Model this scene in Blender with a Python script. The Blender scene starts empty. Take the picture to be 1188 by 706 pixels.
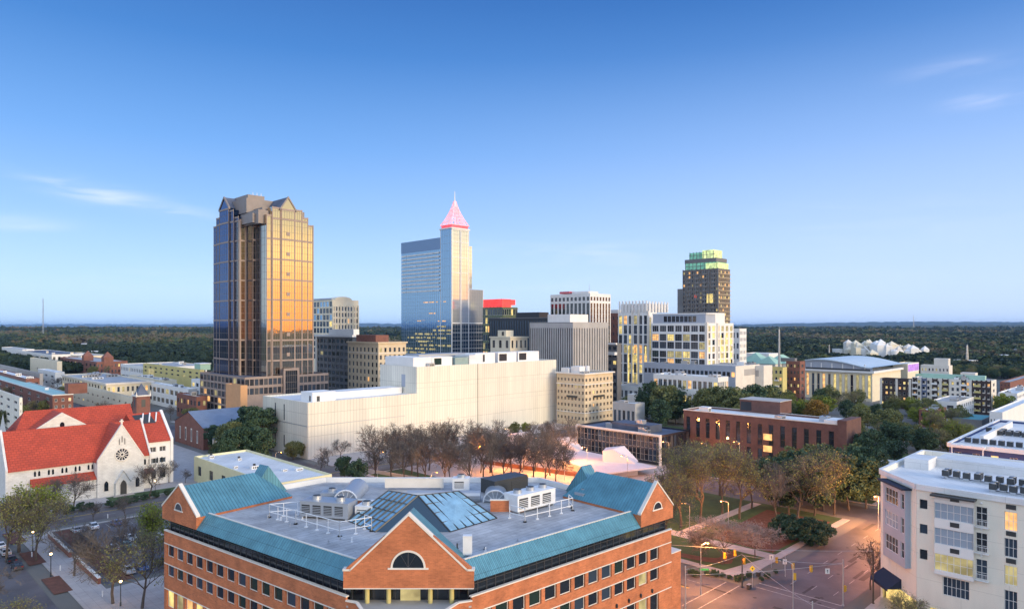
import bpy, bmesh, math, random
import numpy as np
from mathutils import Vector, Matrix
S2 = math.sqrt(.5)
H, F, CX, HY = 55.0, 800.0, 594.0, 378.0      # eye height, focal length and centre used while measuring the place
scn = bpy.context.scene
# ------------------------------------------------------------------ camera
cam = bpy.data.cameras.new('camera'); co = bpy.data.objects.new('camera', cam)
scn.collection.objects.link(co); scn.camera = co
co.location = (0, 0, H); co.rotation_euler = (math.radians(90), 0, 0)
cam.sensor_width = 36; cam.lens = 36 * F / 1188; cam.shift_y = 25 / 1188
cam.clip_start = 1; cam.clip_end = 200000
# ------------------------------------------------------------------ light
SUN_EL, SUN_AZ = math.radians(10), math.radians(128)        # azimuth clockwise from +Y
SD = Vector((math.sin(SUN_AZ) * math.cos(SUN_EL), math.cos(SUN_AZ) * math.cos(SUN_EL), math.sin(SUN_EL)))
w = bpy.data.worlds.new('World'); scn.world = w; w.use_nodes = True
nt = w.node_tree; N = nt.nodes; L = nt.links; N.clear()
def nd(t, **k):
    n = N.new(t)
    for a, b in k.items():
        if a.startswith('i_'): n.inputs[int(a[2:])].default_value = b
        else: setattr(n, a, b)
    return n
def wmath(op, a, b=None, c=None, clamp=False):
    n = N.new('ShaderNodeMath'); n.operation = op; n.use_clamp = clamp
    for i, v in enumerate((a, b, c)):
        if v is None: continue
        if isinstance(v, (int, float)): n.inputs[i].default_value = v
        else: L.new(v, n.inputs[i])
    return n.outputs[0]
def wramp(fac, stops):
    r = N.new('ShaderNodeValToRGB'); e = r.color_ramp.elements
    while len(e) < len(stops): e.new(.5)
    for x, (p, c) in zip(e, stops): x.position = p; x.color = (*c, 1)
    L.new(fac, r.inputs[0]); return r.outputs[0]
def wmix(f, a, b):
    m = N.new('ShaderNodeMix'); m.data_type = 'RGBA'
    for i, v in ((0, f), (6, a), (7, b)):
        if hasattr(v, 'is_output'): L.new(v, m.inputs[i])
        else: m.inputs[i].default_value = v
    return m.outputs[2]
tc = nd('ShaderNodeTexCoord'); sep = nd('ShaderNodeSeparateXYZ'); L.new(tc.outputs['Generated'], sep.inputs[0])
X_, Y_, Z_ = sep.outputs
el = wmath('MAXIMUM', Z_, 0.0)
east = wramp(el, [(0, (.42, .62, .88)), (.05, (.37, .57, .86)), (.14, (.23, .42, .77)), (.24, (.112, .292, .67)), (.36, (.030, .160, .48)), (.46, (.012, .095, .35)), (1, (.06, .18, .50))])
west = wramp(el, [(0, (.80, .26, .07)), (.05, (.86, .36, .11)), (.10, (.84, .56, .23)), (.14, (.46, .41, .25)), (.20, (.26, .28, .27)), (.35, (.42, .50, .60)), (.6, (.30, .42, .62)), (1, (.2, .32, .6))])
hl = wmath('SQRT', wmath('ADD', wmath('MULTIPLY', X_, X_), wmath('MULTIPLY', Y_, Y_)))
dt = wmath('ADD', wmath('MULTIPLY', X_, math.sin(SUN_AZ - .2)), wmath('MULTIPLY', Y_, math.cos(SUN_AZ - .2)))
dot = wmath('DIVIDE', dt, wmath('MAXIMUM', hl, .15))
wf = N.new('ShaderNodeMapRange'); wf.interpolation_type = 'SMOOTHSTEP'
wf.inputs[1].default_value = .30; wf.inputs[2].default_value = .85; L.new(dot, wf.inputs[0])
wmul = N.new('ShaderNodeVectorMath'); wmul.operation = 'SCALE'; L.new(west, wmul.inputs[0]); wmul.inputs['Scale'].default_value = 2.2
pl = N.new('ShaderNodeMapRange'); pl.interpolation_type = 'SMOOTHSTEP'; pl.inputs[1].default_value = -.5; pl.inputs[2].default_value = .65; L.new(wmath('DIVIDE', X_, wmath('MAXIMUM', hl, .15)), pl.inputs[0])
lowf = N.new('ShaderNodeMapRange'); lowf.interpolation_type = 'SMOOTHSTEP'; lowf.inputs[1].default_value = .46; lowf.inputs[2].default_value = .0; lowf.inputs[3].default_value = 0; lowf.inputs[4].default_value = .6; L.new(Z_, lowf.inputs[0])
east = wmix(wmath('MULTIPLY', pl.outputs[0], lowf.outputs[0]), east, (.50, .60, .86, 1))
sky = wmix(wf.outputs[0], east, wmul.outputs[0])
# the sky behind the camera is brighter than the one we look at: it is nearer the sunset
bf = N.new('ShaderNodeMapRange'); bf.interpolation_type = 'SMOOTHSTEP'
bf.inputs[1].default_value = -.25; bf.inputs[2].default_value = .9
bf.inputs[3].default_value = 0; bf.inputs[4].default_value = 1
L.new(wmath('SUBTRACT', 0.35, Y_), bf.inputs[0])
sky = wmix(wmath('MULTIPLY', bf.outputs[0], wmath('SUBTRACT', 1.0, wf.outputs[0])), sky, (.78, .88, 1.05, 1))
# thin wisps of cloud, each at its own bearing and elevation
mp = N.new('ShaderNodeMapping'); mp.inputs['Scale'].default_value = (5, 5, 34); L.new(tc.outputs['Generated'], mp.inputs[0])
ns = N.new('ShaderNodeTexNoise'); ns.inputs['Scale'].default_value = 1.6; ns.inputs['Detail'].default_value = 7; ns.inputs['Distortion'].default_value = .6
L.new(mp.outputs[0], ns.inputs[0])
az = wmath('ARCTAN2', X_, Y_)
elv = wmath('ARCSINE', Z_)
tot = None
for (px, py, rx, ry, sl, st) in ((150, 234, .09, .013, -.16, .75), (95, 215, .05, .009, -.1, .45), (1140, 113, .035, .012, 0, .6), (1105, 80, .05, .010, 0, .35),
                             (20, 260, .05, .012, 0, .35), (690, 300, .09, .02, 0, .30), (590, 290, .12, .016, 0, .22), (1000, 260, .2, .03, 0, .16), (820, 330, .3, .02, 0, .18), (300, 330, .3, .02, 0, .18)):
    a0 = math.atan((px - CX) / F); e0 = math.atan((HY - py) / F * math.cos(a0))
    da = wmath('SUBTRACT', az, a0); de = wmath('SUBTRACT', wmath('SUBTRACT', elv, e0), wmath('MULTIPLY', da, sl))
    q = wmath('ADD', wmath('POWER', wmath('ABSOLUTE', wmath('DIVIDE', da, rx)), 2), wmath('POWER', wmath('ABSOLUTE', wmath('DIVIDE', de, ry)), 2))
    g = wmath('MULTIPLY', wmath('EXPONENT', wmath('MULTIPLY', q, -1)), st)
    tot = g if tot is None else wmath('ADD', tot, g)
nr = N.new('ShaderNodeMapRange'); nr.inputs[1].default_value = .42; nr.inputs[2].default_value = .72; L.new(ns.outputs[0], nr.inputs[0])
cf = wmath('MULTIPLY', tot, wmath('ADD', wmath('MULTIPLY', nr.outputs[0], .75), .10), clamp=True)
sky = wmix(cf, sky, (.66, .70, .90, 1))
bg = nd('ShaderNodeBackground'); L.new(sky, bg.inputs[0]); bg.inputs[1].default_value = 1.0
nish = nd('ShaderNodeTexSky', sky_type='NISHITA', sun_disc=False, sun_elevation=SUN_EL, sun_rotation=SUN_AZ)
bg2 = nd('ShaderNodeBackground'); L.new(nish.outputs[0], bg2.inputs[0]); bg2.inputs[1].default_value = .05 * .4
ads = nd('ShaderNodeAddShader'); L.new(bg.outputs[0], ads.inputs[0]); L.new(bg2.outputs[0], ads.inputs[1])
wo = nd('ShaderNodeOutputWorld'); L.new(ads.outputs[0], wo.inputs[0])
sl = bpy.data.lights.new('sun', 'SUN'); so = bpy.data.objects.new('sun', sl); scn.collection.objects.link(so)
sl.energy = 2.1; sl.angle = math.radians(14); sl.color = (1, .76, .47)
so.rotation_euler = SD.to_track_quat('Z', 'Y').to_euler()
scn.view_settings.view_transform = 'Standard'; scn.view_settings.look = 'None'
scn.view_settings.exposure = 0.36; scn.view_settings.gamma = 1; scn.view_settings.use_curve_mapping = False
scn.cycles.max_bounces = 6; scn.cycles.diffuse_bounces = 3; scn.cycles.glossy_bounces = 3; scn.cycles.transmission_bounces = 4
scn.cycles.volume_bounces = 0; scn.cycles.use_denoising = True; scn.cycles.sample_clamp_indirect = 6
scn.cycles.volume_step_rate = 10; scn.cycles.volume_max_steps = 64

# ------------------------------------------------------------------ materials
MATS = {}
def mat(name, col, rough=.8, var=.12, vs=.25, metal=0, pat=None, bump=0, emit=0, emc=None, spec=.5, col2=None, streak=0):
    if name in MATS: return MATS[name]
    m = bpy.data.materials.new(name); m.use_nodes = True; MATS[name] = m
    t = m.node_tree; n = t.nodes; l = t.links; p = n['Principled BSDF']
    p.inputs['Roughness'].default_value = rough; p.inputs['Metallic'].default_value = metal
    p.inputs['Specular IOR Level'].default_value = spec
    c = (*col, 1); src = None
    geo = n.new('ShaderNodeNewGeometry')
    if var or col2:
        nz = n.new('ShaderNodeTexNoise'); nz.inputs['Scale'].default_value = vs; nz.inputs['Detail'].default_value = 6; nz.inputs['Roughness'].default_value = .65
        if streak:
            mpp = n.new('ShaderNodeMapping'); mpp.inputs['Scale'].default_value = (1, 1, streak); l.new(geo.outputs['Position'], mpp.inputs[0]); l.new(mpp.outputs[0], nz.inputs[0])
        else: l.new(geo.outputs['Position'], nz.inputs[0])
        mr = n.new('ShaderNodeMapRange'); mr.inputs[1].default_value = .3; mr.inputs[2].default_value = .7; l.new(nz.outputs[0], mr.inputs[0])
        mx = n.new('ShaderNodeMix'); mx.data_type = 'RGBA'; l.new(mr.outputs[0], mx.inputs[0])
        c2 = col2 if col2 else [v * (1 + var) for v in col]; c1 = col if col2 else [v * (1 - var) for v in col]
        mx.inputs[6].default_value = (*c1, 1); mx.inputs[7].default_value = (*c2, 1); src = mx.outputs[2]
    if pat:       # (unit width, unit height, joint, offset, joint colour factor)
        uv = n.new('ShaderNodeUVMap'); bt = n.new('ShaderNodeTexBrick'); l.new(uv.outputs[0], bt.inputs[0])
        bt.offset = pat[3]; bt.inputs['Scale'].default_value = 1
        bt.inputs['Brick Width'].default_value = pat[0]; bt.inputs['Row Height'].default_value = pat[1]; bt.inputs['Mortar Size'].default_value = pat[2]
        bt.inputs['Mortar Smooth'].default_value = .2; bt.inputs['Bias'].default_value = 0
        v = pat[5] if len(pat) > 5 else .04
        bt.inputs['Color1'].default_value = (1 - v, 1 - v, 1 - v, 1); bt.inputs['Color2'].default_value = (1 + v, 1 + v, 1 + v, 1)
        bt.inputs['Mortar'].default_value = (pat[4], pat[4], pat[4], 1)
        m2 = n.new('ShaderNodeMix'); m2.data_type = 'RGBA'; m2.blend_type = 'MULTIPLY'; m2.inputs[0].default_value = 1
        if src: l.new(src, m2.inputs[6])
        else: m2.inputs[6].default_value = c
        l.new(bt.outputs[0], m2.inputs[7]); src = m2.outputs[2]
    if src: l.new(src, p.inputs['Base Color'])
    else: p.inputs['Base Color'].default_value = c
    if bump:
        nb = n.new('ShaderNodeTexNoise'); nb.inputs['Scale'].default_value = bump[0]; nb.inputs['Detail'].default_value = 3; l.new(geo.outputs['Position'], nb.inputs[0])
        bp = n.new('ShaderNodeBump'); bp.inputs['Strength'].default_value = bump[1]; bp.inputs['Distance'].default_value = bump[2]
        l.new(nb.outputs[0], bp.inputs['Height']); l.new(bp.outputs[0], p.inputs['Normal'])
    if emit:
        p.inputs['Emission Strength'].default_value = emit
        if isinstance(emit, (int, float)) and emc:
            # uneven light, as rooms differ
            ne = n.new('ShaderNodeTexNoise'); ne.inputs['Scale'].default_value = .45; ne.inputs['Detail'].default_value = 4; l.new(geo.outputs['Position'], ne.inputs[0])
            me = n.new('ShaderNodeMix'); me.data_type = 'RGBA'; mre = n.new('ShaderNodeMapRange'); mre.inputs[1].default_value = .35; mre.inputs[2].default_value = .65
            l.new(ne.outputs[0], mre.inputs[0]); l.new(mre.outputs[0], me.inputs[0])
            me.inputs[6].default_value = (*[v * .35 for v in emc], 1); me.inputs[7].default_value = (*emc, 1)
            l.new(me.outputs[2], p.inputs['Emission Color'])
    return m
def flat(name, col, rough=.6, metal=0, **k): return mat(name, col, rough, 0, metal=metal, **k)
M_brick = mat('brick_orange', (.44, .15, .065), .85, .26, .35, pat=(.6, .2, .018, .5, 1.25, .14))
M_brickd = mat('brick_dark', (.17, .07, .05), .85, .2, .5, pat=(.6, .2, .02, .5, 1.2, .12))
M_brickb = mat('brick_brown', (.125, .062, .052), .85, .25, .3, pat=(.6, .2, .02, .5, 1.2, .1))
M_brickr = mat('brick_red', (.20, .085, .062), .85, .2, .4, pat=(.6, .2, .02, .5, 1.2, .1))
M_cop = mat('pale_stone_trim', (.70, .66, .60), .7, .08)
M_teal = mat('teal_metal_roof', (.105, .275, .345), .42, .22, .35, metal=.25, pat=(.62, 30, .05, 0, .50, .05))
M_memb = mat('grey_roof_membrane', (.39, .39, .40), .75, .34, .16, pat=(5.5, 1.1, .05, .5, .62, .09), bump=(1.5, .3, .1))
M_wroof = mat('white_roof_membrane', (.66, .68, .70), .6, .16, .08, pat=(9, 2.4, .05, .5, .8, .03))
M_groof = mat('grey_gravel_roof', (.36, .37, .39), .9, .25, .07)
M_droof = mat('dark_roof', (.09, .11, .16), .8, .4, .08)
M_red = mat('red_tile_roof', (.43, .06, .028), .75, .16, .25, pat=(1.3, .85, .10, .5, .66, .10))
M_chst = mat('church_granite', (.66, .65, .62), .9, .10, .5, pat=(1.0, .5, .04, .5, .88, .06))
M_white = mat('white_precast', (.70, .675, .585), .75, .13, .10, pat=(1.55, 9.3, .09, 0, .66, .03), streak=.12)
M_cream = mat('cream_wall', (.72, .65, .50), .8, .06, .2)
M_cream2 = mat('pale_cream_stucco', (.75, .72, .63), .8, .07, .25, pat=(7, 4.5, .05, 0, .82, .01), streak=.3)
M_wpl = mat('white_wall', (.74, .74, .73), .75, .06, .2)
M_tan = mat('tan_stone', (.62, .50, .34), .8, .1, .2)
M_pink = mat('pinkish_granite', (.29, .225, .195), .5, .12, .25)
M_conc = mat('grey_concrete', (.40, .39, .385), .85, .12, .1)
M_dconc = mat('dark_concrete', (.17, .17, .175), .8, .15, .1)
M_black = mat('black_cladding', (.018, .02, .028), .35, .2, .2)
M_grn = mat('pale_green_cladding', (.33, .52, .42), .6, .12, .1)
M_yel = mat('yellow_cladding', (.58, .50, .20), .8, .1, .1)
M_blue = mat('blue_cladding', (.03, .06, .19), .6, .1, .2, pat=(30, .35, .04, 0, .7, .02))
M_bay = mat('grey_blue_cladding', (.36, .40, .48), .6, .06, .3)
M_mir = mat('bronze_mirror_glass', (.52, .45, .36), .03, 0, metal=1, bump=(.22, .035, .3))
M_mirshade = mat('shaded_mirror_glass', (.04, .085, .21), .03, 0, metal=1, bump=(.22, .03, .3))  # same tower glass for left faces, their dark reflection painted into the colour
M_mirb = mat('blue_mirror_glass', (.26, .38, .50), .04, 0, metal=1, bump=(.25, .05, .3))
M_dg = flat('dark_glass', (.012, .018, .028), .06, spec=.9)
M_dg2 = flat('blue_grey_glass', (.03, .05, .08), .12, spec=.9)
M_dg3 = flat('curtained_glass', (.07, .075, .085), .2, spec=.6)
M_pane = flat('painted_reflection_glass', (.30, .37, .46), .15, spec=.7)  # pale blue sky reflection put into the pane colour
M_gg = flat('greenish_glass', (.014, .032, .026), .1, spec=.9)
M_sky = mat('skylight_glass', (.30, .52, .66), .16, .25, .5, metal=.35)  # bluish base stands in for the sky reflected in the panes
M_lit = mat('lit_window_yellow', (.3, .25, .1), .5, 0, emit=.95, emc=(1, .74, .24))
M_litw = mat('lit_window_warm', (.3, .2, .1), .5, 0, emit=1.2, emc=(1, .50, .16))
M_litd = mat('dim_lit_window', (.15, .12, .06), .4, 0, emit=.45, emc=(.95, .80, .35))
M_fr = flat('white_window_frame', (.70, .70, .70), .5)
M_frd = flat('dark_window_frame', (.06, .06, .07), .5)
M_metal = flat('galvanised_metal', (.45, .48, .52), .4, .6)
M_wmet = mat('white_painted_metal', (.72, .74, .76), .45, .06, 1)
M_dmet = flat('dark_metal', (.05, .055, .06), .45, .3)
M_bark = mat('bark', (.085, .07, .06), .95, .3, 2)
M_twig = mat('twigs', (.115, .10, .09), .95, .3, .5)
M_twigp = mat('pale_twigs', (.30, .24, .20), .95, .25, .5)
def leafmat(name, c1, c2):
    m = mat(name, c1, .75, 0, .45, col2=c2, spec=.3); return m
M_bud = leafmat('budding_leaves', (.16, .17, .05), (.28, .28, .09))
M_olive = leafmat('olive_leaves', (.08, .10, .04), (.17, .19, .07))
M_dark = leafmat('evergreen_leaves', (.026, .060, .038), (.065, .11, .055))
M_ygrn = leafmat('spring_green_leaves', (.11, .16, .02), (.24, .27, .04))
M_gold = leafmat('golden_leaves', (.20, .10, .02), (.30, .20, .04))
M_patch = mat('asphalt_patch', (.05, .05, .054), .8, .2, .5)
M_grass = mat('lawn_grass', (.045, .085, .028), .95, .35, .15)
M_mulch = mat('red_brown_mulch', (.12, .048, .032), .95, .3, .6)
M_asph = mat('asphalt', (.098, .094, .104), .65, .4, .09, bump=(2, .3, .02))
M_walk = mat('pavement_concrete', (.40, .37, .36), .85, .12, .3, pat=(1.6, 1.6, .04, 0, .75, .04))
M_line = mat('road_paint', (.36, .36, .36), .7, .5, 1.5)
M_liney = flat('yellow_road_paint', (.6, .42, .05), .6)

# ------------------------------------------------------------------ mesh helpers
class MB:
    def __init__(s): s.v = []; s.f = []; s.m = []
    def face(s, pts, m=0):
        i = len(s.v); s.v += [tuple(p) for p in pts]; s.f.append(tuple(range(i, i + len(pts)))); s.m.append(m)
    def quad(s, a, b, c, d, m=0): s.face((a, b, c, d), m)
    def box(s, x0, x1, y0, y1, z0, z1, m=0, bottom=False):
        p = [(x0, y0, z0), (x1, y0, z0), (x1, y1, z0), (x0, y1, z0), (x0, y0, z1), (x1, y0, z1), (x1, y1, z1), (x0, y1, z1)]
        fs = [(0, 1, 5, 4), (1, 2, 6, 5), (2, 3, 7, 6), (3, 0, 4, 7), (4, 5, 6, 7)]
        if bottom or z0 > .3: fs.append((3, 2, 1, 0))
        for f in fs: s.face([p[i] for i in f], m)
        return s
    def prism(s, poly, z0, z1, m=0, mt=None, bottom=True):
        n = len(poly)
        for i in range(n):
            a, b = poly[i], poly[(i + 1) % n]
            s.face([(a[0], a[1], z0), (b[0], b[1], z0), (b[0], b[1], z1), (a[0], a[1], z1)], m)
        s.face([(p[0], p[1], z1) for p in poly], m if mt is None else mt)
        if bottom: s.face([(p[0], p[1], z0) for p in reversed(poly)], m)
        return s
    def obox(s, p, d, L, w0, w1, z0, z1, m=0):     # box along direction d from p, from w0 to w1 on its left side
        nx, ny = -d[1], d[0]
        q = [(p[0] + nx * w0, p[1] + ny * w0), (p[0] + d[0] * L + nx * w0, p[1] + d[1] * L + ny * w0),
             (p[0] + d[0] * L + nx * w1, p[1] + d[1] * L + ny * w1), (p[0] + nx * w1, p[1] + ny * w1)]
        return s.prism(q, z0, z1, m)
    def tube(s, a, b, r0, r1, n=6, m=0, cap=True):
        a = Vector(a); b = Vector(b); d = (b - a)
        if d.length < 1e-6: return s
        d.normalize(); u = d.orthogonal().normalized(); v = d.cross(u)
        i = len(s.v)
        for c, r in ((a, r0), (b, r1)):
            for k in range(n):
                t = 2 * math.pi * k / n; s.v.append(tuple(c + (u * math.cos(t) + v * math.sin(t)) * r))
        for k in range(n):
            k2 = (k + 1) % n; s.f.append((i + k, i + k2, i + n + k2, i + n + k)); s.m.append(m)
        if cap: s.f.append(tuple(i + n + k for k in range(n))); s.m.append(m); s.f.append(tuple(i + k for k in reversed(range(n)))); s.m.append(m)
        return s
    def ball(s, c, r, m=0, nu=8, nv=5, sz=1):
        i = len(s.v); c = Vector(c)
        for j in range(nv + 1):
            ph = math.pi * j / nv
            for k in range(nu):
                t = 2 * math.pi * k / nu; s.v.append((c.x + r * math.sin(ph) * math.cos(t), c.y + r * math.sin(ph) * math.sin(t), c.z + r * sz * math.cos(ph)))
        for j in range(nv):
            for k in range(nu):
                k2 = (k + 1) % nu; s.f.append((i + (j + 1) * nu + k, i + (j + 1) * nu + k2, i + j * nu + k2, i + j * nu + k)); s.m.append(m)
        return s
    def mesh(s, name, mats, off=(0, 0, 0), smooth=False):
        me = bpy.data.meshes.new(name)
        ox, oy, oz = off
        me.from_pydata([(x - ox, y - oy, z - oz) for x, y, z in s.v], [], s.f)
        for m in (mats if isinstance(mats, (list, tuple)) else [mats]): me.materials.append(m)
        me.polygons.foreach_set('material_index', s.m)
        uvl = me.uv_layers.new(name='UVMap').data
        me.update()
        uvs = []
        for p in me.polygons:
            nx, ny, nz = p.normal; h = math.hypot(nx, ny)
            if h < 1e-4: tx, ty, tz, bx, by, bz = S2, S2, 0, -S2, S2, 0
            else:
                tx, ty, tz = -ny / h, nx / h, 0
                bx, by, bz = ny * tz - nz * ty, nz * tx - nx * tz, nx * ty - ny * tx
            for vi in p.vertices:
                c = me.vertices[vi].co
                uvs += [c.x * tx + c.y * ty, c.x * bx + c.y * by + c.z * bz]
        uvl.foreach_set('uv', uvs)
        if smooth: me.polygons.foreach_set('use_smooth', [True] * len(me.polygons))
        return me
    def build(s, name, mats, parent=None, off=(0, 0, 0), smooth=False, **k):
        return link(name, s.mesh(name, mats, off, smooth), parent, **k)
def link(name, me, parent=None, loc=None, rot=None, **k):
    o = bpy.data.objects.new(name, me); scn.collection.objects.link(o)
    if parent is not None: o.parent = parent
    if loc is not None: o.location = loc
    if rot is not None: o.rotation_euler = (0, 0, rot)
    for a, b in k.items(): o[a] = b
    return o
def thing(name, label, cat, loc=(0, 0, 0), rot=0, group=None):
    o = link(name, None, None, loc, rot, label=label, category=cat); o.empty_display_size = 1
    if group: o['group'] = group
    return o
def struct(name, mb, m): return mb.build(name, m, kind='structure')
def k_(px): return (px - CX) / F
def AB(x, y): return (x + y) * S2, (y - x) * S2
def XY(a, b): return (a - b) * S2, (a + b) * S2
def a_of(px, b): k = k_(px); return b * (1 + k) / (1 - k)
def b_of(px, a): k = k_(px); return a * (1 - k) / (1 + k)
def G(px, py, z=0):                       # the point at height z seen at that place of the photograph
    y = (H - z) * F / (py - HY); return (k_(px) * y, y)
def ZZ(py, y): return H - (py - HY) / F * y
rng = random.Random(5)

# ------------------------------------------------------------------ windows and facades
WM = {}
def pick_glass(kind, lit):
    r = rng.random()
    if r < lit: return rng.choice((M_lit, M_litd, M_litd, M_litw)) if kind != 'w' else rng.choice((M_litw, M_litd))
    if kind == 'g': return rng.choice((M_gg, M_dg, M_dg2))
    if kind == 'b': return rng.choice((M_dg2, M_dg, M_mirb))
    return rng.choice((M_dg, M_dg, M_dg2, M_dg3))
def win_mb(mb, w_, h_, nx, nz, rec, fw, frame, o=None, gi=0, fi=1):
    def P(x, y, z):
        if o is None: return (x, y, z)
        (ox, oy, oz), (dx, dy) = o; return (ox + dx * x - dy * y, oy + dy * x + dx * y, oz + z)
    e = .01
    mb.quad(P(e, rec, e), P(w_ - e, rec, e), P(w_ - e, rec, h_ - e), P(e, rec, h_ - e), gi)
    if not frame: return
    y0 = rec - .07
    def bar(x0, x1, z0, z1, yy):
        mb.quad(P(x0, yy, z0), P(x1, yy, z0), P(x1, yy, z1), P(x0, yy, z1), fi)
        mb.quad(P(x0, yy, z1), P(x1, yy, z1), P(x1, rec, z1), P(x0, rec, z1), fi)
        mb.quad(P(x0, rec, z0), P(x0, yy, z0), P(x0, yy, z1), P(x0, rec, z1), fi)
        mb.quad(P(x1, yy, z0), P(x1, rec, z0), P(x1, rec, z1), P(x1, yy, z1), fi)
    bar(e, fw, e, h_ - e, y0); bar(w_ - fw, w_ - e, e, h_ - e, y0); bar(fw, w_ - fw, e, fw, y0 + .005); bar(fw, w_ - fw, h_ - fw, h_ - e, y0 + .005)
    for i in range(1, nx): x = w_ * i / nx; bar(x - fw * .35, x + fw * .35, fw, h_ - fw, y0 + .01)
    for i in range(1, nz): z = h_ * i / nz; bar(fw, w_ - fw, z - fw * .35, z + fw * .35, y0 + .015)
def facade(wall, wins, p0, d, L, z0, z1, ops, rec=.25, mi=0):
    """wall sheet from p0 along d with real openings; ops = (u0,u1,v0,v1,spec)"""
    r6 = lambda v: round(v, 4)
    us = sorted({0.0, r6(L)} | {r6(v) for o in ops for v in o[:2]}); vs = sorted({r6(z0), r6(z1)} | {r6(v) for o in ops for v in o[2:4]})
    ui = {v: i for i, v in enumerate(us)}; vi = {v: i for i, v in enumerate(vs)}
    hole = np.zeros((len(us), len(vs)), bool)
    for o in ops: hole[ui[r6(o[0])]:ui[r6(o[1])], vi[r6(o[2])]:vi[r6(o[3])]] = True
    n = (d[1], -d[0])
    def P(u, v, dep=0): return (p0[0] + d[0] * u - n[0] * dep, p0[1] + d[1] * u - n[1] * dep, v)
    for i in range(len(us) - 1):
        j = 0
        while j < len(vs) - 1:
            if hole[i, j]: j += 1; continue
            k = j
            while k < len(vs) - 1 and not hole[i, k]: k += 1
            wall.quad(P(us[i], vs[j]), P(us[i + 1], vs[j]), P(us[i + 1], vs[k]), P(us[i], vs[k]), mi); j = k
    for o in ops:
        u0, u1, v0, v1 = o[:4]
        wall.quad(P(u0, v0), P(u1, v0), P(u1, v0, rec), P(u0, v0, rec), mi)
        wall.quad(P(u0, v1, rec), P(u1, v1, rec), P(u1, v1), P(u0, v1), mi)
        wall.quad(P(u0, v0, rec), P(u0, v1, rec), P(u0, v1), P(u0, v0), mi)
        wall.quad(P(u1, v0), P(u1, v1), P(u1, v1, rec), P(u1, v0, rec), mi)
        if o[4] is not None: wins.append((P(u0, v0), d, u1 - u0, v1 - v0, rec, o[4]))
def grid(L, z0, z1, cols, rows, wf=.6, hf=.6, mx=0, mz=0, spec=None, skip=None, shift=0):
    out = []; cw = (L - 2 * mx) / cols; rh = (z1 - z0) / rows
    for i in range(cols):
        for j in range(rows):
            if skip and skip(i, j): continue
            u = mx + cw * (i + .5); v = z0 + rh * (j + .5 + shift)
            out.append((u - cw * wf / 2, u + cw * wf / 2, v - rh * hf / 2, v + rh * hf / 2, spec or {}))
    return out
NAMED = {M_lit: 'lit_window'}
def place_windows(root, wins, rootxy, rot, far=False):
    """the 100 that show largest become parts, the rest one part of kind stuff"""
    def key(w_):
        (x, y, z), d, ww, hh, rec, sp = w_
        c, s = math.cos(rot), math.sin(rot)
        X = rootxy[0] + c * x - s * y; Y = rootxy[1] + s * x + c * y
        dx, dy = c * d[0] - s * d[1], s * d[0] + c * d[1]
        n = (dy, -dx); D = math.hypot(X, Y)
        return -ww * hh * max(0.02, -(n[0] * X + n[1] * Y) / D) / D ** 2
    wins.sort(key=key)
    rest = None; rm = []
    for i, ((x, y, z), d, ww, hh, rec, sp) in enumerate(wins):
        g = sp['mat'] if sp.get('mat') else pick_glass(sp.get('kind', ''), sp.get('lit', .08))
        fm = sp.get('fm', M_fr); fr = sp.get('frame', True); fw = sp.get('fw', .09); nx, nz = sp.get('nx', 1), sp.get('nz', 1)
        if i < 100:
            kk = (round(ww, 2), round(hh, 2), nx, nz, round(rec, 2), fw, fr, g.name, fm.name)
            me = WM.get(kk)
            if me is None:
                mb = MB(); win_mb(mb, ww, hh, nx, nz, rec, fw, fr); me = WM[kk] = mb.mesh('window', [g, fm])
            link('window', me, root, (x, y, z), math.atan2(d[1], d[0]))
        else:
            if rest is None: rest = MB()
            for q in (g, fm):
                if q not in rm: rm.append(q)
            win_mb(rest, ww, hh, nx, nz, rec, fw, fr, ((x, y, z), d), rm.index(g), rm.index(fm))
    if rest: rest.build('window', rm, root, kind='stuff')

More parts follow.
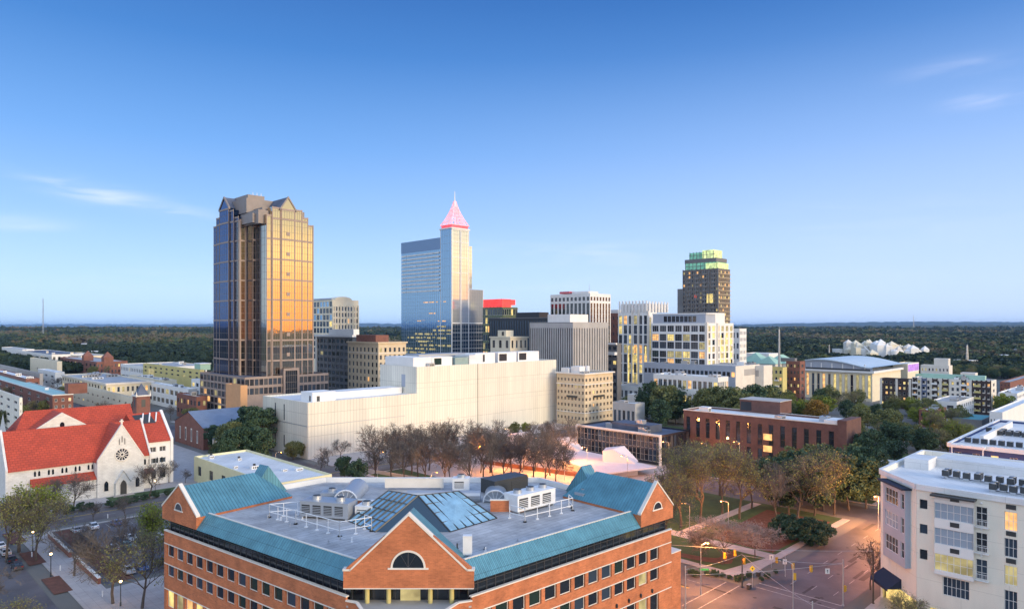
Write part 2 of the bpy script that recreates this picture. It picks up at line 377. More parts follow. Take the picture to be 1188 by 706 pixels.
class Bld:
    """box building standing on the street grid: origin at the corner nearest the camera; face R looks right, face L looks left"""
    def __init__(s, name, label, px, Y, xl, xr, ytop, wall, roof=None, cat='building', z0=0, group=None, La=None, Lb=None):
        X = k_(px) * Y; s.a, s.b = AB(X, Y); s.z = ZZ(ytop, Y) if ytop is not None else 10; s.z0 = z0
        s.La = La or a_of(xr, s.b) - s.a; s.Lb = Lb or b_of(xl, s.a) - s.b
        s.X, s.Y = X, Y
        s.root = thing(name, label, cat, (X, Y, 0), math.radians(45), group)
        s.wall, s.roof = wall, roof or M_groof; s.opsR = []; s.opsL = []; s.rec = .3; s.wins = []; s.par = .7; s.cap = None
    def R(s, cols, rows, z0=None, z1=None, **k): s.opsR += grid(s.La, s.z0 + 1 if z0 is None else z0, s.z - 1 if z1 is None else z1, cols, rows, **k); return s
    def Lf(s, cols, rows, z0=None, z1=None, **k): s.opsL += grid(s.Lb, s.z0 + 1 if z0 is None else z0, s.z - 1 if z1 is None else z1, cols, rows, **k); return s
    def done(s, wname='wall', back=True):
        w_ = MB(); A, B, z = s.La, s.Lb, s.z
        facade(w_, s.wins, (0, 0), (1, 0), A, s.z0, z, s.opsR, s.rec); facade(w_, s.wins, (0, B), (0, -1), B, s.z0, z, s.opsL, s.rec)
        w_.quad((A, 0, s.z0), (A, B, s.z0), (A, B, z), (A, 0, z)); w_.quad((A, B, s.z0), (0, B, s.z0), (0, B, z), (A, B, z))
        p = s.par; t = .35
        w_.face([(0, 0, z), (A, 0, z), (A - t, t, z), (t, t, z)]); w_.face([(A, 0, z), (A, B, z), (A - t, B - t, z), (A - t, t, z)])
        w_.face([(A, B, z), (0, B, z), (t, B - t, z), (A - t, B - t, z)]); w_.face([(0, B, z), (0, 0, z), (t, t, z), (t, B - t, z)])
        for q in (((t, t), (A - t, t)), ((A - t, t), (A - t, B - t)), ((A - t, B - t), (t, B - t)), ((t, B - t), (t, t))):
            (x0, y0), (x1, y1) = q; w_.quad((x0, y0, z), (x1, y1, z), (x1, y1, z - p), (x0, y0, z - p))
        w_.build(wname, s.wall, s.root)
        MB().face([(t, t, z - p), (A - t, t, z - p), (A - t, B - t, z - p), (t, B - t, z - p)]) if 0 else None
        r = MB(); r.face([(t, t, z - p), (A - t, t, z - p), (A - t, B - t, z - p), (t, B - t, z - p)]); r.build('roof', s.roof, s.root)
        if s.cap:
            c = MB(); e, h0, h1, m = s.cap
            for q in ((-e, A + e, -e, .3), (-e, A + e, B - .3, B + e), (-e, .3, .3, B - .3), (A - .3, A + e, .3, B - .3)): c.box(*q, z + h0, z + h1)
            c.build('cornice', m, s.root)
        # solid core behind the openings so no light leaks through
        if s.opsR or s.opsL:
            i = s.rec + .35; c = MB(); c.box(i, A - .4, i, B - .4, s.z0, z - p - .3); c.build('interior_core', M_black, s.root)
        place_windows(s.root, s.wins, (s.X, s.Y), math.radians(45))
        return s
    def part(s, name, m, *boxes):
        c = MB()
        for b in boxes: c.box(*b)
        return c.build(name, m, s.root)
    def units(s, n, m=None, zz=None, seed=0, hmin=1.2, hmax=2.6, smin=2, smax=5):
        r = random.Random(seed * 7 + int(s.X)); z = (s.z - s.par if zz is None else zz)
        for i in range(n):
            sx, sy = r.uniform(smin, smax), r.uniform(smin, smax)
            if s.La < sx + 3 or s.Lb < sy + 3: continue
            x = r.uniform(1, s.La - sx - 1.5); y = r.uniform(1, s.Lb - sy - 1.5); hh = r.uniform(hmin, hmax)
            c = MB(); c.box(x, x + sx, y, y + sy, z, z + hh); c.box(x - .1, x + sx + .1, y - .1, y + sy + .1, z + hh, z + hh + .12)
            for q in range(3): c.box(x + sx * (.15 + .28 * q), x + sx * (.32 + .28 * q), y - .06, y, z + hh * .25, z + hh * .8, 1)
            if r.random() < .6: c.tube((x + sx / 2, y + sy / 2, z + hh + .12), (x + sx / 2, y + sy / 2, z + hh + .7), .45, .45, 8, 1)
            c.build('roof_unit', [m or r.choice((M_metal, M_wmet, M_conc)), M_dmet], s.root)
# ------------------------------------------------------------------ ground, roads, paths
def ab_poly(a0, a1, b0, b1): return [XY(a0, b0), XY(a1, b0), XY(a1, b1), XY(a0, b1)]
def sheet(name, a0, a1, b0, b1, z, m):
    mb = MB(); mb.face([(x, y, z) for x, y in ab_poly(a0, a1, b0, b1)]); return struct(name, mb, m)
def slab(name, a0, a1, b0, b1, z0, z1, m):
    mb = MB(); mb.prism(ab_poly(a0, a1, b0, b1), z0, z1, 0, bottom=False); return struct(name, mb, m)
M_ground = mat('city_ground', (.10, .10, .085), .95, 0, .012, col2=(.19, .185, .18))
gp = MB(); gp.face([(-90000, -2000, -.05), (90000, -2000, -.05), (90000, 36000, -.05), (-90000, 36000, -.05)])
M_plain = mat('wooded_plain', (.03, .045, .022), .95, 0, .004, col2=(.10, .11, .06))
struct('terrain', gp, M_plain)
gc = MB(); gc.face([(-420, 20, -.03), (420, 20, -.03), (900, 760, -.03), (-900, 760, -.03)]); struct('ground', gc, M_ground)
# road network on the 45 degree street grid (a runs away to the right, b away to the left)
def road(name, a0, a1, b0, b1, z=0): sheet(name, a0, a1, b0, b1, z, M_asph)
road('road', -60, 640, 49.5, 67); road('road', 119, 138, -90, 640, .006); road('road', -90, 640, 222, 238, .012); road('road', 14, 32.5, 20, 640, .018)
road('road', 210, 224, 67, 460, .02); road('parking_lot', 43, 108, 165, 217, .01)
lots = [(141.5, 206, 70.5, 219), (228, 330, 70.5, 219), (141.5, 330, 241.5, 420), (36, 115.5, 70.5, 162), (36, 115.5, 241.5, 420), (141.5, 330, -90, 46.3), (-60, 10.5, 70, 420)]
for q in lots: slab('pavement', *q, -.02, .13, M_walk)
for q in ((37, 42, 162, 218.5), (42, 115.5, 217.5, 218.5), (109, 115.5, 162, 217), (36, 37, 162, 222)): slab('pavement', *q, -.02, .13, M_walk)
def lawn(a0, a1, b0, b1, z=.15, m=None): sheet('lawn' if m is None else 'planting_bed', a0, a1, b0, b1, z, m or M_grass)
# the park on the corner
def poly_sheet(name, pts, z, m): 
    mb = MB(); mb.face([(x, y, z) for x, y in pts]); struct(name, mb, m)
poly_sheet('lawn', [XY(143.5, 76), XY(160, 72.5), XY(206, 72.5), XY(206, 150), XY(143.5, 150)], .137, M_grass)
cx_, cy_ = XY(147.5, 84)
poly_sheet('planting_bed', [XY(143.8 + 5.2 * (1 - math.cos(t)) , 98 - 21 * math.sin(t)) for t in [i * math.pi / 16 for i in range(0, 9)]] + [XY(157, 80), XY(157, 98)], .143, M_mulch)
poly_sheet('lawn', [XY(146.5 + 4 * (1 - math.cos(t)) , 98 - 17 * math.sin(t)) for t in [i * math.pi / 16 for i in range(0, 9)]] + [XY(157, 82), XY(157, 98)], .15, M_grass)
sheet('path', 158, 162, 70.5, 120, .146, M_walk); sheet('path', 162, 205, 96, 99, .149, M_walk)
poly_sheet('planting_bed', [XY(163, 73.5), XY(200, 73.5), XY(200, 92), XY(163, 90)], .141, M_mulch)
lawn(229, 251, 72, 148, .137); lawn(298, 330, 72, 219, .137); lawn(143, 158, 176, 218, .137); lawn(64, 140 - 25, 241.6, 248, .137); lawn(44, 48, 165, 217, .02, M_mulch)
sheet('path', 143, 205, 186, 190, .141, M_walk)
for (a, b) in ((33.5, 166), (33.5, 190), (33.5, 212)): lawn(a, a + 3.4, b, b + 12, .137, M_mulch)
lawn(43, 114, 72, 92, .137); lawn(-40, 9, 110, 200, .137)
# painted markings
mk = MB()
def stripe(a0, a1, b0, b1, z=.03): mk.face([(x, y, z) for x, y in ab_poly(a0, a1, b0, b1)])
for a in np.arange(146, 420, 9.0):
    for b in (53.2, 57.6, 62): stripe(a, a + 3, b - .07, b + .07)
for a in np.arange(40, 108, 9.0):
    for b in (53.0, 60.5): stripe(a, a + 3, b - .07, b + .07)
for b in list(np.arange(76, 215, 9.0)) + list(np.arange(-40, 40, 9.0)): stripe(124.4, 124.55, b, b + 3); stripe(132.8, 132.95, b, b + 3)
stripe(141.7, 142, 50, 67)
for a0, a1, b0, b1 in ((119.5, 137.5, 69.2, 69.4), (119.5, 137.5, 72.2, 72.4), (139.2, 139.4, 50, 66.5), (119.5, 137.5, 47.2, 47.4), (119.5, 137.5, 44.2, 44.4), (116, 116.2, 50, 66.5)): stripe(a0, a1, b0, b1)
for a in np.arange(50, 106, 2.8):
    for b0, b1 in ((167, 172), (187, 192), (192.3, 197.3), (210.5, 215.5)): stripe(a, a + .12, b0, b1)
for a in np.arange(-30, 400, 8.0): stripe(a, a + 3, 226, 226.15); stripe(a, a + 3, 234, 234.15)
struct('road_markings', mk, M_line)
rp_ = random.Random(17); mk = MB()
for i in range(46):
    on = rp_.random(); w1, w2 = rp_.uniform(.5, 1.6), rp_.uniform(1.5, 9)
    if on < .45: a, b = rp_.uniform(118, 250), rp_.uniform(50.5, 64); q = ab_poly(a, a + w2, b, b + w1)
    elif on < .8: a, b = rp_.uniform(120, 135), rp_.uniform(30, 120); q = ab_poly(a, a + w1, b, b + w2)
    else: a, b = rp_.uniform(15, 30), rp_.uniform(140, 215); q = ab_poly(a, a + w1, b, b + w2)
    mk.face([(x, y, .024 + i * .0001) for x, y in q])
for i in range(10):
    a, b = (rp_.uniform(120, 200), rp_.uniform(51, 65)); x, y = XY(a, b); mk.face([(x + .4 * math.cos(t * math.pi / 5), y + .4 * math.sin(t * math.pi / 5), .031 + i * .0001) for t in range(10)])
struct('road_patches', mk, M_patch)
mk = MB()
for b0, b1 in ((76, 219), (-60, 40)): stripe(128.4, 128.55, b0, b1); stripe(128.75, 128.9, b0, b1)
for a in (23.2, 23.5): stripe(a, a + .14, 70, 219)
stripe(40, 400, 229.9, 230.05); stripe(40, 400, 230.2, 230.35)
struct('centre_lines', mk, M_liney)
# far hills: gently rolling wooded sheet with an uneven canopy
def hills():
    rs = np.random.RandomState(3)
    V = []; Fc = []
    ys = [2600 * (1.046 ** i) for i in range(58)]
    nx = 420
    for j, y in enumerate(ys):
        xs = np.linspace(-1.0, 1.0, nx) * y
        base = 0.0
        for s, am in ((9000, .0020), (3700, .0013), (1500, .0007)):
            ph = {9000: 1.3, 3700: 4.1, 1500: 2.2}[s]
            base = base + am * y * np.sin(xs / s + ph + y / s * .7) * np.cos(y / s * 1.1 + ph)
        f = min(1, (y - 2600) / 5000)
        z = 6 + (base * 2.2 + 42) * f + rs.uniform(-1, 1, nx) * (2.5 + .0006 * y) 
        V += [(float(x), float(y + rs.uniform(-30, 30)), float(zz)) for x, zz in zip(xs, z)]
    for j in range(len(ys) - 1):
        for i in range(nx - 1):
            q = j * nx + i; Fc.append((q, q + 1, q + nx + 1, q + nx))
    me = bpy.data.meshes.new('hills'); me.from_pydata(V, [], Fc); me.materials.append(mat('far_woodland', (.014, .030, .016), .95, 0, .0035, col2=(.045, .06, .032))); me.update()
    link('hills', me, kind='structure')
hills()

# ------------------------------------------------------------------ trees
def fast_mesh(name, verts, nper, mats, midx=None):
    me = bpy.data.meshes.new(name); n = len(verts); nf = n // nper
    me.vertices.add(n); me.vertices.foreach_set('co', np.asarray(verts, dtype=np.float32).ravel())
    me.loops.add(n); me.loops.foreach_set('vertex_index', np.arange(n, dtype=np.int32))
    me.polygons.add(nf); me.polygons.foreach_set('loop_start', np.arange(0, n, nper, dtype=np.int32))
    for m in mats: me.materials.append(m)
    if midx is not None: me.polygons.foreach_set('material_index', np.asarray(midx, dtype=np.int32))
    me.update(calc_edges=True); return me
def leaf_quads(rs, cen, size):
    n = len(cen); d1 = rs.normal(size=(n, 3)); d1 /= np.linalg.norm(d1, axis=1)[:, None]; d2 = np.cross(d1, rs.normal(size=(n, 3))); d2 /= np.linalg.norm(d2, axis=1)[:, None]
    s = size * rs.uniform(.6, 1.3, (n, 1)); u = d1 * s; v = d2 * s * .7
    return np.stack([cen - u - v, cen + u - v * .6, cen + u * .8 + v, cen - u + v * .8], axis=1).reshape(-1, 3)
def branches(rs, h, spread, levels, trunk_h, up=.45, kids=(4, 3, 3, 3, 2)):
    """skeleton of a broad-crowned tree: list of (p, q, r0, r1, level)"""
    out = []
    def grow(p, d, ln, r, lv):
        n = 3 if lv < 2 else 2
        for i in range(n):
            d = d + rs.normal(size=3) * (.10 + .04 * lv); d[2] += up * .12; d /= np.linalg.norm(d)
            q = p + d * ln / n; out.append((p, q, r, r * .82, lv)); 
            if lv < levels and (i > 0 or lv > 0):
                for _ in range(kids[min(lv, 4)] if i == n - 1 else max(1, kids[min(lv, 4)] - 2)):
                    t = rs.uniform(0, 2 * np.pi); perp = np.cross(d, [math.cos(t), math.sin(t), .3]); perp /= np.linalg.norm(perp) + 1e-6
                    sp = rs.uniform(.5, 1.0) * spread; nd_ = d + perp * sp; nd_ /= np.linalg.norm(nd_)
                    grow(q, nd_, ln * rs.uniform(.55, .78), r * .55, lv + 1)
            p = q; r *= .82
    grow(np.zeros(3), np.array([0, 0, 1.0]), trunk_h, h * .020, 0)
    return out
def tubes_np(segs, nside, rmin=0.0):
    P = np.array([s[0] for s in segs]); Q = np.array([s[1] for s in segs]); R0 = np.maximum([s[2] for s in segs], rmin)[:, None, None]; R1 = np.maximum([s[3] for s in segs], rmin)[:, None, None]
    D = Q - P; D /= np.linalg.norm(D, axis=1)[:, None] + 1e-9
    ref = np.where(np.abs(D[:, 2:3]) > .9, [[1., 0, 0]], [[0, 0, 1.]]); U = np.cross(D, ref); U /= np.linalg.norm(U, axis=1)[:, None]; W = np.cross(D, U)
    t = np.arange(nside) * 2 * np.pi / nside; c = np.cos(t)[None, :, None]; s = np.sin(t)[None, :, None]
    ring = U[:, None, :] * c + W[:, None, :] * s
    A = P[:, None, :] + ring * R0; B = Q[:, None, :] + ring * R1
    q = np.stack([A, np.roll(A, -1, 1), np.roll(B, -1, 1), B], axis=2)
    return q.reshape(-1, 3)
TREES = {}
def tree_proto(key, seed, h, w_, kind, twig, leaf=None, nleaf=0, lsize=.2):
    rs = np.random.RandomState(seed)
    if kind == 'bare':
        segs = branches(rs, h, .78, 5, h * .36)
        pts = np.array([s[1] for s in segs]); mz = pts[:, 2].max(); mr = np.percentile(np.hypot(pts[:, 0], pts[:, 1]), 96)
        sc = np.array([w_ / 2 / mr, w_ / 2 / mr, h / mz]); segs = [(s[0] * sc, s[1] * sc, s[2], s[3], s[4]) for s in segs]
        tr = tubes_np([s for s in segs if s[4] <= 1], 6); cr = tubes_np([s for s in segs if s[4] > 1], 3, .024)
        tips = np.array([s[1] for s in segs if s[4] >= 4]); k = rs.randint(0, len(tips), 520)
        st = tips[k]; dr = st / (np.linalg.norm(st, axis=1)[:, None] + 1e-6) * .5 + rs.normal(size=st.shape) * .6; ln = rs.uniform(.4, 1.0, (len(k), 1)) * h * .055
        tw = [(a, b, .014, .009, 9) for a, b in zip(st, st + dr * ln)]
        cr = np.concatenate([cr, tubes_np(tw, 3)]); mi = np.zeros(len(cr) // 4, int); mats = [twig]
        if nleaf:
            k = rs.randint(0, len(tips), nleaf); lc = tips[k] + rs.normal(size=(nleaf, 3)) * h * .028
            lq = leaf_quads(rs, lc, lsize); cr = np.concatenate([cr, lq]); mi = np.concatenate([mi, np.ones(nleaf, int)]); mats = [twig, leaf]
        TREES[key] = (fast_mesh('trunk', tr, 4, [M_bark]), fast_mesh('crown', cr, 4, mats, mi), h); print('TREE', key, len(segs), len(cr) // 4)
    else:
        segs = branches(rs, h, .8, 3, h * (.38 if kind == 'round' else .6)); pts = np.array([s[1] for s in segs])
        sc = np.array([w_ * .40 / np.hypot(pts[:, 0], pts[:, 1]).max()] * 2 + [h * .9 / pts[:, 2].max()]); segs = [(s[0] * sc, s[1] * sc, s[2], s[3], s[4]) for s in segs]
        tr = tubes_np([s for s in segs if s[4] <= 2], 5)
        nc = 75; cs = []
        while len(cs) < nc:
            p = rs.uniform(-1, 1, 3)
            if kind == 'round':
                if np.linalg.norm(p) > 1 or np.linalg.norm(p) < .35: continue
                cs.append([p[0] * w_ * .46, p[1] * w_ * .46, h * (.57 + p[2] * .39)])
            elif kind == 'cone':
                t = (p[2] + 1) / 2; r = (1 - t) * .95 + .06
                if math.hypot(p[0], p[1]) > 1: continue
                cs.append([p[0] * w_ * .46 * r, p[1] * w_ * .46 * r, h * (.08 + t * .88)])
            else:
                if np.linalg.norm(p) > 1: continue
                cs.append([p[0] * w_ * .46, p[1] * w_ * .46, h * (.48 + p[2] * .46)])
        cs = np.array(cs); k = rs.randint(0, nc, nleaf); off = rs.normal(size=(nleaf, 3)); off /= np.linalg.norm(off, axis=1)[:, None]
        off *= (rs.uniform(.35, 1, (nleaf, 1)) ** .5) * (min(w_, h) * .13); off[:, 2] *= .7
        lq = leaf_quads(rs, cs[k] + off, lsize)
        TREES[key] = (fast_mesh('trunk', tr, 4, [M_bark]), fast_mesh('crown', lq, 4, [leaf]), h)
for i in range(3): tree_proto(f'bare{i}', 10 + i, 12, 10.5, 'bare', M_twig)
for i in range(3): tree_proto(f'bud{i}', 20 + i, 14, 13, 'bare', M_twig, M_bud, 2300, .11)
tree_proto('pale0', 31, 9, 12, 'bare', M_twigp, M_twigp, 2600, .08)
for i in range(2): tree_proto(f'olive{i}', 40 + i, 13, 12, 'round', M_twig, M_olive, 5200, .26)
for i in range(3): tree_proto(f'dark{i}', 50 + i, 14, 10.5, 'round', M_twig, M_dark, 5600, .26)
tree_proto('cone0', 60, 13, 7, 'cone', M_twig, M_dark, 5000, .24)
tree_proto('ygrn0', 70, 9, 8, 'round', M_twig, M_ygrn, 4600, .2)
for i in range(2): tree_proto(f'spring{i}', 90 + i, 15, 14, 'bare', M_twig, M_ygrn, 6000, .15)
tree_proto('gold0', 73, 10, 9, 'round', M_twig, M_gold, 4600, .22)
tree_proto('shrub0', 80, 2.2, 3, 'bush', M_twig, M_dark, 2200, .1)
tree_proto('shrub1', 81, 5, 9, 'bush', M_twig, M_dark, 5500, .2)
def tree(key, x, y, h, label, group=None, wide=1, name='tree', cat='tree'):
    tr, cr, h0 = TREES[key]; s = h / h0
    t = thing(name, label, cat, (x, y, .1), rng.uniform(0, 6.28), group); t.scale = (s * wide, s * wide, s)
    link('trunk' if cat == 'tree' else 'stem', tr, t); link('crown' if cat == 'tree' else 'foliage', cr, t)
    return t
def tree_px(key, px, py, h, label, group=None, wide=1, **k):
    x, y = G(px, py); return tree(key, x, y, h, label, group, wide, **k)
# far canopy: trees beyond the city, first some 200 single ones, then the mass
def crown_field(cx, cy, cr, nq, rs, sz):
    n = len(cx); c = np.stack([cx, cy, cr * .75], 1)[:, None, :]
    o = rs.normal(size=(n, nq, 3)); o /= np.linalg.norm(o, axis=2)[:, :, None]; o[:, :, 2] = np.abs(o[:, :, 2]) * 1.0 - .35
    cen = c + o * (cr[:, None, None] * np.array([1, 1, .8])); cen[:, :, 2] += cr[:, None] * .2
    n3 = o + rs.normal(size=o.shape) * .45; n3 /= np.linalg.norm(n3, axis=2)[:, :, None]
    d1 = np.cross(n3, rs.normal(size=o.shape)); d1 /= np.linalg.norm(d1, axis=2)[:, :, None]; d2 = np.cross(n3, d1)
    s = (cr[:, None, None] * sz) * rs.uniform(.7, 1.3, (n, nq, 1)); u = d1 * s; v = d2 * s
    return np.stack([cen - u - v, cen + u - v, cen + u + v, cen - u + v], 2).reshape(-1, 3)
def far_forest():
    rs = np.random.RandomState(9); xs, ys, cr = [], [], []
    y = 640.0
    while y < 5200:
        sp = 8.5 * (1 + (y - 640) / 900 * .55); half = y * .80
        x = -half
        while x < half:
            xs.append(x + rs.uniform(-.5, .5) * sp); ys.append(y + rs.uniform(-.5, .5) * sp); cr.append(sp * rs.uniform(.42, .72)); x += sp * rs.uniform(.8, 1.3)
        y += sp * .95
    xs, ys, cr = map(np.array, (xs, ys, cr))
    px = CX + xs / ys * F
    keep = np.ones(len(xs), bool)
    # open built-up ground
    def clear(p0, p1, y0, y1): keep[(px > p0) & (px < p1) & (ys > y0) & (ys < y1)] = False
    clear(-60, 250, 0, 800); clear(240, 880, 0, 1150); clear(860, 1070, 0, 860); clear(1050, 1190, 0, 700)
    n1 = np.sin(xs / 210 + 1) * np.cos(ys / 260) + np.sin(xs / 90 + ys / 130)
    keep &= ~((n1 > 1.15) & (ys > 1000)); keep &= rs.rand(len(xs)) > .04
    for bx, by, r in FAR_CLEAR: keep &= np.hypot(xs - bx, ys - by) > r
    xs, ys, cr = xs[keep], ys[keep], cr[keep]
    order = np.argsort(ys); single = order[:140]; rest = order[140:]
    mi = []
    mats = [leafmat('woods_dark', (.010, .024, .016), (.024, .046, .024)), leafmat('woods_green', (.035, .058, .024), (.08, .105, .04)), leafmat('woods_brown', (.075, .068, .042), (.13, .115, .07))]
    vs = []
    for lo, hi, nq, sz in ((0, 1300, 40, .30), (1300, 2300, 20, .42), (2300, 9999, 10, .6)):
        q = rest[(ys[rest] >= lo) & (ys[rest] < hi)]
        vs.append(crown_field(xs[q], ys[q], cr[q] * 1.15, nq, rs, sz)); pn = np.sin(xs[q] / 170 + 2) + np.cos(ys[q] / 240 + xs[q] / 400) + np.sin((xs[q] + ys[q]) / 95) * .6 + rs.normal(size=len(q)) * .75
        mi.append(np.repeat(np.where(pn > 1.1, 2, np.where(pn > .1, 1, 0)), nq))
    me = fast_mesh('forest', np.concatenate(vs), 4, mats, np.concatenate(mi)); link('forest', me, kind='stuff', label='dark woodland stretching from the city edge to the horizon')
    for i in single:
        key = rng.choice(('dark0', 'dark1', 'dark2', 'olive0', 'olive1', 'bud0')); tree(key, xs[i], ys[i], cr[i] * 2.3, 'crown among the first trees of the wooded plain beyond the city', 'nearest trees of the wooded plain')
# ------------------------------------------------------------------ brick office building in the foreground
def norm2(x, y): l = math.hypot(x, y); return (x / l, y / l)
def brick_office():
    root = thing('office_building', 'orange brick office building with teal metal mansards, central gable and flat grey roof', 'building', (-14, 120, 0))
    off = (-14, 120, 0)
    def B(mb, name, m, parent=root, **k): return mb.build(name, m, parent, off, **k)
    PL, PR = (-23.0, 95.3), (-5.5, 95.3)
    dr, dl = norm2(.741, .672), norm2(-.795, .607)
    LR, LL = 47.0, 51.3
    nr, nl = (-dr[1], dr[0]), (dl[1], -dl[0])           # inward
    at = lambda p, d, t, n=(0, 0), s=0: (p[0] + d[0] * t + n[0] * s, p[1] + d[1] * t + n[1] * s)
    ER, EL = at(PR, dr, LR), at(PL, dl, LL)
    BR, BL = at(ER, nr, 20), at(EL, nl, 18)
    wins = []; wall = MB()
    rows = [(3.9, 7.0), (9.5, 11.6), (13.1, 15.25)]
    def ops(L, start, flip):
        o = []; n = int((L - 1.2) // 3.3)
        for (z0, z1) in rows:
            for i in range(n):
                u = start + i * 3.3; o.append((u, u + 2.55, z0, z1, dict(nx=1, fw=.13, fm=M_cop, glassy=1, lit=.0)))
        for i in range(n): u = start + i * 3.3; o.append((u, u + 2.55, .5, 3.2, dict(fw=.12, fm=M_cop, lit=.75)))
        return o
    inner_glass = [M_dg, M_dg, M_dg2, M_litd]
    oR = ops(LR, 1.0, 0)
    for o in oR: o[4]['mat'] = rng.choice((M_dg, M_dg, M_gg, M_gg, M_dg2, M_litd)) if o[2] > 3.8 else rng.choice((M_lit, M_litw, M_litd, M_dg))
    facade(wall, wins, PR, dr, LR, 0, 17.6, oR, .35)
    oL = ops(LL, 1.0, 0)
    for o in oL: o[4]['mat'] = rng.choice((M_lit, M_lit, M_litd, M_litw, M_dg)) if o[2] < 4 and o[0] < 30 else rng.choice((M_dg, M_dg, M_gg, M_dg2)) if o[2] > 3.8 else rng.choice((M_lit, M_lit, M_litd, M_dg))
    facade(wall, wins, EL, (-dl[0], -dl[1]), LL, 0, 17.6, oL, .35)
    # front bay: projecting trapezoid balcony body
    fr = [(-19.7, 91.2), (-9.2, 91.2)]
    bay = [PL, (-21.4, 94.6), fr[0], fr[1], (-7.3, 94.6), PR]
    for i in range(len(bay) - 1):
        p, q = bay[i], bay[i + 1]; Lq = math.hypot(q[0] - p[0], q[1] - p[1]); d = norm2(q[0] - p[0], q[1] - p[1])
        oo = []
        if i == 2:
            for (z0, z1) in rows: oo += [(1 + 3.1 * j, 3.6 + 3.1 * j, z0, z1, dict(fw=.13, fm=M_cop, mat=rng.choice((M_dg, M_gg, M_litd)))) for j in range(3)]
        facade(wall, wins, p, d, Lq, 0, 17.0, oo, .35)
    # back and sides
    back = [ER, BR, (6, 148), (-40, 148), BL, EL]
    for i in range(5):
        p, q = back[i], back[i + 1]; wall.quad((*p, 0), (*q, 0), (*q, 17.6 if i in (0, 4) else 21.8), (*p, 17.6 if i in (0, 4) else 21.8))
    # inner slope of the parapets
    wall.obox(PR, dr, LR, .02, .35, 17.0, 17.598); wall.obox(EL, (-dl[0], -dl[1]), LL, .02, .35, 17.0, 17.598)
    B(wall, 'wall', M_brick)
    c = MB()      # pale copings and string courses
    c.obox(at(PR, dr, -.2), dr, LR + .25, -.08, .42, 17.6, 17.78); c.obox(EL, (-dl[0], -dl[1]), LL + .2, -.08, .42, 17.6, 17.78)
    for z in (15.27, 11.62, 7.02):
        c.obox(PR, dr, LR, -.045, 0.01, z, z + .16); c.obox(EL, (-dl[0], -dl[1]), LL, -.045, .01, z, z + .16)
    for i in range(len(bay) - 1):
        p, q = bay[i], bay[i + 1]; c.obox(p, norm2(q[0] - p[0], q[1] - p[1]), math.hypot(q[0] - p[0], q[1] - p[1]), -.08, .36, 17.0, 17.18)
    B(c, 'coping', M_cop)
    # lower tier that reaches a little further at the right end
    lt = MB(); lt.obox(at(ER, dr, .02), dr, 3.0, 0, 16, 0, 13.1); ol = B(lt, 'annex_wall', M_brick)
    lt = MB(); lt.obox(at(ER, dr, .02), dr, 3.06, -.05, 16.05, 13.1, 13.28); B(lt, 'coping', M_cop)
    facwin = [];
    # recessed glass storey
    g = MB(); rc = .9
    g.obox(at(PR, dr, 0, nr, 0), dr, LR - .6, rc, rc + .2, 16.9, 20.4); g.obox(at(EL, (-dl[0], -dl[1]), .6), (-dl[0], -dl[1]), LL - .6, rc, rc + .2, 16.9, 20.4)
    g.box(PL[0] + .3, PR[0] - .3, 97.2, 97.4, 16.5, 19.2)
    g.obox(at(ER, (nr[0], nr[1]), .9), nr, 17, .6, .8, 16.9, 20.0); g.obox(at(EL, nl, .9), nl, 15, -.8, -.6, 16.9, 20.0)
    B(g, 'glass_storey', M_dg)
    mu = MB()
    for p, d, Lx in ((PR, dr, LR - .6), (at(EL, (-dl[0], -dl[1]), .6), (-dl[0], -dl[1]), LL - .6)):
        t = 0.0
        while t < Lx: mu.obox(at(p, d, t), d, .09, rc - .06, rc - .002, 17.2, 20.3); t += 1.65
        mu.obox(p, d, Lx, rc - .05, rc - .003, 18.9, 18.97)
    x = PL[0] + .5
    while x < PR[0] - .4: mu.box(x, x + .08, 97.12, 97.195, 16.6, 19.0); x += 1.5
    B(mu, 'mullion_grid', M_frd)
    dk = MB(); dk.prism([(-22.9, 95.2), (-21.3, 94.8), (-19.6, 91.5), (-9.3, 91.5), (-7.4, 94.8), (-5.6, 95.2), (-5.6, 97.3), (-22.9, 97.3)], 16.2, 16.45); B(dk, 'balcony_floor', M_conc)
    for x in (-20.2, -17.2, -11.4, -8.4):
        co_ = MB(); co_.tube((x, 96.2, 16.45), (x, 96.2, 18.95), .32, .32, 10); B(co_, 'column', M_yel)
    ds = MB(); ds.box(-15.7, -12.9, 97.02, 97.1, 16.45, 18.8); B(ds, 'balcony_door', M_litd)
    # soffit and floor slab under the mansards
    # mansards
    def mansard(p, d, L, n):      # lower outer edge z 19.9, upper inner edge z 22.3, hollow underneath
        m = MB(); a0 = at(p, d, 0, n, -.35); a1 = at(p, d, L, n, -.35); b0 = at(p, d, 0, n, 1.7); b1 = at(p, d, L, n, 1.7)
        c0 = at(p, d, 0, n, 1.75); c1 = at(p, d, L, n, 1.75)
        m.face([(*a0, 19.9), (*a1, 19.9), (*b1, 22.3), (*b0, 22.3)]); m.face([(*a0, 19.9), (*c0, 19.9), (*c1, 19.9), (*a1, 19.9)])
        m.face([(*a0, 19.9), (*b0, 22.3), (*c0, 19.9)]); m.face([(*a1, 19.9), (*c1, 19.9), (*b1, 22.3)])
        nseam = int(L / .62)
        for i in range(nseam + 1):
            t = min(L - .03, i * .62); q0 = at(p, d, t, n, -.35); q1 = at(p, d, t, n, 1.7); e0 = at(p, d, t + .06, n, -.35); e1 = at(p, d, t + .06, n, 1.7)
            m.face([(*q0, 19.97), (*e0, 19.97), (*e1, 22.37), (*q1, 22.37)]); m.face([(*q0, 19.9), (*q0, 19.97), (*q1, 22.37), (*q1, 22.3)]); m.face([(*e0, 19.97), (*e0, 19.9), (*e1, 22.3), (*e1, 22.37)])
        return m
    gutter = MB()
    mR = mansard(PR, dr, 37.4, nr)
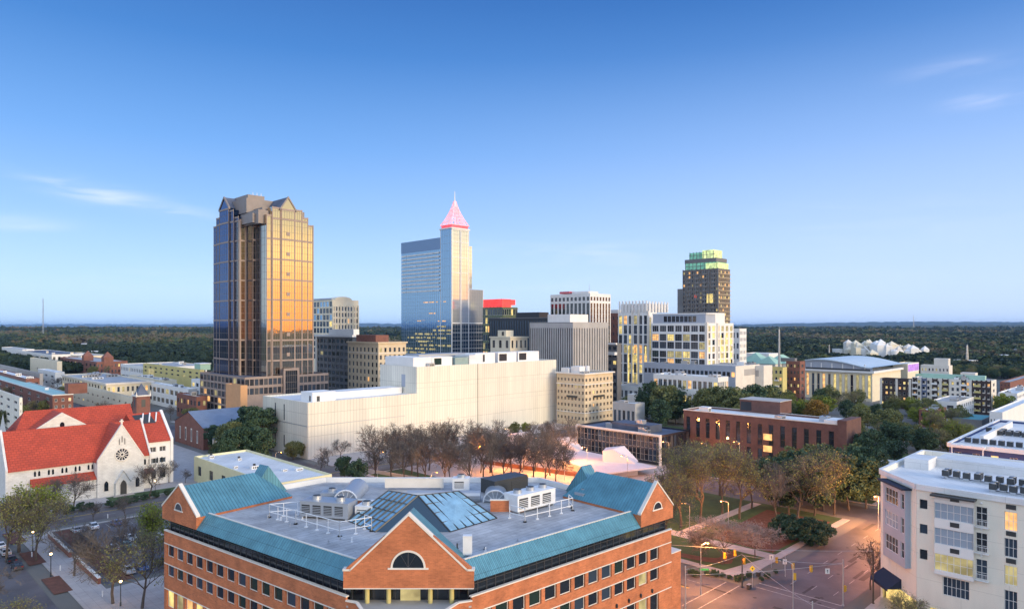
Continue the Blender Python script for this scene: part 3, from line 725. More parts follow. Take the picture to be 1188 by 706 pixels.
    B(mR, 'mansard', M_teal)
    # left wing: same, mirrored
    dlr = (-dl[0], -dl[1]); p0 = at(PL, dl, 39.2); mL = mansard(p0, dlr, 39.2, nl)
    B(mL, 'mansard', M_teal)
    gutter.obox(at(PR, dr, 0), dr, 37.4, 1.72, 2.05, 21.6, 22.42); gutter.obox(p0, dlr, 39.2, 1.72, 2.05, 21.6, 22.42)
    B(gutter, 'coping', M_cop)
    # flat roof
    rf = MB(); rp = [at(PL, dl, 0, nl, 2.0), (-22.3, 99.2), (-6.2, 99.2), at(PR, dr, 0, nr, 2.0), at(PR, dr, 46.8, nr, 2.0), BR, (6, 148), (-40, 148), BL, at(PL, dl, 51, nl, 2.0)]
    rp = [at(PL, dl, 1.0, nl, 1.9), (-21.5, 99.4), (-7, 99.4), at(PR, dr, 1.0, nr, 1.9), at(PR, dr, 46.8, nr, 1.9), at(BR, dr, -.2), (6, 147.9), (-40, 147.9), at(BL, dl, -.2), at(PL, dl, 51, nl, 1.9)]
    rf.prism(rp, 20.5, 21.6); B(rf, 'flat_roof', M_memb)
    # back parapets
    bp = MB(); bpts = [at(BR, dr, -4), (6, 148), (-40, 148), at(BL, dl, -4)]
    for i in range(3):
        p, q = bpts[i], bpts[i + 1]; d = norm2(q[0] - p[0], q[1] - p[1]); bp.obox(p, d, math.hypot(q[0] - p[0], q[1] - p[1]), -.05, .4, 21.6, 22.6)
    B(bp, 'back_parapet', M_wpl)
    # end gables: brick face on the street, metal roof running back
    def end_gable(p, d, n, t0, t1, dep, zap, side):
        w_ = t1 - t0; tm = (t0 + t1) / 2
        br = MB()
        fo = -.35
        A, Bq, C_ = at(p, d, t0, n, fo), at(p, d, t1, n, fo), at(p, d, tm, n, fo)
        A2, B2, C2 = at(p, d, t0, n, .5), at(p, d, t1, n, .5), at(p, d, tm, n, .5)
        zb, ze = 19.9, 22.1
        ring = lambda a, b, c: [(*a, zb), (*b, zb), (*b, ze), (*c, zap), (*a, ze)]
        R1, R2 = ring(A, Bq, C_), ring(A2, B2, C2)
        br.face(R1); br.face(list(reversed(R2)))
        for i in range(5): j = (i + 1) % 5; br.face([R1[j], R1[i], R2[i], R2[j]])
        br.obox(at(p, d, t0, n, .5), d, .35, 0, dep - .6, 19.9, 22.0); br.obox(at(p, d, t1 - .35, n, .5), d, .35, 0, dep - .6, 19.9, 22.0)
        B(br, 'gable_wall', M_brick)
        # rake coping
        cp = MB()
        for e, s_ in ((t0, 1), (t1, -1)):
            a = Vector((*at(p, d, e - s_ * .15, n, fo - .06), ze - .05)); b = Vector((*at(p, d, tm, n, fo - .06), zap + .12)); bk = Vector((*at((0, 0), (0, 0), 0, n, .7), 0))
            up = Vector((0, 0, .32)); q = [a, b, b + up, a + up]
            cp.face(q); cp.face([v + bk for v in reversed(q)]); cp.face([q[3], q[2], q[2] + bk, q[3] + bk]); cp.face([q[0], q[0] + bk, q[1] + bk, q[1]]); cp.face([q[0], q[3], q[3] + bk, q[0] + bk])
        # kneeler coping along the eave shoulders
        B(cp, 'coping', M_cop)
        # half round window
        def arch(r, dd, m_n, mt, zc, seg=14):
            a_ = MB(); pts = [(tm + r * math.cos(math.pi * i / seg), zc + r * math.sin(math.pi * i / seg)) for i in range(seg + 1)]
            f = [(*at(p, d, u, n, fo - dd), z) for u, z in pts]; a_.face(f)
            for i in range(len(f)):
                j = (i + 1) % len(f); bk = (n[0] * (dd + .02), n[1] * (dd + .02)); a_.face([f[j], f[i], (f[i][0] + bk[0], f[i][1] + bk[1], f[i][2]), (f[j][0] + bk[0], f[j][1] + bk[1], f[j][2])])
            return B(a_, m_n, mt)
        wn = arch(1.12, .05, 'arched_window', M_dg, 22.35)
        sur = MB(); seg = 14
        for i in range(seg):
            t1_, t2_ = math.pi * i / seg, math.pi * (i + 1) / seg
            sur.face([(*at(p, d, tm + r * math.cos(t), n, fo - .07), 22.35 + r * math.sin(t)) for r, t in ((1.12, t1_), (1.32, t1_), (1.32, t2_), (1.12, t2_))])
        sur.obox(at(p, d, tm - 1.5, n, fo), d, 3.0, -.12, 0, 22.13, 22.34)
        o = sur.build('window_surround', M_cop, wn, (0, 0, 0)); o.data.transform(Matrix.Translation((-off[0], -off[1], 0)))
        # metal roof with a hip at the back
        r_ = MB(); e0, e1 = t0 - .1, t1 + .1; zr = zap - .1; fo2 = .36
        a0, a1 = at(p, d, e0, n, fo2), at(p, d, e0, n, dep); b0, b1 = at(p, d, e1, n, fo2), at(p, d, e1, n, dep)
        c0, c1 = at(p, d, tm, n, fo2), at(p, d, tm, n, dep - 4.6)
        r_.face([(*a0, 22), (*c0, zr), (*c1, zr), (*a1, 22)]); r_.face([(*b1, 22), (*c1, zr), (*c0, zr), (*b0, 22)]); r_.face([(*a1, 22), (*c1, zr), (*b1, 22)])
        r_.face([(*a0, 22), (*a1, 22), (*b1, 22), (*b0, 22)]); r_.face([(*a0, 22), (*b0, 22), (*c0, zr)])
        ns_ = int((dep - .4) / .62)
        for i in range(ns_):      # standing seams on both slopes
            s_ = fo2 + i * .62; top = min(1, max(0, (dep - s_) / 4.6))
            for e in (e0, e1):
                lo = (*at(p, d, e, n, s_), 22.05); hi = (*at(p, d, e + (tm - e) * top, n, s_), 22.05 + (zr - 22) * top)
                lo2 = (*at(p, d, e, n, s_ + .06), 22.05); hi2 = (*at(p, d, e + (tm - e) * top, n, s_ + .06), 22.05 + (zr - 22) * top)
                r_.face([lo, hi, hi2, lo2] if e == e0 else [lo, lo2, hi2, hi])
                r_.face([(lo[0], lo[1], 22), (hi[0], hi[1], hi[2] - .05), hi, lo])
        B(r_, 'gable_roof', M_teal)
    end_gable(PR, dr, nr, 37.5, 47.0, 18.5, 26.9, 1)
    end_gable(EL, dlr, nl, 0, 12.0, 19, 26.6, -1)
    # short cross gables behind, only their peaks show over the ridges
    for p, d, n, tm in ((PR, dr, nr, 41.5), (EL, dlr, nl, 6.5)):
        m = MB(); c = at(p, d, tm, n, 17.3)
        s = 1 if tm > 20 else -1; dd = (-d[0] * s, -d[1] * s) if 0 else d
        a, b_, t_ = at(c, n, -4.2), at(c, n, 4.2), c; e = -5.5 if s > 0 else 5.5
        a2, b2, t2 = at(a, d, -e * s * 0 + (3 if s > 0 else -3)), at(b_, d, 3 if s > 0 else -3), at(t_, d, 3 if s > 0 else -3)
        m.face([(*a, 21.8), (*b_, 21.8), (*t_, 27.4)]); m.face([(*a2, 21.8), (*t2, 27.4), (*b2, 21.8)])
        m.face([(*a, 21.8), (*t_, 27.4), (*t2, 27.4), (*a2, 21.8)]); m.face([(*b_, 21.8), (*b2, 21.8), (*t2, 27.4), (*t_, 27.4)])
        B(m, 'cross_gable', M_teal)
    # central gable
    g = MB(); y0, y1 = 95.0, 95.9; xa, xb, xm = -23.25, -5.25, -14.25; zb, ze, zt = 18.95, 21.3, 28.9
    R1 = [(xa, y0, zb), (xb, y0, zb), (xb, y0, ze), (xm, y0, zt), (xa, y0, ze)]; R2 = [(x, y1, z) for x, y, z in R1]
    g.face(R1); g.face(list(reversed(R2)))
    for i in range(5): j = (i + 1) % 5; g.face([R1[j], R1[i], R2[i], R2[j]])
    B(g, 'gable_wall', M_brick)
    cp = MB()
    for xe, s_ in ((xa, 1), (xb, -1)):
        xs_ = xe + s_ * 1.0
        q = [(xs_ - s_ * .1, y0 - .08, ze - .05), (xm, y0 - .08, zt), (xm, y0 - .08, zt + .36), (xs_ - s_ * .1, y0 - .08, ze + .25)]
        k = [(x, y1 + .1, z) for x, y, z in q]; cp.face(q); cp.face(k[::-1]); cp.face([q[3], q[2], k[2], k[3]]); cp.face([q[1], q[0], k[0], k[1]])
        cp.box(min(xe - s_ * .1, xs_), max(xe - s_ * .1, xs_), y0 - .08, y1 + .1, ze + .0, ze + .26)
    cp.box(xa, xb, y0 - .06, y1, zb - .12, zb - .002)
    B(cp, 'coping', M_cop)
    a_ = MB(); seg = 20; rr = 2.15; zc = 21.75; xc = -14.3
    a_.face([(xc + rr * math.cos(math.pi * i / seg), y0 - .03, zc + rr * math.sin(math.pi * i / seg)) for i in range(seg, -1, -1)][::-1]); wn = B(a_, 'arched_window', M_dg)
    sr = MB()
    for i in range(seg):
        t1_, t2_ = math.pi * i / seg, math.pi * (i + 1) / seg
        P_ = lambda r, t, y: (xc + r * math.cos(t), y, zc + r * math.sin(t))
        sr.face([P_(rr, t1_, y0 - .1), P_(rr + .26, t1_, y0 - .1), P_(rr + .26, t2_, y0 - .1), P_(rr, t2_, y0 - .1)]); sr.face([P_(rr + .26, t1_, y0 - .1), P_(rr + .26, t1_, y0), P_(rr + .26, t2_, y0), P_(rr + .26, t2_, y0 - .1)])
        sr.face([P_(rr, t1_, y0 - .1), P_(rr, t2_, y0 - .1), P_(rr, t2_, y0), P_(rr, t1_, y0)])
    sr.box(xc - 2.8, xc + 2.8, y0 - .16, y0 - .002, zc - .22, zc)
    o = sr.build('window_surround', M_cop, wn); o.data.transform(Matrix.Translation((-off[0], -off[1], 0)))
    fm = MB(); fm.box(xc - .05, xc + .05, y0 - .07, y0 - .035, zc, zc + rr)
    for t in (.33, .67): fm.tube((xc, y0 - .05, zc), (xc + rr * math.cos(math.pi * t), y0 - .05, zc + rr * math.sin(math.pi * t)), .03, .03, 4)
    o = fm.build('window_frame', M_frd, wn); o.data.transform(Matrix.Translation((-off[0], -off[1], 0)))
    r_ = MB(); yb = 99.8; zr = zt - .15; e = .3
    A0, A1 = (xa + .9, y1, ze - .1), (xa + .9, yb, ze - .1); B0, B1 = (xb - .9, y1, ze - .1), (xb - .9, yb, ze - .1); C0, C1 = (xm, y1, zr), (xm, yb + .2, zr)
    r_.face([A0, C0, C1, A1]); r_.face([B1, C1, C0, B0]); r_.face([A1, C1, B1]); r_.face([A0, B0, C0]); r_.face([A0, A1, B1, B0])
    for i in range(7):
        y = y1 + .05 + i * .62
        for xe in (xa + .9, xb - .9):
            q = [(xe, y, ze - .02), (xm, y, zr + .06), (xm, y + .06, zr + .06), (xe, y + .06, ze - .02)]; r_.face(q if xe < xm else q[::-1])
    B(r_, 'gable_roof', M_teal)
    # atrium skylights
    RL, RC, RR = (-21.8, 121.5, 26.0), (-16, 117.2, 26.2), (-9.4, 121.2, 26.0)
    def skyl(q, nx, nz):        # q: bottom left, bottom right, top right, top left
        a, b, c, d = map(Vector, q); m = MB(); m.face([a, b, c, d]); sk = B(m, 'skylight', M_sky)
        fb = MB()
        for i in range(nx + 1): t = i / nx; fb.tube(a.lerp(b, t) + Vector((0, 0, .04)), d.lerp(c, t) + Vector((0, 0, .04)), .15, .15, 4)
        for i in range(nz + 1): t = i / nz; fb.tube(a.lerp(d, t) + Vector((0, 0, .05)), b.lerp(c, t) + Vector((0, 0, .05)), .09, .09, 4)
        o = fb.build('glazing_bars', M_dmet, sk); o.data.transform(Matrix.Translation((-off[0], -off[1], 0)))
    skyl(((-28.2, 118.2, 21.62), (-22.2, 111.9, 21.62), RC, RL), 6, 4)
    skyl(((-10.0, 111.9, 21.62), (-2.6, 119.8, 21.62), RR, RC), 6, 4)
    hp = MB(); hp.face([(-22.2, 111.9, 21.62), (-10.0, 111.9, 21.62), RC]); hp.face([RL, RC, RR, (-9.4, 128, 21.62), (-21.8, 128, 21.62)])
    hp.face([(-28.2, 118.2, 21.62), RL, (-21.8, 128, 21.62)]); hp.face([(-2.6, 119.8, 21.62), (-9.4, 128, 21.62), RR]); B(hp, 'skylight_hip', flat('shaded_roof_metal', (.035, .07, .11), .35, .3))  # hip is navy: the roof slope's shadow is put into its colour
    # low brick gable walls and barrel vaults left and right of the skylights
    for s, xx in ((-1, -29.5), (1, -.9)):
        b_ = MB(); b_.box(xx - 3.0, xx + 3.0, 124.2, 124.7, 21.6, 23.6); B(b_, 'upstand_wall', M_brick)
        b_ = MB(); b_.box(xx - 3.1, xx + 3.1, 124.1, 124.8, 23.6, 23.78); B(b_, 'coping', M_cop)
        bv = MB(); r = 2.2; n = 12; xq = -31.5 if s < 0 else -3.2
        for i in range(n):
            t1_, t2_ = math.pi * i / n, math.pi * (i + 1) / n
            bv.quad((xq + r * math.cos(t1_), 130.5, 21.7 + r * math.sin(t1_)), (xq + r * math.cos(t1_), 141, 21.7 + r * math.sin(t1_)), (xq + r * math.cos(t2_), 141, 21.7 + r * math.sin(t2_)), (xq + r * math.cos(t2_), 130.5, 21.7 + r * math.sin(t2_)))
            bv.face([(xq, 130.6, 21.7), (xq + r * math.cos(t1_), 130.6, 21.7 + r * math.sin(t1_)), (xq + r * math.cos(t2_), 130.6, 21.7 + r * math.sin(t2_))])
        v_ = B(bv, 'barrel_vault', M_metal, smooth=False)
        rb = MB()
        for i in range(n): rb.tube((xq + 2.25 * math.cos(math.pi * i / n), 130.4, 21.7 + 2.25 * math.sin(math.pi * i / n)), (xq + 2.25 * math.cos(math.pi * (i + 1) / n), 130.4, 21.7 + 2.25 * math.sin(math.pi * (i + 1) / n)), .14, .14, 5)
        for i in range(1, n, 2): rb.tube((xq, 130.4, 21.7), (xq + 2.25 * math.cos(math.pi * i / n), 130.4, 21.7 + 2.25 * math.sin(math.pi * i / n)), .07, .07, 5)
        o = rb.build('vault_ribs', M_wmet, v_); o.data.transform(Matrix.Translation((-off[0], -off[1], 0)))
    # plant: cooling unit with louvres, air handler, ducts, screens
    def unit(x, y, d, Lx, Wx, hh, m, fans=0, lou=0, z=21.6, name='air_handler'):
        u = MB(); p = (x, y); u.obox(p, d, Lx, 0, Wx, z + .35, z + hh); u.obox(p, d, Lx, -.08, Wx + .08, z + hh, z + hh + .12)
        for t in (.3, Lx - .6): u.obox(at(p, d, t), d, .3, .1, Wx - .1, z, z + .35, 1)
        for i in range(lou):
            t = .4 + i * (Lx - .8) / lou
            u.obox(at(p, d, t), d, (Lx - .8) / lou * .72, -.06, 0, z + .8, z + hh - .5, 2)
            for k in range(5): u.obox(at(p, d, t), d, (Lx - .8) / lou * .72, -.1, -.06, z + .9 + k * (hh - 1.5) / 5, z + 1.0 + k * (hh - 1.5) / 5, 0)
        n = (-d[1], d[0])
        for i in range(fans): c = at(p, d, (i + .5) * Lx / fans, n, Wx / 2); u.tube((*c, z + hh + .12), (*c, z + hh + .75), .8, .8, 12, 1); u.tube((*c, z + hh + .76), (*c, z + hh + .8), .65, .65, 12, 2)
        return B(u, name, [m, M_metal, M_dmet])
    unit(1.0, 122.5, dr, 9.6, 3.6, 3.1, M_wmet, 3, 3, name='cooling_unit'); unit(-3.4, 134.5, dr, 9, 4.2, 3.0, M_dmet, 0, 2)
    unit(-37.0, 120.2, (.97, -.24), 9.2, 3.6, 2.9, M_metal, 2, 4); unit(-27.2, 119.4, (.97, -.24), 3.2, 2.6, 2.2, M_wmet, 1, 1)
    unit(-36.5, 131, (1, 0), 4, 2.5, 1.6, M_metal, 1, 1); unit(-12, 139, (1, 0), 3.4, 2.2, 2.6, M_wmet, 1, 1); unit(-26, 141, (1, 0), 12, .5, 2.2, M_cop, 0, 0, name='screen_wall'); unit(13.5, 131, dr, 3.4, 2.2, 1.4, M_metal, 1, 1)
    unit(-7.1, 99.6, (1, 0), 1.3, .8, 3.0, M_wmet, 0, 0, name='electrical_cabinet')
    dc = MB(); dc.tube((-38, 127.8, 22.3), (-24.5, 127.8, 22.3), .6, .6, 10); dc.tube((-24.5, 127.8, 22.3), (-24.5, 132, 22.3), .6, .6, 10); B(dc, 'duct', M_wmet)
    dc = MB(); dc.tube((-20, 131.5, 22.6), (-6, 131.5, 22.6), 1.1, 1.1, 12); B(dc, 'duct', M_metal)
    def rail(pts, hh=2.3, name='screen_frame'):
        r = MB()
        for i in range(len(pts) - 1):
            a, b = Vector((*pts[i], 21.6)), Vector((*pts[i + 1], 21.6)); n = max(1, round((b - a).length / 2.6))
            for z in (hh, hh * .42): r.tube(a + Vector((0, 0, z)), b + Vector((0, 0, z)), .075, .075, 6)
            for k in range(n + 1): q = a.lerp(b, k / n); r.tube(q, q + Vector((0, 0, hh)), .075, .075, 6); r.box(q.x - .28, q.x + .28, q.y - .28, q.y + .28, 21.6, 21.72)
        return B(r, name, M_wmet)
    rail([(-33.5, 123.8), (-42.4, 120.5), (-36.5, 116.4), (-27.4, 109.6), (-22.9, 112.4), (-24.3, 113.7)])
    rail([(-.4, 120.0), (2.2, 117.6), (11.0, 124.9), (10.5, 127.5)])
    rr_ = random.Random(4)
    for i in range(26):      # vents and pipes on the membrane
        t = rr_.uniform(3, 36); s = rr_.uniform(4, 18); p = at(PR, dr, t, nr, s) if i % 2 else at(PL, dl, t, nl, s)
        if -29 < p[0] < -2 and 108 < p[1] < 129: continue
        v = MB(); v.tube((*p, 21.6), (*p, 21.6 + rr_.uniform(.3, .8)), .12, .12, 6); v.box(p[0] - .2, p[0] + .2, p[1] - .2, p[1] + .2, 21.6, 21.66); B(v, 'roof_vent', rr_.choice((M_metal, M_wmet, M_dmet)))
    # wall lanterns above the arcade on the right wing
    for i in range(9):
        p = at(PR, dr, 15 + i * 3.3 + .6 - 1.0, nr, -.2); l_ = MB(); l_.tube((*p, 7.6), (*p, 8.1), .12, .2, 6); l_.ball((p[0], p[1], 8.2), .16); B(l_, 'wall_lantern', M_dmet)
    ic = MB(); ic.prism([at(PL, (1, 0), 0, (0, 1), 1.6), at(PR, (-1, 0), 0, (0, 1), 1.6), at(PR, dr, LR - 1, nr, 1.6), at(BR, dr, -1), (5, 147), (-39, 147), at(BL, dl, -1), at(PL, dl, LL - 1, nl, 1.6)], 0, 16.3); B(ic, 'interior_core', M_black)
    wl = []
    for p, d, w1, h1, rec, sp in wins: wl.append(((p[0] - off[0], p[1] - off[1], p[2]), d, w1, h1, rec, sp))
    place_windows(root, wl, (off[0], off[1]), 0)
brick_office()

# ------------------------------------------------------------------ church with red roofs
def church():
    X, Y = XY(63.5, 249); root = thing('church', 'pale granite church with steep red tile roofs and a rose window', 'church', (X, Y, 0), math.radians(45))
    a0 = 63.5      # local x = a - 63.5, local y = b - 249
    def B(mb, n, m, par=root): return mb.build(n, m, par)
    # entrance gable
    g = MB(); W0, W1 = -1.5, 12.2; xm = 5.6; ze, zt = 11.4, 22.6
    hole_ops = []
    g.face([(W0, 0, 0), (W1, 0, 0), (W1, 0, ze), (xm, 0, zt), (W0, 0, ze)])
    g.face([(W0, .8, 0), (W0, 0, 0), (W0, 0, ze), (W0, .8, ze)]); g.face([(W1, 0, 0), (W1, .8, 0), (W1, .8, ze), (W1, 0, ze)])
    g.face([(W1, .8, 0), (W0, .8, 0), (W0, .8, ze), (xm, .8, zt), (W1, .8, ze)])
    g.box(W0, W0 + .5, .8, 12, 0, ze - .2); g.box(W1 - .5, W1, .8, 12, 0, ze - .2)
    B(g, 'entrance_gable', M_chst)
    c = MB()
    for xe in (W0, W1):
        q = [(xe, -.12, ze - .1), (xm, -.12, zt), (xm, -.12, zt + .55), (xe, -.12, ze + .55)]; k = [(x, .95, z) for x, y, z in q]
        if xe > xm: q = q[::-1]; k = k[::-1]
        c.face(q[::-1] if xe < xm else q); c.face(k); c.face([(xe, -.12, ze + .55), (xm, -.12, zt + .55), (xm, .95, zt + .55), (xe, .95, ze + .55)])
        c.face([(xe, -.12, ze - .1), (xe, .95, ze - .1), (xe, .95, ze + .55), (xe, -.12, ze + .55)])
    c.box(xm - .25, xm + .25, .2, .7, zt + .5, zt + 2.0); c.box(xm - .6, xm + .6, .3, .6, zt + 1.2, zt + 1.5)
    B(c, 'gable_coping', M_cop)
    # rose window
    ro = MB(); cz = 13.2; n = 24
    ro.face([(xm + 1.95 * math.cos(2 * math.pi * i / n), -.04, cz + 1.95 * math.sin(2 * math.pi * i / n)) for i in range(n)]); rw = B(ro, 'rose_window', M_dg)
    tr = MB()
    for i in range(12):
        t = 2 * math.pi * i / 12; tr.tube((xm + .45 * math.cos(t), -.12, cz + .45 * math.sin(t)), (xm + 2 * math.cos(t), -.12, cz + 2 * math.sin(t)), .13, .13, 5)
    for rr, tt in ((.5, .16), (2.05, .2)):
        for i in range(n):
            t, t2 = 2 * math.pi * i / n, 2 * math.pi * (i + 1) / n; tr.tube((xm + rr * math.cos(t), -.12, cz + rr * math.sin(t)), (xm + rr * math.cos(t2), -.12, cz + rr * math.sin(t2)), tt, tt, 5)
    B(tr, 'tracery', M_cop, rw)
    def lancet(x, z0, w_, h_, y=-.04, nm='lancet_window', m=M_dg, axis='y'):
        l_ = MB(); pts = [(-w_ / 2, 0), (w_ / 2, 0), (w_ / 2, h_ * .7), (w_ * .3, h_ * .88), (0, h_), (-w_ * .3, h_ * .88), (-w_ / 2, h_ * .7)]
        f = [(x + u, y, z0 + v) for u, v in pts]; l_.face(f)
        for i in range(len(f)): j = (i + 1) % len(f); l_.face([f[j], f[i], (f[i][0], 0.02, f[i][2]), (f[j][0], .02, f[j][2])])
        o = B(l_, nm, m)
        s = MB()
        for i in range(len(pts)):
            j = (i + 1) % len(pts)
            if i == 0: continue
            s.tube((x + pts[i][0] * 1.06, y - .08, z0 + pts[i][1]), (x + pts[j][0] * 1.06, y - .08, z0 + pts[j][1]), w_ * .07, w_ * .07, 4)
        B(s, 'window_surround', M_cop, o)
    # porch around the door
    po = MB(); po.box(xm - 2.2, xm + 2.2, -1.4, -.01, 0, 4.2); po.face([(xm - 2.2, -1.4, 4.2), (xm + 2.2, -1.4, 4.2), (xm, -1.4, 8.0)]); po.face([(xm - 2.4, -1.6, 4.1), (xm, -1.6, 8.2), (xm, -.01, 8.2), (xm - 2.4, -.01, 4.1)]); po.face([(xm, -1.6, 8.2), (xm + 2.4, -1.6, 4.1), (xm + 2.4, -.01, 4.1), (xm, -.01, 8.2)])
    B(po, 'porch', M_chst)
    lancet(xm, 0.1, 2.0, 5.2, -1.46, 'door', M_dmet)
    for x in (xm - 4.6, xm + 4.6): lancet(x, 2.0, 1.3, 3.4)
    for dx in (-.8, 0, .8): lancet(xm + dx, 17.2 - abs(dx), .35, 2.2, -.04, 'lancet_window', M_dconc)
    st = MB()
    for i in range(3): st.box(xm - 2.6 - i * .3, xm + 2.6 + i * .3, -1.45 - (i + 1) * .4, -1.45 - i * .4, 0, .5 - i * .15)
    B(st, 'steps', M_walk)
    # nave running along a
    xl, xr = a_of(4, 259) - a0, a_of(163, 262) - a0; yf, yb, ym = 4.0, 24.0, 13.5; ze2, zr = 11.4, 22.0
    nv = MB(); nv.box(xl, xr, yf, yb, 0, ze2); nv.face([(xl, yb, ze2), (xl, yf, ze2), (xl, ym, zr)]); nv.face([(xr, yf, ze2), (xr, yb, ze2), (xr, ym, zr)])
    # raised end gable walls
    for x in (xl - .5, xr):
        q = [(x, yf - .4, 0), (x, yf - .4, ze2 + .4), (x, ym, zr + .9), (x, yb + .4, ze2 + .4), (x, yb + .4, 0)]; k = [(x + .6, y, z) for _, y, z in q]
        nv.face(q); nv.face(k[::-1])
        for i in range(4): nv.face([q[i + 1], q[i], k[i], k[i + 1]])
    B(nv, 'nave_wall', M_chst)
    r = MB(); e = .5; sl_ = (zr - ze2) / (ym - yf)
    r.face([(xl + .1, yf - e, ze2 - e * sl_ + .3), (xr, yf - e, ze2 - e * sl_ + .3), (xr, ym, zr + .3), (xl + .1, ym, zr + .3)]); r.face([(xr, yb + e, ze2 - e * sl_ + .3), (xl + .1, yb + e, ze2 - e * sl_ + .3), (xl + .1, ym, zr + .3), (xr, ym, zr + .3)])
    B(r, 'nave_roof', M_red)
    r = MB(); ya = .9; ye = ym
    r.face([(W0 - .3, ya, ze - .2), (xm, ya, zt), (xm, ye, zt), (W0 - .3, 3.6, ze - .2)][0:4]); r.face([(W1 + .3, ya, ze - .2), (W1 + .3, 3.6, ze - .2), (xm, ye, zt), (xm, ya, zt)])
    B(r, 'gable_roof', M_red)
    # aisle: lower wall in front of nave on the left with small paired windows and lean-to roof
    ai = MB(); axl = a_of(36, 253) - a0; ai.box(axl, W0 - .02, 0.8, 4, 0, 6.2); B(ai, 'aisle_wall', M_chst)
    r = MB(); r.face([(axl - .3, .3, 6.1), (W0 - .02, .3, 6.1), (W0 - .02, 3.98, 8.2), (axl - .3, 3.98, 8.2)]); r.face([(axl - .3, .3, 6.1), (axl - .3, 3.98, 8.2), (axl - .3, 3.98, 6.1)]); B(r, 'aisle_roof', M_red)
    x = axl + 1.0; i = 0
    while x < W0 - 1:
        for dx in (0, 1.1): lancet_y(root, x + dx, 8.9, .55, 1.7, 3.98)
        x += 3.6
    for x in (W1 + 1.5, W1 + 3.0): lancet_y(root, x, 8.2, .7, 2.0, 3.98)
    for x in (W1 + 5.4, W1 + 6.9): lancet_y(root, x, 8.2, .7, 2.0, 3.98)
    cn = MB(); cn.box(W1 + .5, W1 + 3.8, 1.6, 3.98, 5.4, 5.6); cn.face([(W1 + .2, 1.2, 5.6), (W1 + 4.0, 1.2, 5.6), (W1 + 4.0, 3.98, 6.8), (W1 + .2, 3.98, 6.8)]); B(cn, 'side_canopy', M_brickd)
    # rear hall: cross gable and long red roof behind
    hx0, hx1 = a_of(6, 280) - a0, a_of(152, 283) - a0; hz, hr = 15.5, 25.7
    h0, h1, hm = 25, 45, 35
    hb = MB(); hb.box(hx0, hx1, h0, h1, 0, hz); hb.face([(hx0, h1, hz), (hx0, h0, hz), (hx0, hm, hr)]); hb.face([(hx1, h0, hz), (hx1, h1, hz), (hx1, hm, hr)]); B(hb, 'hall_wall', M_chst)
    r = MB(); r.face([(hx0 - .4, h0 - .5, hz - .3), (hx1, h0 - .5, hz - .3), (hx1, hm, hr + .3), (hx0 + 6, hm, hr + .3)]); r.face([(hx1, h1 + .5, hz - .3), (hx0 - .4, h1 + .5, hz - .3), (hx0 + 6, hm, hr + .3), (hx1, hm, hr + .3)]); r.face([(hx0 - .4, h1 + .5, hz - .3), (hx0 - .4, h0 - .5, hz - .3), (hx0 + 6, hm, hr + .3)]); B(r, 'hall_roof', M_red)
    # white gable of the hall facing the street above the nave roof
    gx = a_of(72, 271) - a0; gw = 10.0
    gg = MB(); gg.face([(gx - gw, 21.8, 11.4), (gx + gw, 21.8, 11.4), (gx + gw, 21.8, 19.4), (gx, 21.8, 26.0), (gx - gw, 21.8, 19.4)]); gg.face([(gx + gw, 22.4, 11.4), (gx - gw, 22.4, 11.4), (gx - gw, 22.4, 19.4), (gx, 22.4, 26.0), (gx + gw, 22.4, 19.4)])
    gg.face([(gx - gw, 21.8, 19.4), (gx, 21.8, 26.0), (gx, 22.4, 26.0), (gx - gw, 22.4, 19.4)][::-1]); gg.face([(gx, 21.8, 26.0), (gx + gw, 21.8, 19.4), (gx + gw, 22.4, 19.4), (gx, 22.4, 26.0)][::-1]); gg.box(gx + gw - .5, gx + gw, 22.4, 35, 11, 19.2); gg.box(gx - gw, gx - gw + .5, 22.4, 35, 11, 19.2)
    B(gg, 'transept_gable', M_chst)
    r = MB(); r.face([(gx - gw - .3, 22.4, 19.2), (gx, 22.4, 25.8), (gx, 38, 25.8), (gx - gw - .3, 38, 19.2)][::-1]); r.face([(gx, 22.4, 25.8), (gx + gw + .3, 22.4, 19.2), (gx + gw + .3, 38, 19.2), (gx, 38, 25.8)][::-1]); B(r, 'transept_roof', M_red)
    ov = MB(); ov.face([(gx + .7 * math.cos(2 * math.pi * i / 12), 21.75, 21.8 + 1.0 * math.sin(2 * math.pi * i / 12)) for i in range(12)]); B(ov, 'oval_window', M_dg)
    # school wing at the right end: three storeys under a red gable roof
    wx0 = a_of(169, 257) - a0; wx1 = a_of(199, 257) - a0; wy = 8.0; wz = 15.0
    wl = MB(); wins = []
    ops = []
    for j, (z0, z1) in enumerate(((7.4, 9.2), (11.3, 13.1))):
        for i in range(2): u = 1.3 + i * (wx1 - wx0 - 2.4) * .52; ops.append((u, u + 2.1, z0, z1, dict(nx=2, lit=0, fw=.12)))
    facade(wl, wins, (wx0, wy), (1, 0), wx1 - wx0, 0, wz, ops, .3)
    wl.quad((wx1, wy, 0), (wx1, wy + 22, 0), (wx1, wy + 22, wz), (wx1, wy, wz)); wl.quad((wx0, wy + 22, 0), (wx0, wy, 0), (wx0, wy, wz), (wx0, wy + 22, wz)); wl.quad((wx1, wy + 22, 0), (wx0, wy + 22, 0), (wx0, wy + 22, wz), (wx1, wy + 22, wz))
    B(wl, 'wing_wall', M_wpl)
    for i in range(2):
        u = wx0 + 2.3 + i * (wx1 - wx0 - 2.4) * .52; l_ = MB(); f = [(u - .95, wy - .04, 2.2), (u + .95, wy - .04, 2.2), (u + .95, wy - .04, 4.6)] + [(u + .95 * math.cos(math.pi * q / 8), wy - .04, 4.6 + .95 * math.sin(math.pi * q / 8)) for q in range(1, 8)] + [(u - .95, wy - .04, 4.6)]
        l_.face(f); B(l_, 'arched_window', M_dg)
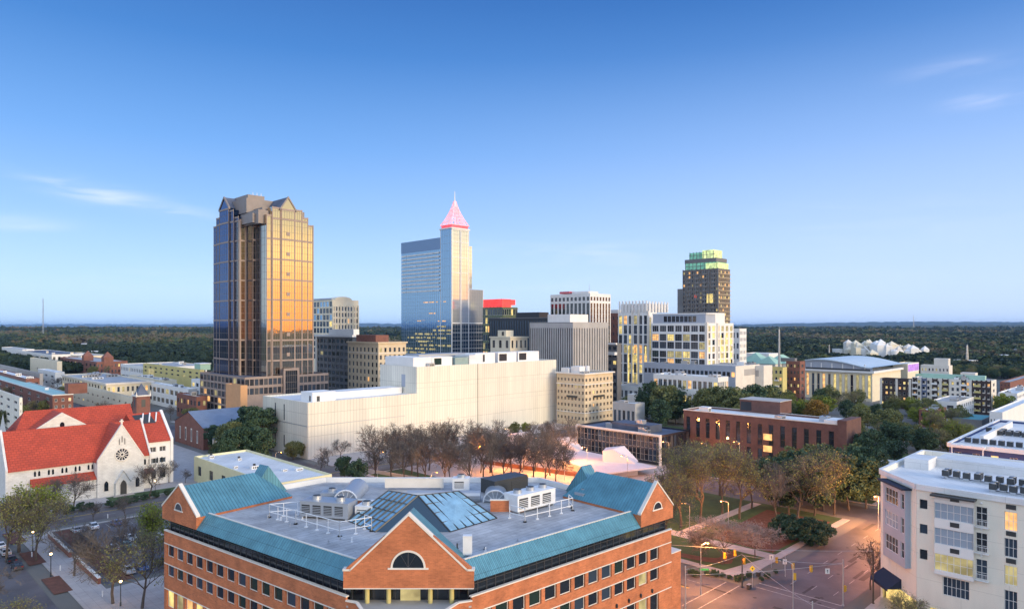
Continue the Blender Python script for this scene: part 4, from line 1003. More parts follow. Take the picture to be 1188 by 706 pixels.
    # gable wall on the right end (faces right) with steep rake, red slope towards us
    gy0, gy1 = wy, wy + 22; gym = (gy0 + gy1) / 2; gz = 24.0
    e_ = MB(); q = [(wx1 - .4, gy0 - .3, 0), (wx1 - .4, gy0 - .3, wz + .6), (wx1 - .4, gym, gz + .6), (wx1 - .4, gy1 + .3, wz + .6), (wx1 - .4, gy1 + .3, 0)]; k = [(x + .9, y, z) for x, y, z in q]
    e_.face(q); e_.face(k[::-1])
    for i in range(4): e_.face([q[i + 1], q[i], k[i], k[i + 1]])
    B(e_, 'end_gable', M_wpl)
    r = MB(); x0 = wx0 - 3; x1 = wx1 - .42
    r.face([(x0 + 2.2, gy0 - .6, wz - .2), (x1, gy0 - .6, wz - .2), (x1, gym, gz), (x0, gym, gz)]); r.face([(x1, gy1 + .6, wz - .2), (x0, gy1 + .6, wz - .2), (x0, gym, gz), (x1, gym, gz)]); r.face([(x0, gy1 + .6, wz - .2), (x0 + 2.2, gy0 - .6, wz - .2), (x0, gym, gz)]); B(r, 'wing_roof', M_red)
    # roof well with white ducts
    d_ = MB(); sy = lambda t: (gy0 - .6 + (gym - gy0 + .6) * t, wz - .2 + (gz - wz + .2) * t)
    (ya_, za_), (yb_, zb_) = sy(.62), sy(.93); d_.face([(x0 + 2.6, ya_, za_ + .12), (x1 - 2.6, ya_, za_ + .12), (x1 - 3.6, yb_, zb_ + .12), (x0 + 1.6, yb_, zb_ + .12)]); B(d_, 'roof_well', M_dmet)
    for i in range(3): d_ = MB(); xx = x0 + 4 + i * 2.2; d_.tube((xx, ya_ + .3, za_ + .5), (xx + 1.2, yb_ - .3, zb_ + .5), .25, .25, 6); B(d_, 'duct', M_wmet)
    place_windows(root, wins, (X, Y), math.radians(45))
def lancet_y(root, x, z0, w_, h_, y):
    l_ = MB(); pts = [(-w_ / 2, 0), (w_ / 2, 0), (w_ / 2, h_ * .75), (0, h_), (-w_ / 2, h_ * .75)]; l_.face([(x + u, y - .04, z0 + v) for u, v in pts]); l_.build('lancet_window', M_dg, root)
church()

# ------------------------------------------------------------------ cream apartment block bottom right
def apartments():
    X, Y = XY(142, 37); root = thing('apartment_building', 'cream stucco apartment block with grey-blue bays and white flat roof beside the crossroads', 'building', (X, Y, 0), math.radians(45))
    # local: x = a-142, y = b-37 ; long face at x=0 towards y<0
    Z = 26.0; wl = MB(); wins = []
    Lf = 42.0
    D = dict(nx=4, nz=2, fw=.10, kind='b', lit=.0)
    def u_(px): return 37 - b_of(px, 142)        # along the long face, left to right
    ops = []
    rowz = [(20.6, 23.5), (16.1, 19.0), (11.4, 14.4), (7.0, 10.2)]
    ul = [u_(1067), u_(1073)]
    for (z0, z1) in rowz[:3]: ops.append((ul[0], ul[0] + 1.25, z0 + 1.1, z1 - .1, dict(nx=1, nz=1, fw=.06, fm=M_frd, lit=0)))
    # balcony doors
    for i, (z0, z1) in enumerate(rowz):
        if i < 3: ops.append((u_(1132), u_(1145.5), z0 - .3, z1 + .2, dict(nx=2, nz=3, fw=.1, mat=(M_dg, M_dg, M_dg2)[i])))
    wm = [(M_litw, M_dg2, M_litd, M_dg2)]
    for i, (z0, z1) in enumerate(rowz): ops.append((u_(1165), u_(1180.5), z0 - .2, z1 + .1, dict(nx=3, nz=2, fw=.1, mat=(M_litw, M_dg2, M_litd, M_dg2)[i])))
    for i, (z0, z1) in enumerate(rowz): ops.append((u_(1188) + 1.6, u_(1188) + 4.2, z0 - .2, z1 + .1, dict(nx=3, nz=2, fw=.1, mat=(M_dg2, M_dg, M_litw, M_dg2)[i])))
    ub0, ub1 = u_(1090), u_(1127)
    ops.append((ub0 + .5, ub1 - .3, 6.9, 10.2, dict(nx=6, nz=2, fw=.1, mat=M_dg2)))
    for u in (2.0, 8.5, 15.5, 20): ops.append((u, u + 3.6, .6, 4.2, dict(nx=3, nz=1, fw=.12, mat=M_litd if u > 3 else M_lit)))
    facade(wl, wins, (0, 0), (0, -1), Lf, 0, Z, ops, .3)
    # chamfer from (9.7, 9) to (0,0): in world it runs straight towards the camera
    cl = math.hypot(9.7, 9.0); cd = norm2(-9.7, -9.0)
    facade(wl, wins, (9.7, 9.0), cd, cl, 4.6, Z, [], .3)
    wl.box(9.7, 40, 8.6, 9.0, 0, Z); wl.box(39.6, 40, -Lf, 8.6, 0, Z); wl.box(0, 39.6, -Lf, -Lf + .4, 0, Z)
    B = lambda mb, n, m, p=root: mb.build(n, m, p)
    B(wl, 'wall', M_cream2)
    gl = MB(); gl.prism([(1.2, -.4), (10.4, 8.2), (11.5, 6.6), (3, -1.4)], 0, 4.6); B(gl, 'shopfront', M_lit)
    # bay on the long face
    b0, b1 = ub0 - .6, ub1 + .3
    bw = MB(); w2 = []
    bops = [((b1 - b0) / 2 - 2.9, (b1 - b0) / 2 + 3.1, z0, z1, dict(nx=6, nz=2, fw=.1, mat=m)) for (z0, z1), m in zip(rowz[:3], (M_pane, M_pane, M_litd))]
    facade(bw, wins, (-.9, -b0), (0, -1), b1 - b0, 10.7, 24.6, bops, .2)
    bw.quad((-.9, -b0, 10.7), (-.9, -b0, 24.6), (0, -b0, 24.6), (0, -b0, 10.7)); bw.quad((-.9, -b1, 10.7), (0, -b1, 10.7), (0, -b1, 24.6), (-.9, -b1, 24.6)); bw.quad((-.9, -b0, 10.7), (0, -b0, 10.7), (0, -b1, 10.7), (-.9, -b1, 10.7)); bw.quad((-.9, -b0, 24.6), (-.9, -b1, 24.6), (0, -b1, 24.6), (0, -b0, 24.6))
    B(bw, 'bay_window', M_wpl)
    cp = MB(); cp.box(-1.9, -.02, -b1 - .5, -b0 + .5, 24.65, 24.95); B(cp, 'canopy', M_dmet)
    # bay on the chamfer
    p = (9.7 + cd[0] * 3.0, 9.0 + cd[1] * 3.0); nn = (cd[1], -cd[0]); q = (p[0] + nn[0] * 1.0, p[1] + nn[1] * 1.0); Lb = 8.2
    bw = MB(); cops = [(.8, Lb - 2.6, z0, z1, dict(nx=4, nz=2, fw=.12, mat=m)) for (z0, z1), m in zip(rowz[:3], (M_dg2, M_pane, M_dg3))] + [(Lb - 1.5, Lb - .4, z0, z1, dict(nx=1, nz=2, fw=.1)) for z0, z1 in rowz[:3]]
    facade(bw, wins, q, cd, Lb, 9.8, 24.4, cops, .2)
    e0, e1 = q, (q[0] + cd[0] * Lb, q[1] + cd[1] * Lb); i0, i1 = p, (p[0] + cd[0] * Lb, p[1] + cd[1] * Lb)
    bw.quad((*i0, 9.8), (*e0, 9.8), (*e0, 24.4), (*i0, 24.4)); bw.quad((*e1, 9.8), (*i1, 9.8), (*i1, 24.4), (*e1, 24.4)); bw.quad((*e0, 9.8), (*i0, 9.8), (*i1, 9.8), (*e1, 9.8)); bw.quad((*e0, 24.4), (*e1, 24.4), (*i1, 24.4), (*i0, 24.4))
    B(bw, 'corner_bay', M_bay)
    cp = MB(); cp.obox((q[0] - cd[0] * .5 + nn[0] * .9, q[1] - cd[1] * .5 + nn[1] * .9), cd, Lb + 1, 0, 1.9, 24.45, 24.75); B(cp, 'canopy', flat('navy_canvas', (.012, .022, .05), .7))
    aw = MB(); ap = (9.7 + cd[0] * 1.0, 9 + cd[1] * 1.0); o1 = (ap[0] + nn[0] * 2.6, ap[1] + nn[1] * 2.6); Lw = 7
    E = lambda P_, t: (P_[0] + cd[0] * t, P_[1] + cd[1] * t)
    aw.face([(*o1, 4.7), (*E(o1, Lw), 4.7), (*E(ap, Lw), 6.6), (*ap, 6.6)]); aw.face([(*o1, 4.7), (*ap, 6.6), (*ap, 4.7)]); aw.face([(*E(o1, Lw), 4.7), (*E(ap, Lw), 4.7), (*E(ap, Lw), 6.6)]); aw.face([(*o1, 4.2), (*E(o1, Lw), 4.2), (*E(o1, Lw), 4.7), (*o1, 4.7)]); B(aw, 'awning', MATS['navy_canvas'])
    # balconies
    for z0, z1 in rowz[:3]:
        r = MB(); y0, y1 = -u_(1130), -u_(1147.5)
        r.box(-.55, -.01, y1, y0, z0 - .45, z0 - .32)
        for z in (z0 + .75,): r.tube((-.5, y0, z), (-.5, y1, z), .04, .04, 5)
        y = y1
        while y <= y0: r.tube((-.5, y, z0 - .35), (-.5, y, z0 + .75), .02, .02, 4); y += .22
        B(r, 'balcony', M_wmet)
    for px in (1109, 1173):
        for z0, z1 in rowz[:3]: v = MB(); y = -u_(px); x = -.92 if px == 1109 else -.04; v.box(x - .05, x, y - .7, y + .7, z1 + .55, z1 + 1.35); B(v, 'vent_grille', M_dmet)
    for px in (1139,):
        for z0, z1 in rowz[:3]: v = MB(); y = -u_(px); v.ball((-.2, y, z1 + .9), .2); B(v, 'wall_lamp', M_wmet)
    # roof
    poly = [(0, 0), (0, -Lf), (40, -Lf), (40, 9), (9.7, 9)]; poly = poly[::-1]
    r = MB(); r.face([(x, y, Z - .9) for x, y in poly]); B(r, 'flat_roof', M_wroof)
    pr = MB(); n = len(poly)
    for i in range(n):
        a, b = poly[i], poly[(i + 1) % n]; d = norm2(b[0] - a[0], b[1] - a[1]); pr.obox(a, d, math.hypot(b[0] - a[0], b[1] - a[1]), -.22, .35, Z - .9 if 0 else Z - .35, Z + .12)
        pr.obox(a, d, math.hypot(b[0] - a[0], b[1] - a[1]), .02, .33, Z - .9, Z - .35)
    B(pr, 'parapet', M_wroof)
    u = MB(); u.box(26, 33, -13, 3, Z - .9, Z + .9); B(u, 'roof_curb', M_wroof); u = MB(); u.box(20, 26.5, 3, 7.5, Z - .9, Z + 1.2); B(u, 'roof_curb', M_wroof)
    base = MB(); M2 = [M_dmet, M_metal]
    cu = MB(); cu.box(0, 1.1, 0, 1.1, .25, 1.3); cu.box(.05, .25, .1, 1.0, 0, .25, 1); cu.box(.85, 1.05, .1, 1.0, 0, .25, 1); cu.tube((.55, .55, 1.3), (.55, .55, 1.42), .42, .42, 10, 1); ume = cu.mesh('condenser_unit', M2)
    rl = MB()
    for k, (x0_, cnt) in enumerate(((13.5, 20), (6.5, 20))):
        for i in range(cnt):
            yy = -2.0 - i * 1.75 if k == 0 else -11 - i * 1.5
            if yy < -39: break
            link('condenser_unit', ume, root, (x0_ + (i % 2) * .5, yy, Z - .6))
            if i % 3 == 0: link('condenser_unit', ume, root, (x0_ + 2.0, yy, Z - .6))
        rl.box(x0_ + .1, x0_ + .3, -40 if k else -38, -1.5 if k == 0 else -10, Z - .9, Z - .6)
        rl.box(x0_ + 1.2, x0_ + 1.4, -40 if k else -38, -1.5 if k == 0 else -10, Z - .9, Z - .6)
    B(rl, 'unit_rails', M_metal)
    ic = MB(); ic.prism([(2.4, 0), (11, 8), (39, 8), (39, -Lf + 1), (2.4, -Lf + 1)][::-1], 0, Z - 1.2); B(ic, 'interior_core', M_black)
    place_windows(root, wins, (X, Y), math.radians(45))
apartments()
FAR_CLEAR = []
# ------------------------------------------------------------------ towers
R45 = math.radians(45)
def glass_bay(root, p0, d, L, z0, z1, glass, stone, mull, piers=.55, band=11.6, bandh=.9, nv=3, fl=3.9, gable=0, zl=58, depth=6, light=None):
    """one bay of a curtain wall: glass sheet box, stone piers and bands, fine mullion grid"""
    n = (d[1], -d[0])
    g = MB(); g.obox(p0, d, L, 0, depth, z0, z1)
    if gable:
        P = lambda u, s, z: (p0[0] + d[0] * u - n[0] * s, p0[1] + d[1] * u - n[1] * s, z)
        g.face([P(0, 0, z1), P(L, 0, z1), P(L / 2, 0, z1 + gable)])
    g.build('glass_bay', glass, root)
    s = MB()
    if piers:
        s.obox(p0, d, piers, -.16, 0.02, z0, z1 + .3); e = (p0[0] + d[0] * (L - piers), p0[1] + d[1] * (L - piers)); s.obox(e, d, piers, -.16, .02, z0, z1 + .3)
    if band:
        z = z0 + band
        while z < z1 - 3: s.obox(p0, d, L, -.24, .02, z, z + bandh); z += band
        s.obox(p0, d, L, -.26, .02, z1 - .9, z1 + .1)
    if s.v: s.build('stone_frame', stone, root)
    m = MB(); q = piers or .1
    for i in range(1, nv): u = q + (L - 2 * q) * i / nv; m.obox((p0[0] + d[0] * (u - .05), p0[1] + d[1] * (u - .05)), d, .1, -.09, .01, z0, z1)
    z = z0 + fl
    while z < z1 - 1: m.obox(p0, d, L, -.07, .01, z, z + .13); z += fl
    m.build('mullion_grid', mull, root)
M_mull = flat('bronze_mullions', (.20, .165, .14), .5)
def mirror_tower():
    ac, bc = 193.0, 405.0; X, Y = XY(ac, bc); root = thing('skyscraper', 'tall bronze mirror glass skyscraper with stepped bays, gabled tops and pinkish granite piers', 'skyscraper', (X, Y, 0), R45)
    zt = {}
    # arm towards the right street: faces -b
    b = 375.7 - bc; brk = [309, 315, 325, 341, 350, 357.5, 364.5]; A = [a_of(p, 375.7) - ac for p in brk]
    tops = [118.5, 123.0, 122.5, 123.0, 119.0, 115.0]; pr = [0, .7, 1.4, .7, 0, -1.0]; nvs = [2, 3, 5, 3, 2, 2]
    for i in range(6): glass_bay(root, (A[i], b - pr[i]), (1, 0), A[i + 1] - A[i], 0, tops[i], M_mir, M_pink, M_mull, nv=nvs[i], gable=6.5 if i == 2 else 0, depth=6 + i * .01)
    # stone edged gable over the centre bay and roof behind it
    def gable(p0, d, L, z, h, depth_, over=.8):
        n = (d[1], -d[0]); P = lambda u, s, zz: (p0[0] + d[0] * u - n[0] * s, p0[1] + d[1] * u - n[1] * s, zz)
        m = MB()
        for u0, u1 in ((-over, L / 2), (L + over, L / 2)):
            z0 = z - over * h / (L / 2)
            q = [P(u0, -.4, z0), P(u1, -.4, z + h), P(u1, -.4, z + h + 1.3), P(u0, -.4, z0 + 1.3)]; k = [P(u0, .6, z0), P(u1, .6, z + h), P(u1, .6, z + h + 1.3), P(u0, .6, z0 + 1.3)]
            m.face(q); m.face(k[::-1]); m.face([q[3], q[2], k[2], k[3]]); m.face([q[0], k[0], k[1], q[1]]); m.face([q[0], q[3], k[3], k[0]])
        m.build('gable_trim', mat('dark_granite', (.235, .205, .195), .5, .12, .25), root)
        r = MB(); r.face([P(-over, .6, z), P(L / 2, .6, z + h + .9), P(L / 2, depth_, z + h + .9), P(-over, depth_, z)]); r.face([P(L / 2, .6, z + h + .9), P(L + over, .6, z), P(L + over, depth_, z), P(L / 2, depth_, z + h + .9)]); r.build('gable_roof', M_droof, root)
    gable((A[2], b - 1.4), (1, 0), A[3] - A[2], 122.6, 6.2, 22)
    # arm towards the left street: faces -a
    a = 172 - ac; brk = [277, 272.5, 268, 257.5, 252.5, 248]; Bq = [b_of(p, 172) - bc for p in brk]
    tops = [119, 123.5, 125.0, 121.0, 116.5]; pr = [0, .7, 1.4, .7, 0]
    for i in range(5): glass_bay(root, (a - pr[i], Bq[i + 1]), (0, -1), Bq[i + 1] - Bq[i], 0, tops[i], M_mirshade, M_pink, M_mull, nv=(2, 3, 4, 3, 2)[i], gable=6.5 if i == 2 else 0, piers=.4, depth=5 + i * .01)
    gable((a - 1.4, Bq[3]), (0, -1), Bq[3] - Bq[2], 125.1, 6.2, 24)
    # right return of the left arm, the notch steps
    b1 = 397 - bc; a1 = a_of(286, 397) - ac; glass_bay(root, (a, b1 - .05), (1, 0), a1 - a, 0, 117, M_mir, M_pink, M_mull, nv=1, piers=1.0, depth=4)
    b2 = 388.8 - bc; a2 = a_of(297, 388.8) - ac; glass_bay(root, (a1, b1), (0, -1), b1 - b2, 0, 114, M_dg, M_pink, M_mull, nv=4, piers=0, band=0, depth=2)  # left-facing notch glass painted darker than the tower's own, for its shade
    glass_bay(root, (a1 + .01, b2), (1, 0), a2 - a1, 0, 113, M_mir, M_pink, M_mull, nv=1, piers=.25, depth=3)
    glass_bay(root, (A[0] + .02, b2 - .05), (0, -1), b2 - b - .1, 0, 114, M_dg, M_pink, M_mull, nv=6, piers=0, band=0, depth=3)
    # solid body behind the bays
    body = MB(); body.box(A[0] + 3, A[-2] - .2, b + 5.9, -b + 18, 0, 117); body.box(a + 4.9, -a + 5, b1 + 3.9 if 0 else b1 + 1.5, Bq[-1] - .5, 0, 117.2); body.box(a1 + 1.5, A[0] + 4, b2 + 2.5, b1 + 4, 0, 113.3); body.build('tower_core', M_dg, root)
    # side faces that close the right end of the right arm
    e = MB(); e.box(A[-1] - .6, A[-1] + .1, b + .8, b + 24, 0, 115.2); e.build('stone_side', M_pink, root)
    # granite crown: sloping shoulders in the notch, central block
    c = MB()
    c.box(a + 1.5, A[0] + 1.2, b2 - 6, b1 + 2, 114.2, 119.5); c.box(a + 3, A[0] + 3, b + 3, b1 + 5, 113.5, 121.2); c.box(A[0] + .5, A[-1] - 3, b + 6.2, 14, 117.3, 123.3)
    c.box(A[0] - 4, A[3], b + 17, 22, 121, 129.5); c.box(A[0] - 1, A[2] + 1, b + 22, 18, 129.5, 132.6); c.box(a + 6, A[0], b1 + 4, Bq[-1] - 6, 117, 123.5); c.box(a + 5.5, A[0], Bq[-1] - 4, Bq[-1] - 1, 110, 118)
    c.build('granite_crown', mat('dark_granite', (.235, .205, .195), .5, .12, .25), root)
    for i in range(3): m = MB(); m.tube((A[1] + i * 2.5, b + 24, 132.6), (A[1] + i * 2.5, b + 24, 134.6), .25, .1, 5); m.build('antenna', M_wmet, root)
    # stone plaques on the centre bay
    for k in range(8): q = MB(); xm = (A[2] + A[3]) / 2; q.box(xm - 1.0, xm + 1.0, b - 1.4 - .3, b - 1.38, 26 + k * 11.6, 28.0 + k * 11.6); q.build('stone_plaque', M_pink, root)
mirror_tower()
p = Bld('podium', 'low podium of granite window frames and centre portal at the foot of the mirror skyscraper', 284, 378, 232, 381, 437.5, M_pink, M_droof)
p.R(19, 2, p.z - 10.5, p.z - .6, wf=.84, hf=.72, spec=dict(nx=3, fw=.1, fm=M_mull, lit=.05)); p.Lf(12, 6, 1, p.z - .6, wf=.84, hf=.76, spec=dict(nx=2, fw=.1, fm=M_mull, lit=.18)); p.done()
px0 = a_of(328, p.b) - p.a; px1 = a_of(346, p.b) - p.a
p.part('portal_frame', M_pink, (px0, px0 + 1.1, -1.2, 0, 0, p.z + 4), (px1 - 1.1, px1, -1.2, 0, 0, p.z + 4), (px0, px1, -1.22, 0, p.z + 2.6, p.z + 4)); p.part('portal_glass', M_dg, (px0 + 1.1, px1 - 1.1, -.7, -.1, 0, p.z + 2.6))
q = MB()
for i in range(1, 6): u = px0 + 1.1 + (px1 - px0 - 2.2) * i / 6; q.box(u - .08, u + .08, -.85, -.71, 2, p.z + 2.6)
for i in range(1, 8): q.box(px0 + 1.1, px1 - 1.1, -.83, -.71, i * 3.8, i * 3.8 + .18)
q.build('mullion_grid', M_mull, p.root)
b_ = Bld('side_building', 'plain orange-tan block at the left foot of the mirror skyscraper', 279, 352, 262, 287, 447, mat('orange_tan_wall', (.60, .33, .16), .8, .08, .3), M_droof); b_.done(); b_.units(1)

def lit_tower():
    """blue glass tower with balconies, crown and pink pyramid spire"""
    Yc = 600; X = k_(524) * Yc; a, b = AB(X, Yc); root = thing('skyscraper', 'blue glass skyscraper with rows of balconies and a pink lit pyramid spire', 'skyscraper', (X, Yc, 0), R45)
    B1 = b_of(511, a) - b; B2 = b_of(465.5, a) - b; A1 = a_of(544, b) - a; A2 = a_of(548.5, b) - a; A3 = a_of(561, b) - a
    Y2 = 612; zs = ZZ(276.6, Y2); zc = ZZ(265, Yc)
    M_l = M_wmet; glass_mull = flat('blue_grey_mullions', (.30, .36, .42), .4); dark_mull = flat('slate_mullions', (.13, .16, .20), .4)
    # left face
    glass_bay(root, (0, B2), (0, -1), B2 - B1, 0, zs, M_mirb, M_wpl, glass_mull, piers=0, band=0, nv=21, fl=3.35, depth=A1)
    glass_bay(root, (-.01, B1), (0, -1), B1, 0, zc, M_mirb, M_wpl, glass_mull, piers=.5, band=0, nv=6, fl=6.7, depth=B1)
    # right face
    lightm = mat('pale_reflection_glass', (.66, .68, .70), .08, .04, .1, metal=.6)  # bright sky reflection of the right face put into the glass colour
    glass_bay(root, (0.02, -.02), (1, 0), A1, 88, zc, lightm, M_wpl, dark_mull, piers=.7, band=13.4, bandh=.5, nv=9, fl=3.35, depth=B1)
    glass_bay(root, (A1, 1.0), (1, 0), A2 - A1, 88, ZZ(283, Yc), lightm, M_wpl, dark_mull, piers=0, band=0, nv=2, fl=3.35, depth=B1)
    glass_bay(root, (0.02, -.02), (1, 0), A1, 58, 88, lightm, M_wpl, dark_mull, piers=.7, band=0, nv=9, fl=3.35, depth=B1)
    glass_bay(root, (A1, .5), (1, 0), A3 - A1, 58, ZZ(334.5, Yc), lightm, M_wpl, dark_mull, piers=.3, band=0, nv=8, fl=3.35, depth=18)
    glass_bay(root, (0.02, -.02), (1, 0), A1, 0, 57.9, M_dg2, M_wpl, M_fr, piers=.8, band=7, bandh=.4, nv=6, fl=3.5, depth=B1)
    glass_bay(root, (A1, .5), (1, 0), A3 - A1 + 1, 0, 57.9, M_dg2, M_wpl, M_fr, piers=.6, band=7, bandh=.4, nv=6, fl=3.5, depth=18)
    glass_bay(root, (A1 * .48, -.5), (1, 0), 1.4, 0, zc - 1, lightm, M_wpl, glass_mull, piers=.35, band=0, nv=1, fl=13, depth=1.2)
    # top screens, balconies
    sc = MB(); sc.box(-.15, .15, B1, B2, zs - 9.5, zs + .8); z = 0; sc.build('roof_screen', flat('blue_grey_screen', (.17, .25, .38), .3, .5), root)
    cols = 7; w_ = (B2 - B1 - 2) / cols; r = 0
    bal = MB(); bal.box(-1.0, -.12, 0, w_ * .86, 0, .18); bal.box(-1.0, -.94, 0, w_ * .86, .18, 1.15); bal.box(-1, -.12, -.04, .04, .18, 1.15); bal.box(-1, -.12, w_ * .86 - .04, w_ * .86 + .04, .18, 1.15)
    bm = bal.mesh('balcony', M_wpl)
    z = 86.0
    while z < zs - 12.5:
        for i in range(cols): link('balcony', bm, root, (0, B1 + 1.4 + i * w_, z))
        z += 3.35
    # lit floors low down
    for k, (z0, u0, u1) in enumerate(((47, .0, .75), (43.6, .1, .9), (40.2, .35, .75), (36.9, 0, .6), (33.5, .3, 1), (59, .1, .3), (59.3, .5, .75), (76, .1, .55), (30, .5, 1), (26.7, .3, .9), (50.4, .0, .35), (53.8, .1, .3), (66, .3, .45))):
        m = MB(); L_ = B2; y = L_ * u0 + .3
        while y < L_ * u1 - 3:
            s_ = rng.uniform(1.5, 7); m.box(-.13, -.11, y, min(y + s_, L_ * u1), z0 + (0 if rng.random() < .7 else .9), z0 + (1.6 if z0 < 58 else .8)); y += s_ + rng.uniform(.2, 4)
        m.build('lit_floor', M_litd if z0 < 58 else M_litw, root)
    # crown
    c = MB(); c.box(-.8, A1 + .8, -.8, B1 + .8, zc, zc + 1.2); cr_red = mat('red_lit_crown', (.6, .1, .12), .5, 0, emit=.75, emc=(1, .10, .14)); c.build('crown_slab', M_wpl, root)
    c = MB(); c.box(.6, A1 - .6, .6, B1 - .6, zc + 1.2, zc + 3.4); c.build('crown_band', cr_red, root)
    c = MB(); c.box(-.2, A1 + .2, -.2, B1 + .2, zc + 3.4, zc + 3.9); c.build('crown_slab', cr_red, root)
    pk = mat('pink_lit_lattice', (.7, .4, .42), .5, 0, emit=.85, emc=(1, .42, .50)); sp = MB(); cx, cy = A1 / 2, B1 / 2
    prof = [(0, 7.6), (6, 5.0), (12, 2.9), (18, 1.3), (22, .6)]; zb = zc + 3.9; hx = A1 / 2; hy = B1 / 2
    for i in range(4):
        (z0, r0), (z1, r1) = prof[i], prof[i + 1]; f0, f1 = r0 / 7.6, r1 / 7.6; C0 = [(cx + sx * hx * f0, cy + sy * hy * f0, zb + z0) for sx, sy in ((-1, -1), (1, -1), (1, 1), (-1, 1))]; C1 = [(cx + sx * hx * f1, cy + sy * hy * f1, zb + z1) for sx, sy in ((-1, -1), (1, -1), (1, 1), (-1, 1))]
        for j in range(4):
            j2 = (j + 1) % 4; sp.tube(C0[j], C1[j], .45, .4, 5); sp.tube(C0[j], C0[j2], .3, .3, 4)
            for t in (.2, .4, .6, .8): sp.tube(Vector(C0[j]).lerp(Vector(C0[j2]), t), Vector(C1[j]).lerp(Vector(C1[j2]), t), .3, .28, 4)
            sp.tube(Vector(C0[j]).lerp(Vector(C1[j]), .5), Vector(C0[j2]).lerp(Vector(C1[j2]), .5), .22, .22, 4)
    sp.build('spire', pk, root); m = MB(); m.tube((cx, cy, zb + 21), (cx, cy, zb + 31), .7, .15, 6); m.build('mast', M_wmet, root)
lit_tower()

# ------------------------------------------------------------------ the other tall buildings
W = dict
def green_top():
    t = Bld('apartment_tower', 'tall dark apartment tower with green and yellow lit setback top', 833.5, 600, 792, 847, 311, mat('dark_taupe_wall', (.15, .135, .125), .8, .1, .2), M_droof)
    t.Lf(13, 20, 30, t.z - 1, wf=.66, hf=.6, spec=W(lit=.13, fw=.12, fm=M_conc)); t.R(6, 20, 30, t.z - 1, wf=.62, hf=.6, spec=W(lit=.35, fw=.15, fm=M_tan, nx=2)); t.done()
    z = t.z; g1 = mat('green_lit_top', (.12, .3, .25), .3, 0, emit=.35, emc=(.25, .75, .50)); g2 = mat('yellow_green_lit_top', (.3, .36, .15), .3, 0, emit=.8, emc=(.80, .95, .42))
    A, B = t.La, t.Lb
    t.part('shoulder_block', M_dconc, (1, A - 2, B, B + 6, 0, ZZ(333, 600))); t.part('setback', g1, (1.5, A - 1.5, 3, B - 2, z, z + 6)); t.part('setback_roof', M_dconc, (1, A - 1, 2.5, B - 1.5, z + 6, z + 9.5)); t.part('crown_glass', g1, (3, A - 4, B * .5, B - 5, z + 9.5, z + 15.5)); t.part('crown_glass', g2, (2.5, A - 3, 6, B * .48, z + 9.5, z + 17)); t.part('lit_corner', g2, (.2, 1.49, 3, B * .35, z + .2, z + 5)); t.part('lit_corner', g2, (1.6, A - .3, 1.4, 2.9, z + .2, z + 5.2))
    st = MB()
    for i in range(9): st.box(-.5, 0, i * B / 8.2, i * B / 8.2 + .7, 20, z + .5)
    st.build('vertical_fins', M_dconc, t.root); st = MB()
    for i in range(9): y = 3 + i * (B - 5) / 8; st.box(1.2, 1.5, y - .2, y + .2, z, z + 6)
    for i in range(8): y = 6 + i * (B - 12) / 7; st.box(2.3, 2.5, y - .2, y + .2, z + 9.5, z + 16)
    st.box(2.2, 2.5, 5, B - 5, z + 12.8, z + 13.2); st.box(1.1, 1.5, 3, B - 2, z + 3, z + 3.3); st.build('crown_mullions', M_dconc, t.root); st = MB()
    for j in range(20):
        for i in (1, 4, 7, 10): st.box(-.9, 0, i * B / 13 + .2, i * B / 13 + B / 13 * 1.2, 31 + j * (z - 32) / 20, 31.3 + j * (z - 32) / 20)
    st.build('balcony_slabs', M_conc, t.root)
    st = MB()
    for j in range(20): st.box(-.3, A + .9, -.9, 0, 31 + j * (z - 32) / 20, 31.35 + j * (z - 32) / 20)
    st.build('balcony_slabs', M_tan, t.root)
    t.part('lit_flat', M_lit, (-.06, -.02, B * .12, B * .32, z - 30, z - 22)); t.part('lit_flat', mat('red_lit_flat', (.4, .05, .03), .5, 0, emit=.9, emc=(1, .12, .05)), (-.06, -.02, B * .6, B * .66, z - 25, z - 22.5))
green_top()
t = Bld('office_tower', 'white framed office block with dark vertical window strips and a red rooftop platform', 684.5, 560, 638.5, 708.5, 340, M_wpl, M_groof)
t.Lf(10, 1, t.z - 6.4, t.z - 2.2, wf=.62, hf=.75, spec=W(frame=False, mat=M_dg)); t.Lf(10, 1, 20, t.z - 7.4, wf=.68, hf=.985, spec=W(nz=12, fw=.2, mat=M_dg, fm=M_dconc)); t.R(7, 1, t.z - 6.4, t.z - 2.2, wf=.58, hf=.75, spec=W(frame=False, mat=M_dg)); t.R(7, 1, 20, t.z - 7.4, wf=.62, hf=.985, spec=W(nz=12, fw=.2, fm=M_tan, mat=M_dg)); t.done()
t.part('roof_platform', mat('red_platform', (.55, .12, .14), .6, .1), (2, 9, t.Lb * .55, t.Lb * .8, t.z + .5, t.z + 2.4)); t.part('roof_block', M_wpl, (3, 16, 4, t.Lb * .5, t.z - .7, t.z + 2)); m = MB(); m.tube((3, 3, t.z), (3, 3, t.z + 8), .2, .1, 5); m.build('antenna', M_metal, t.root)
t = Bld('office_tower', 'grey concrete office block with close vertical ribs and a flat penthouse', 664.7, 430, 614.5, 705.5, 373.5, M_conc, M_groof)
def ribs(t, fc, n, z0, z1, wf, m=M_dg, hf=1): (t.R if fc == 'R' else t.Lf)(n, 1, z0, z1, wf=wf, hf=.995, spec=W(frame=False, mat=m))
ribs(t, 'L', 20, 6, t.z - 3.6, .42); ribs(t, 'R', 14, 6, t.z - 3.6, .36, M_dg3); t.done()
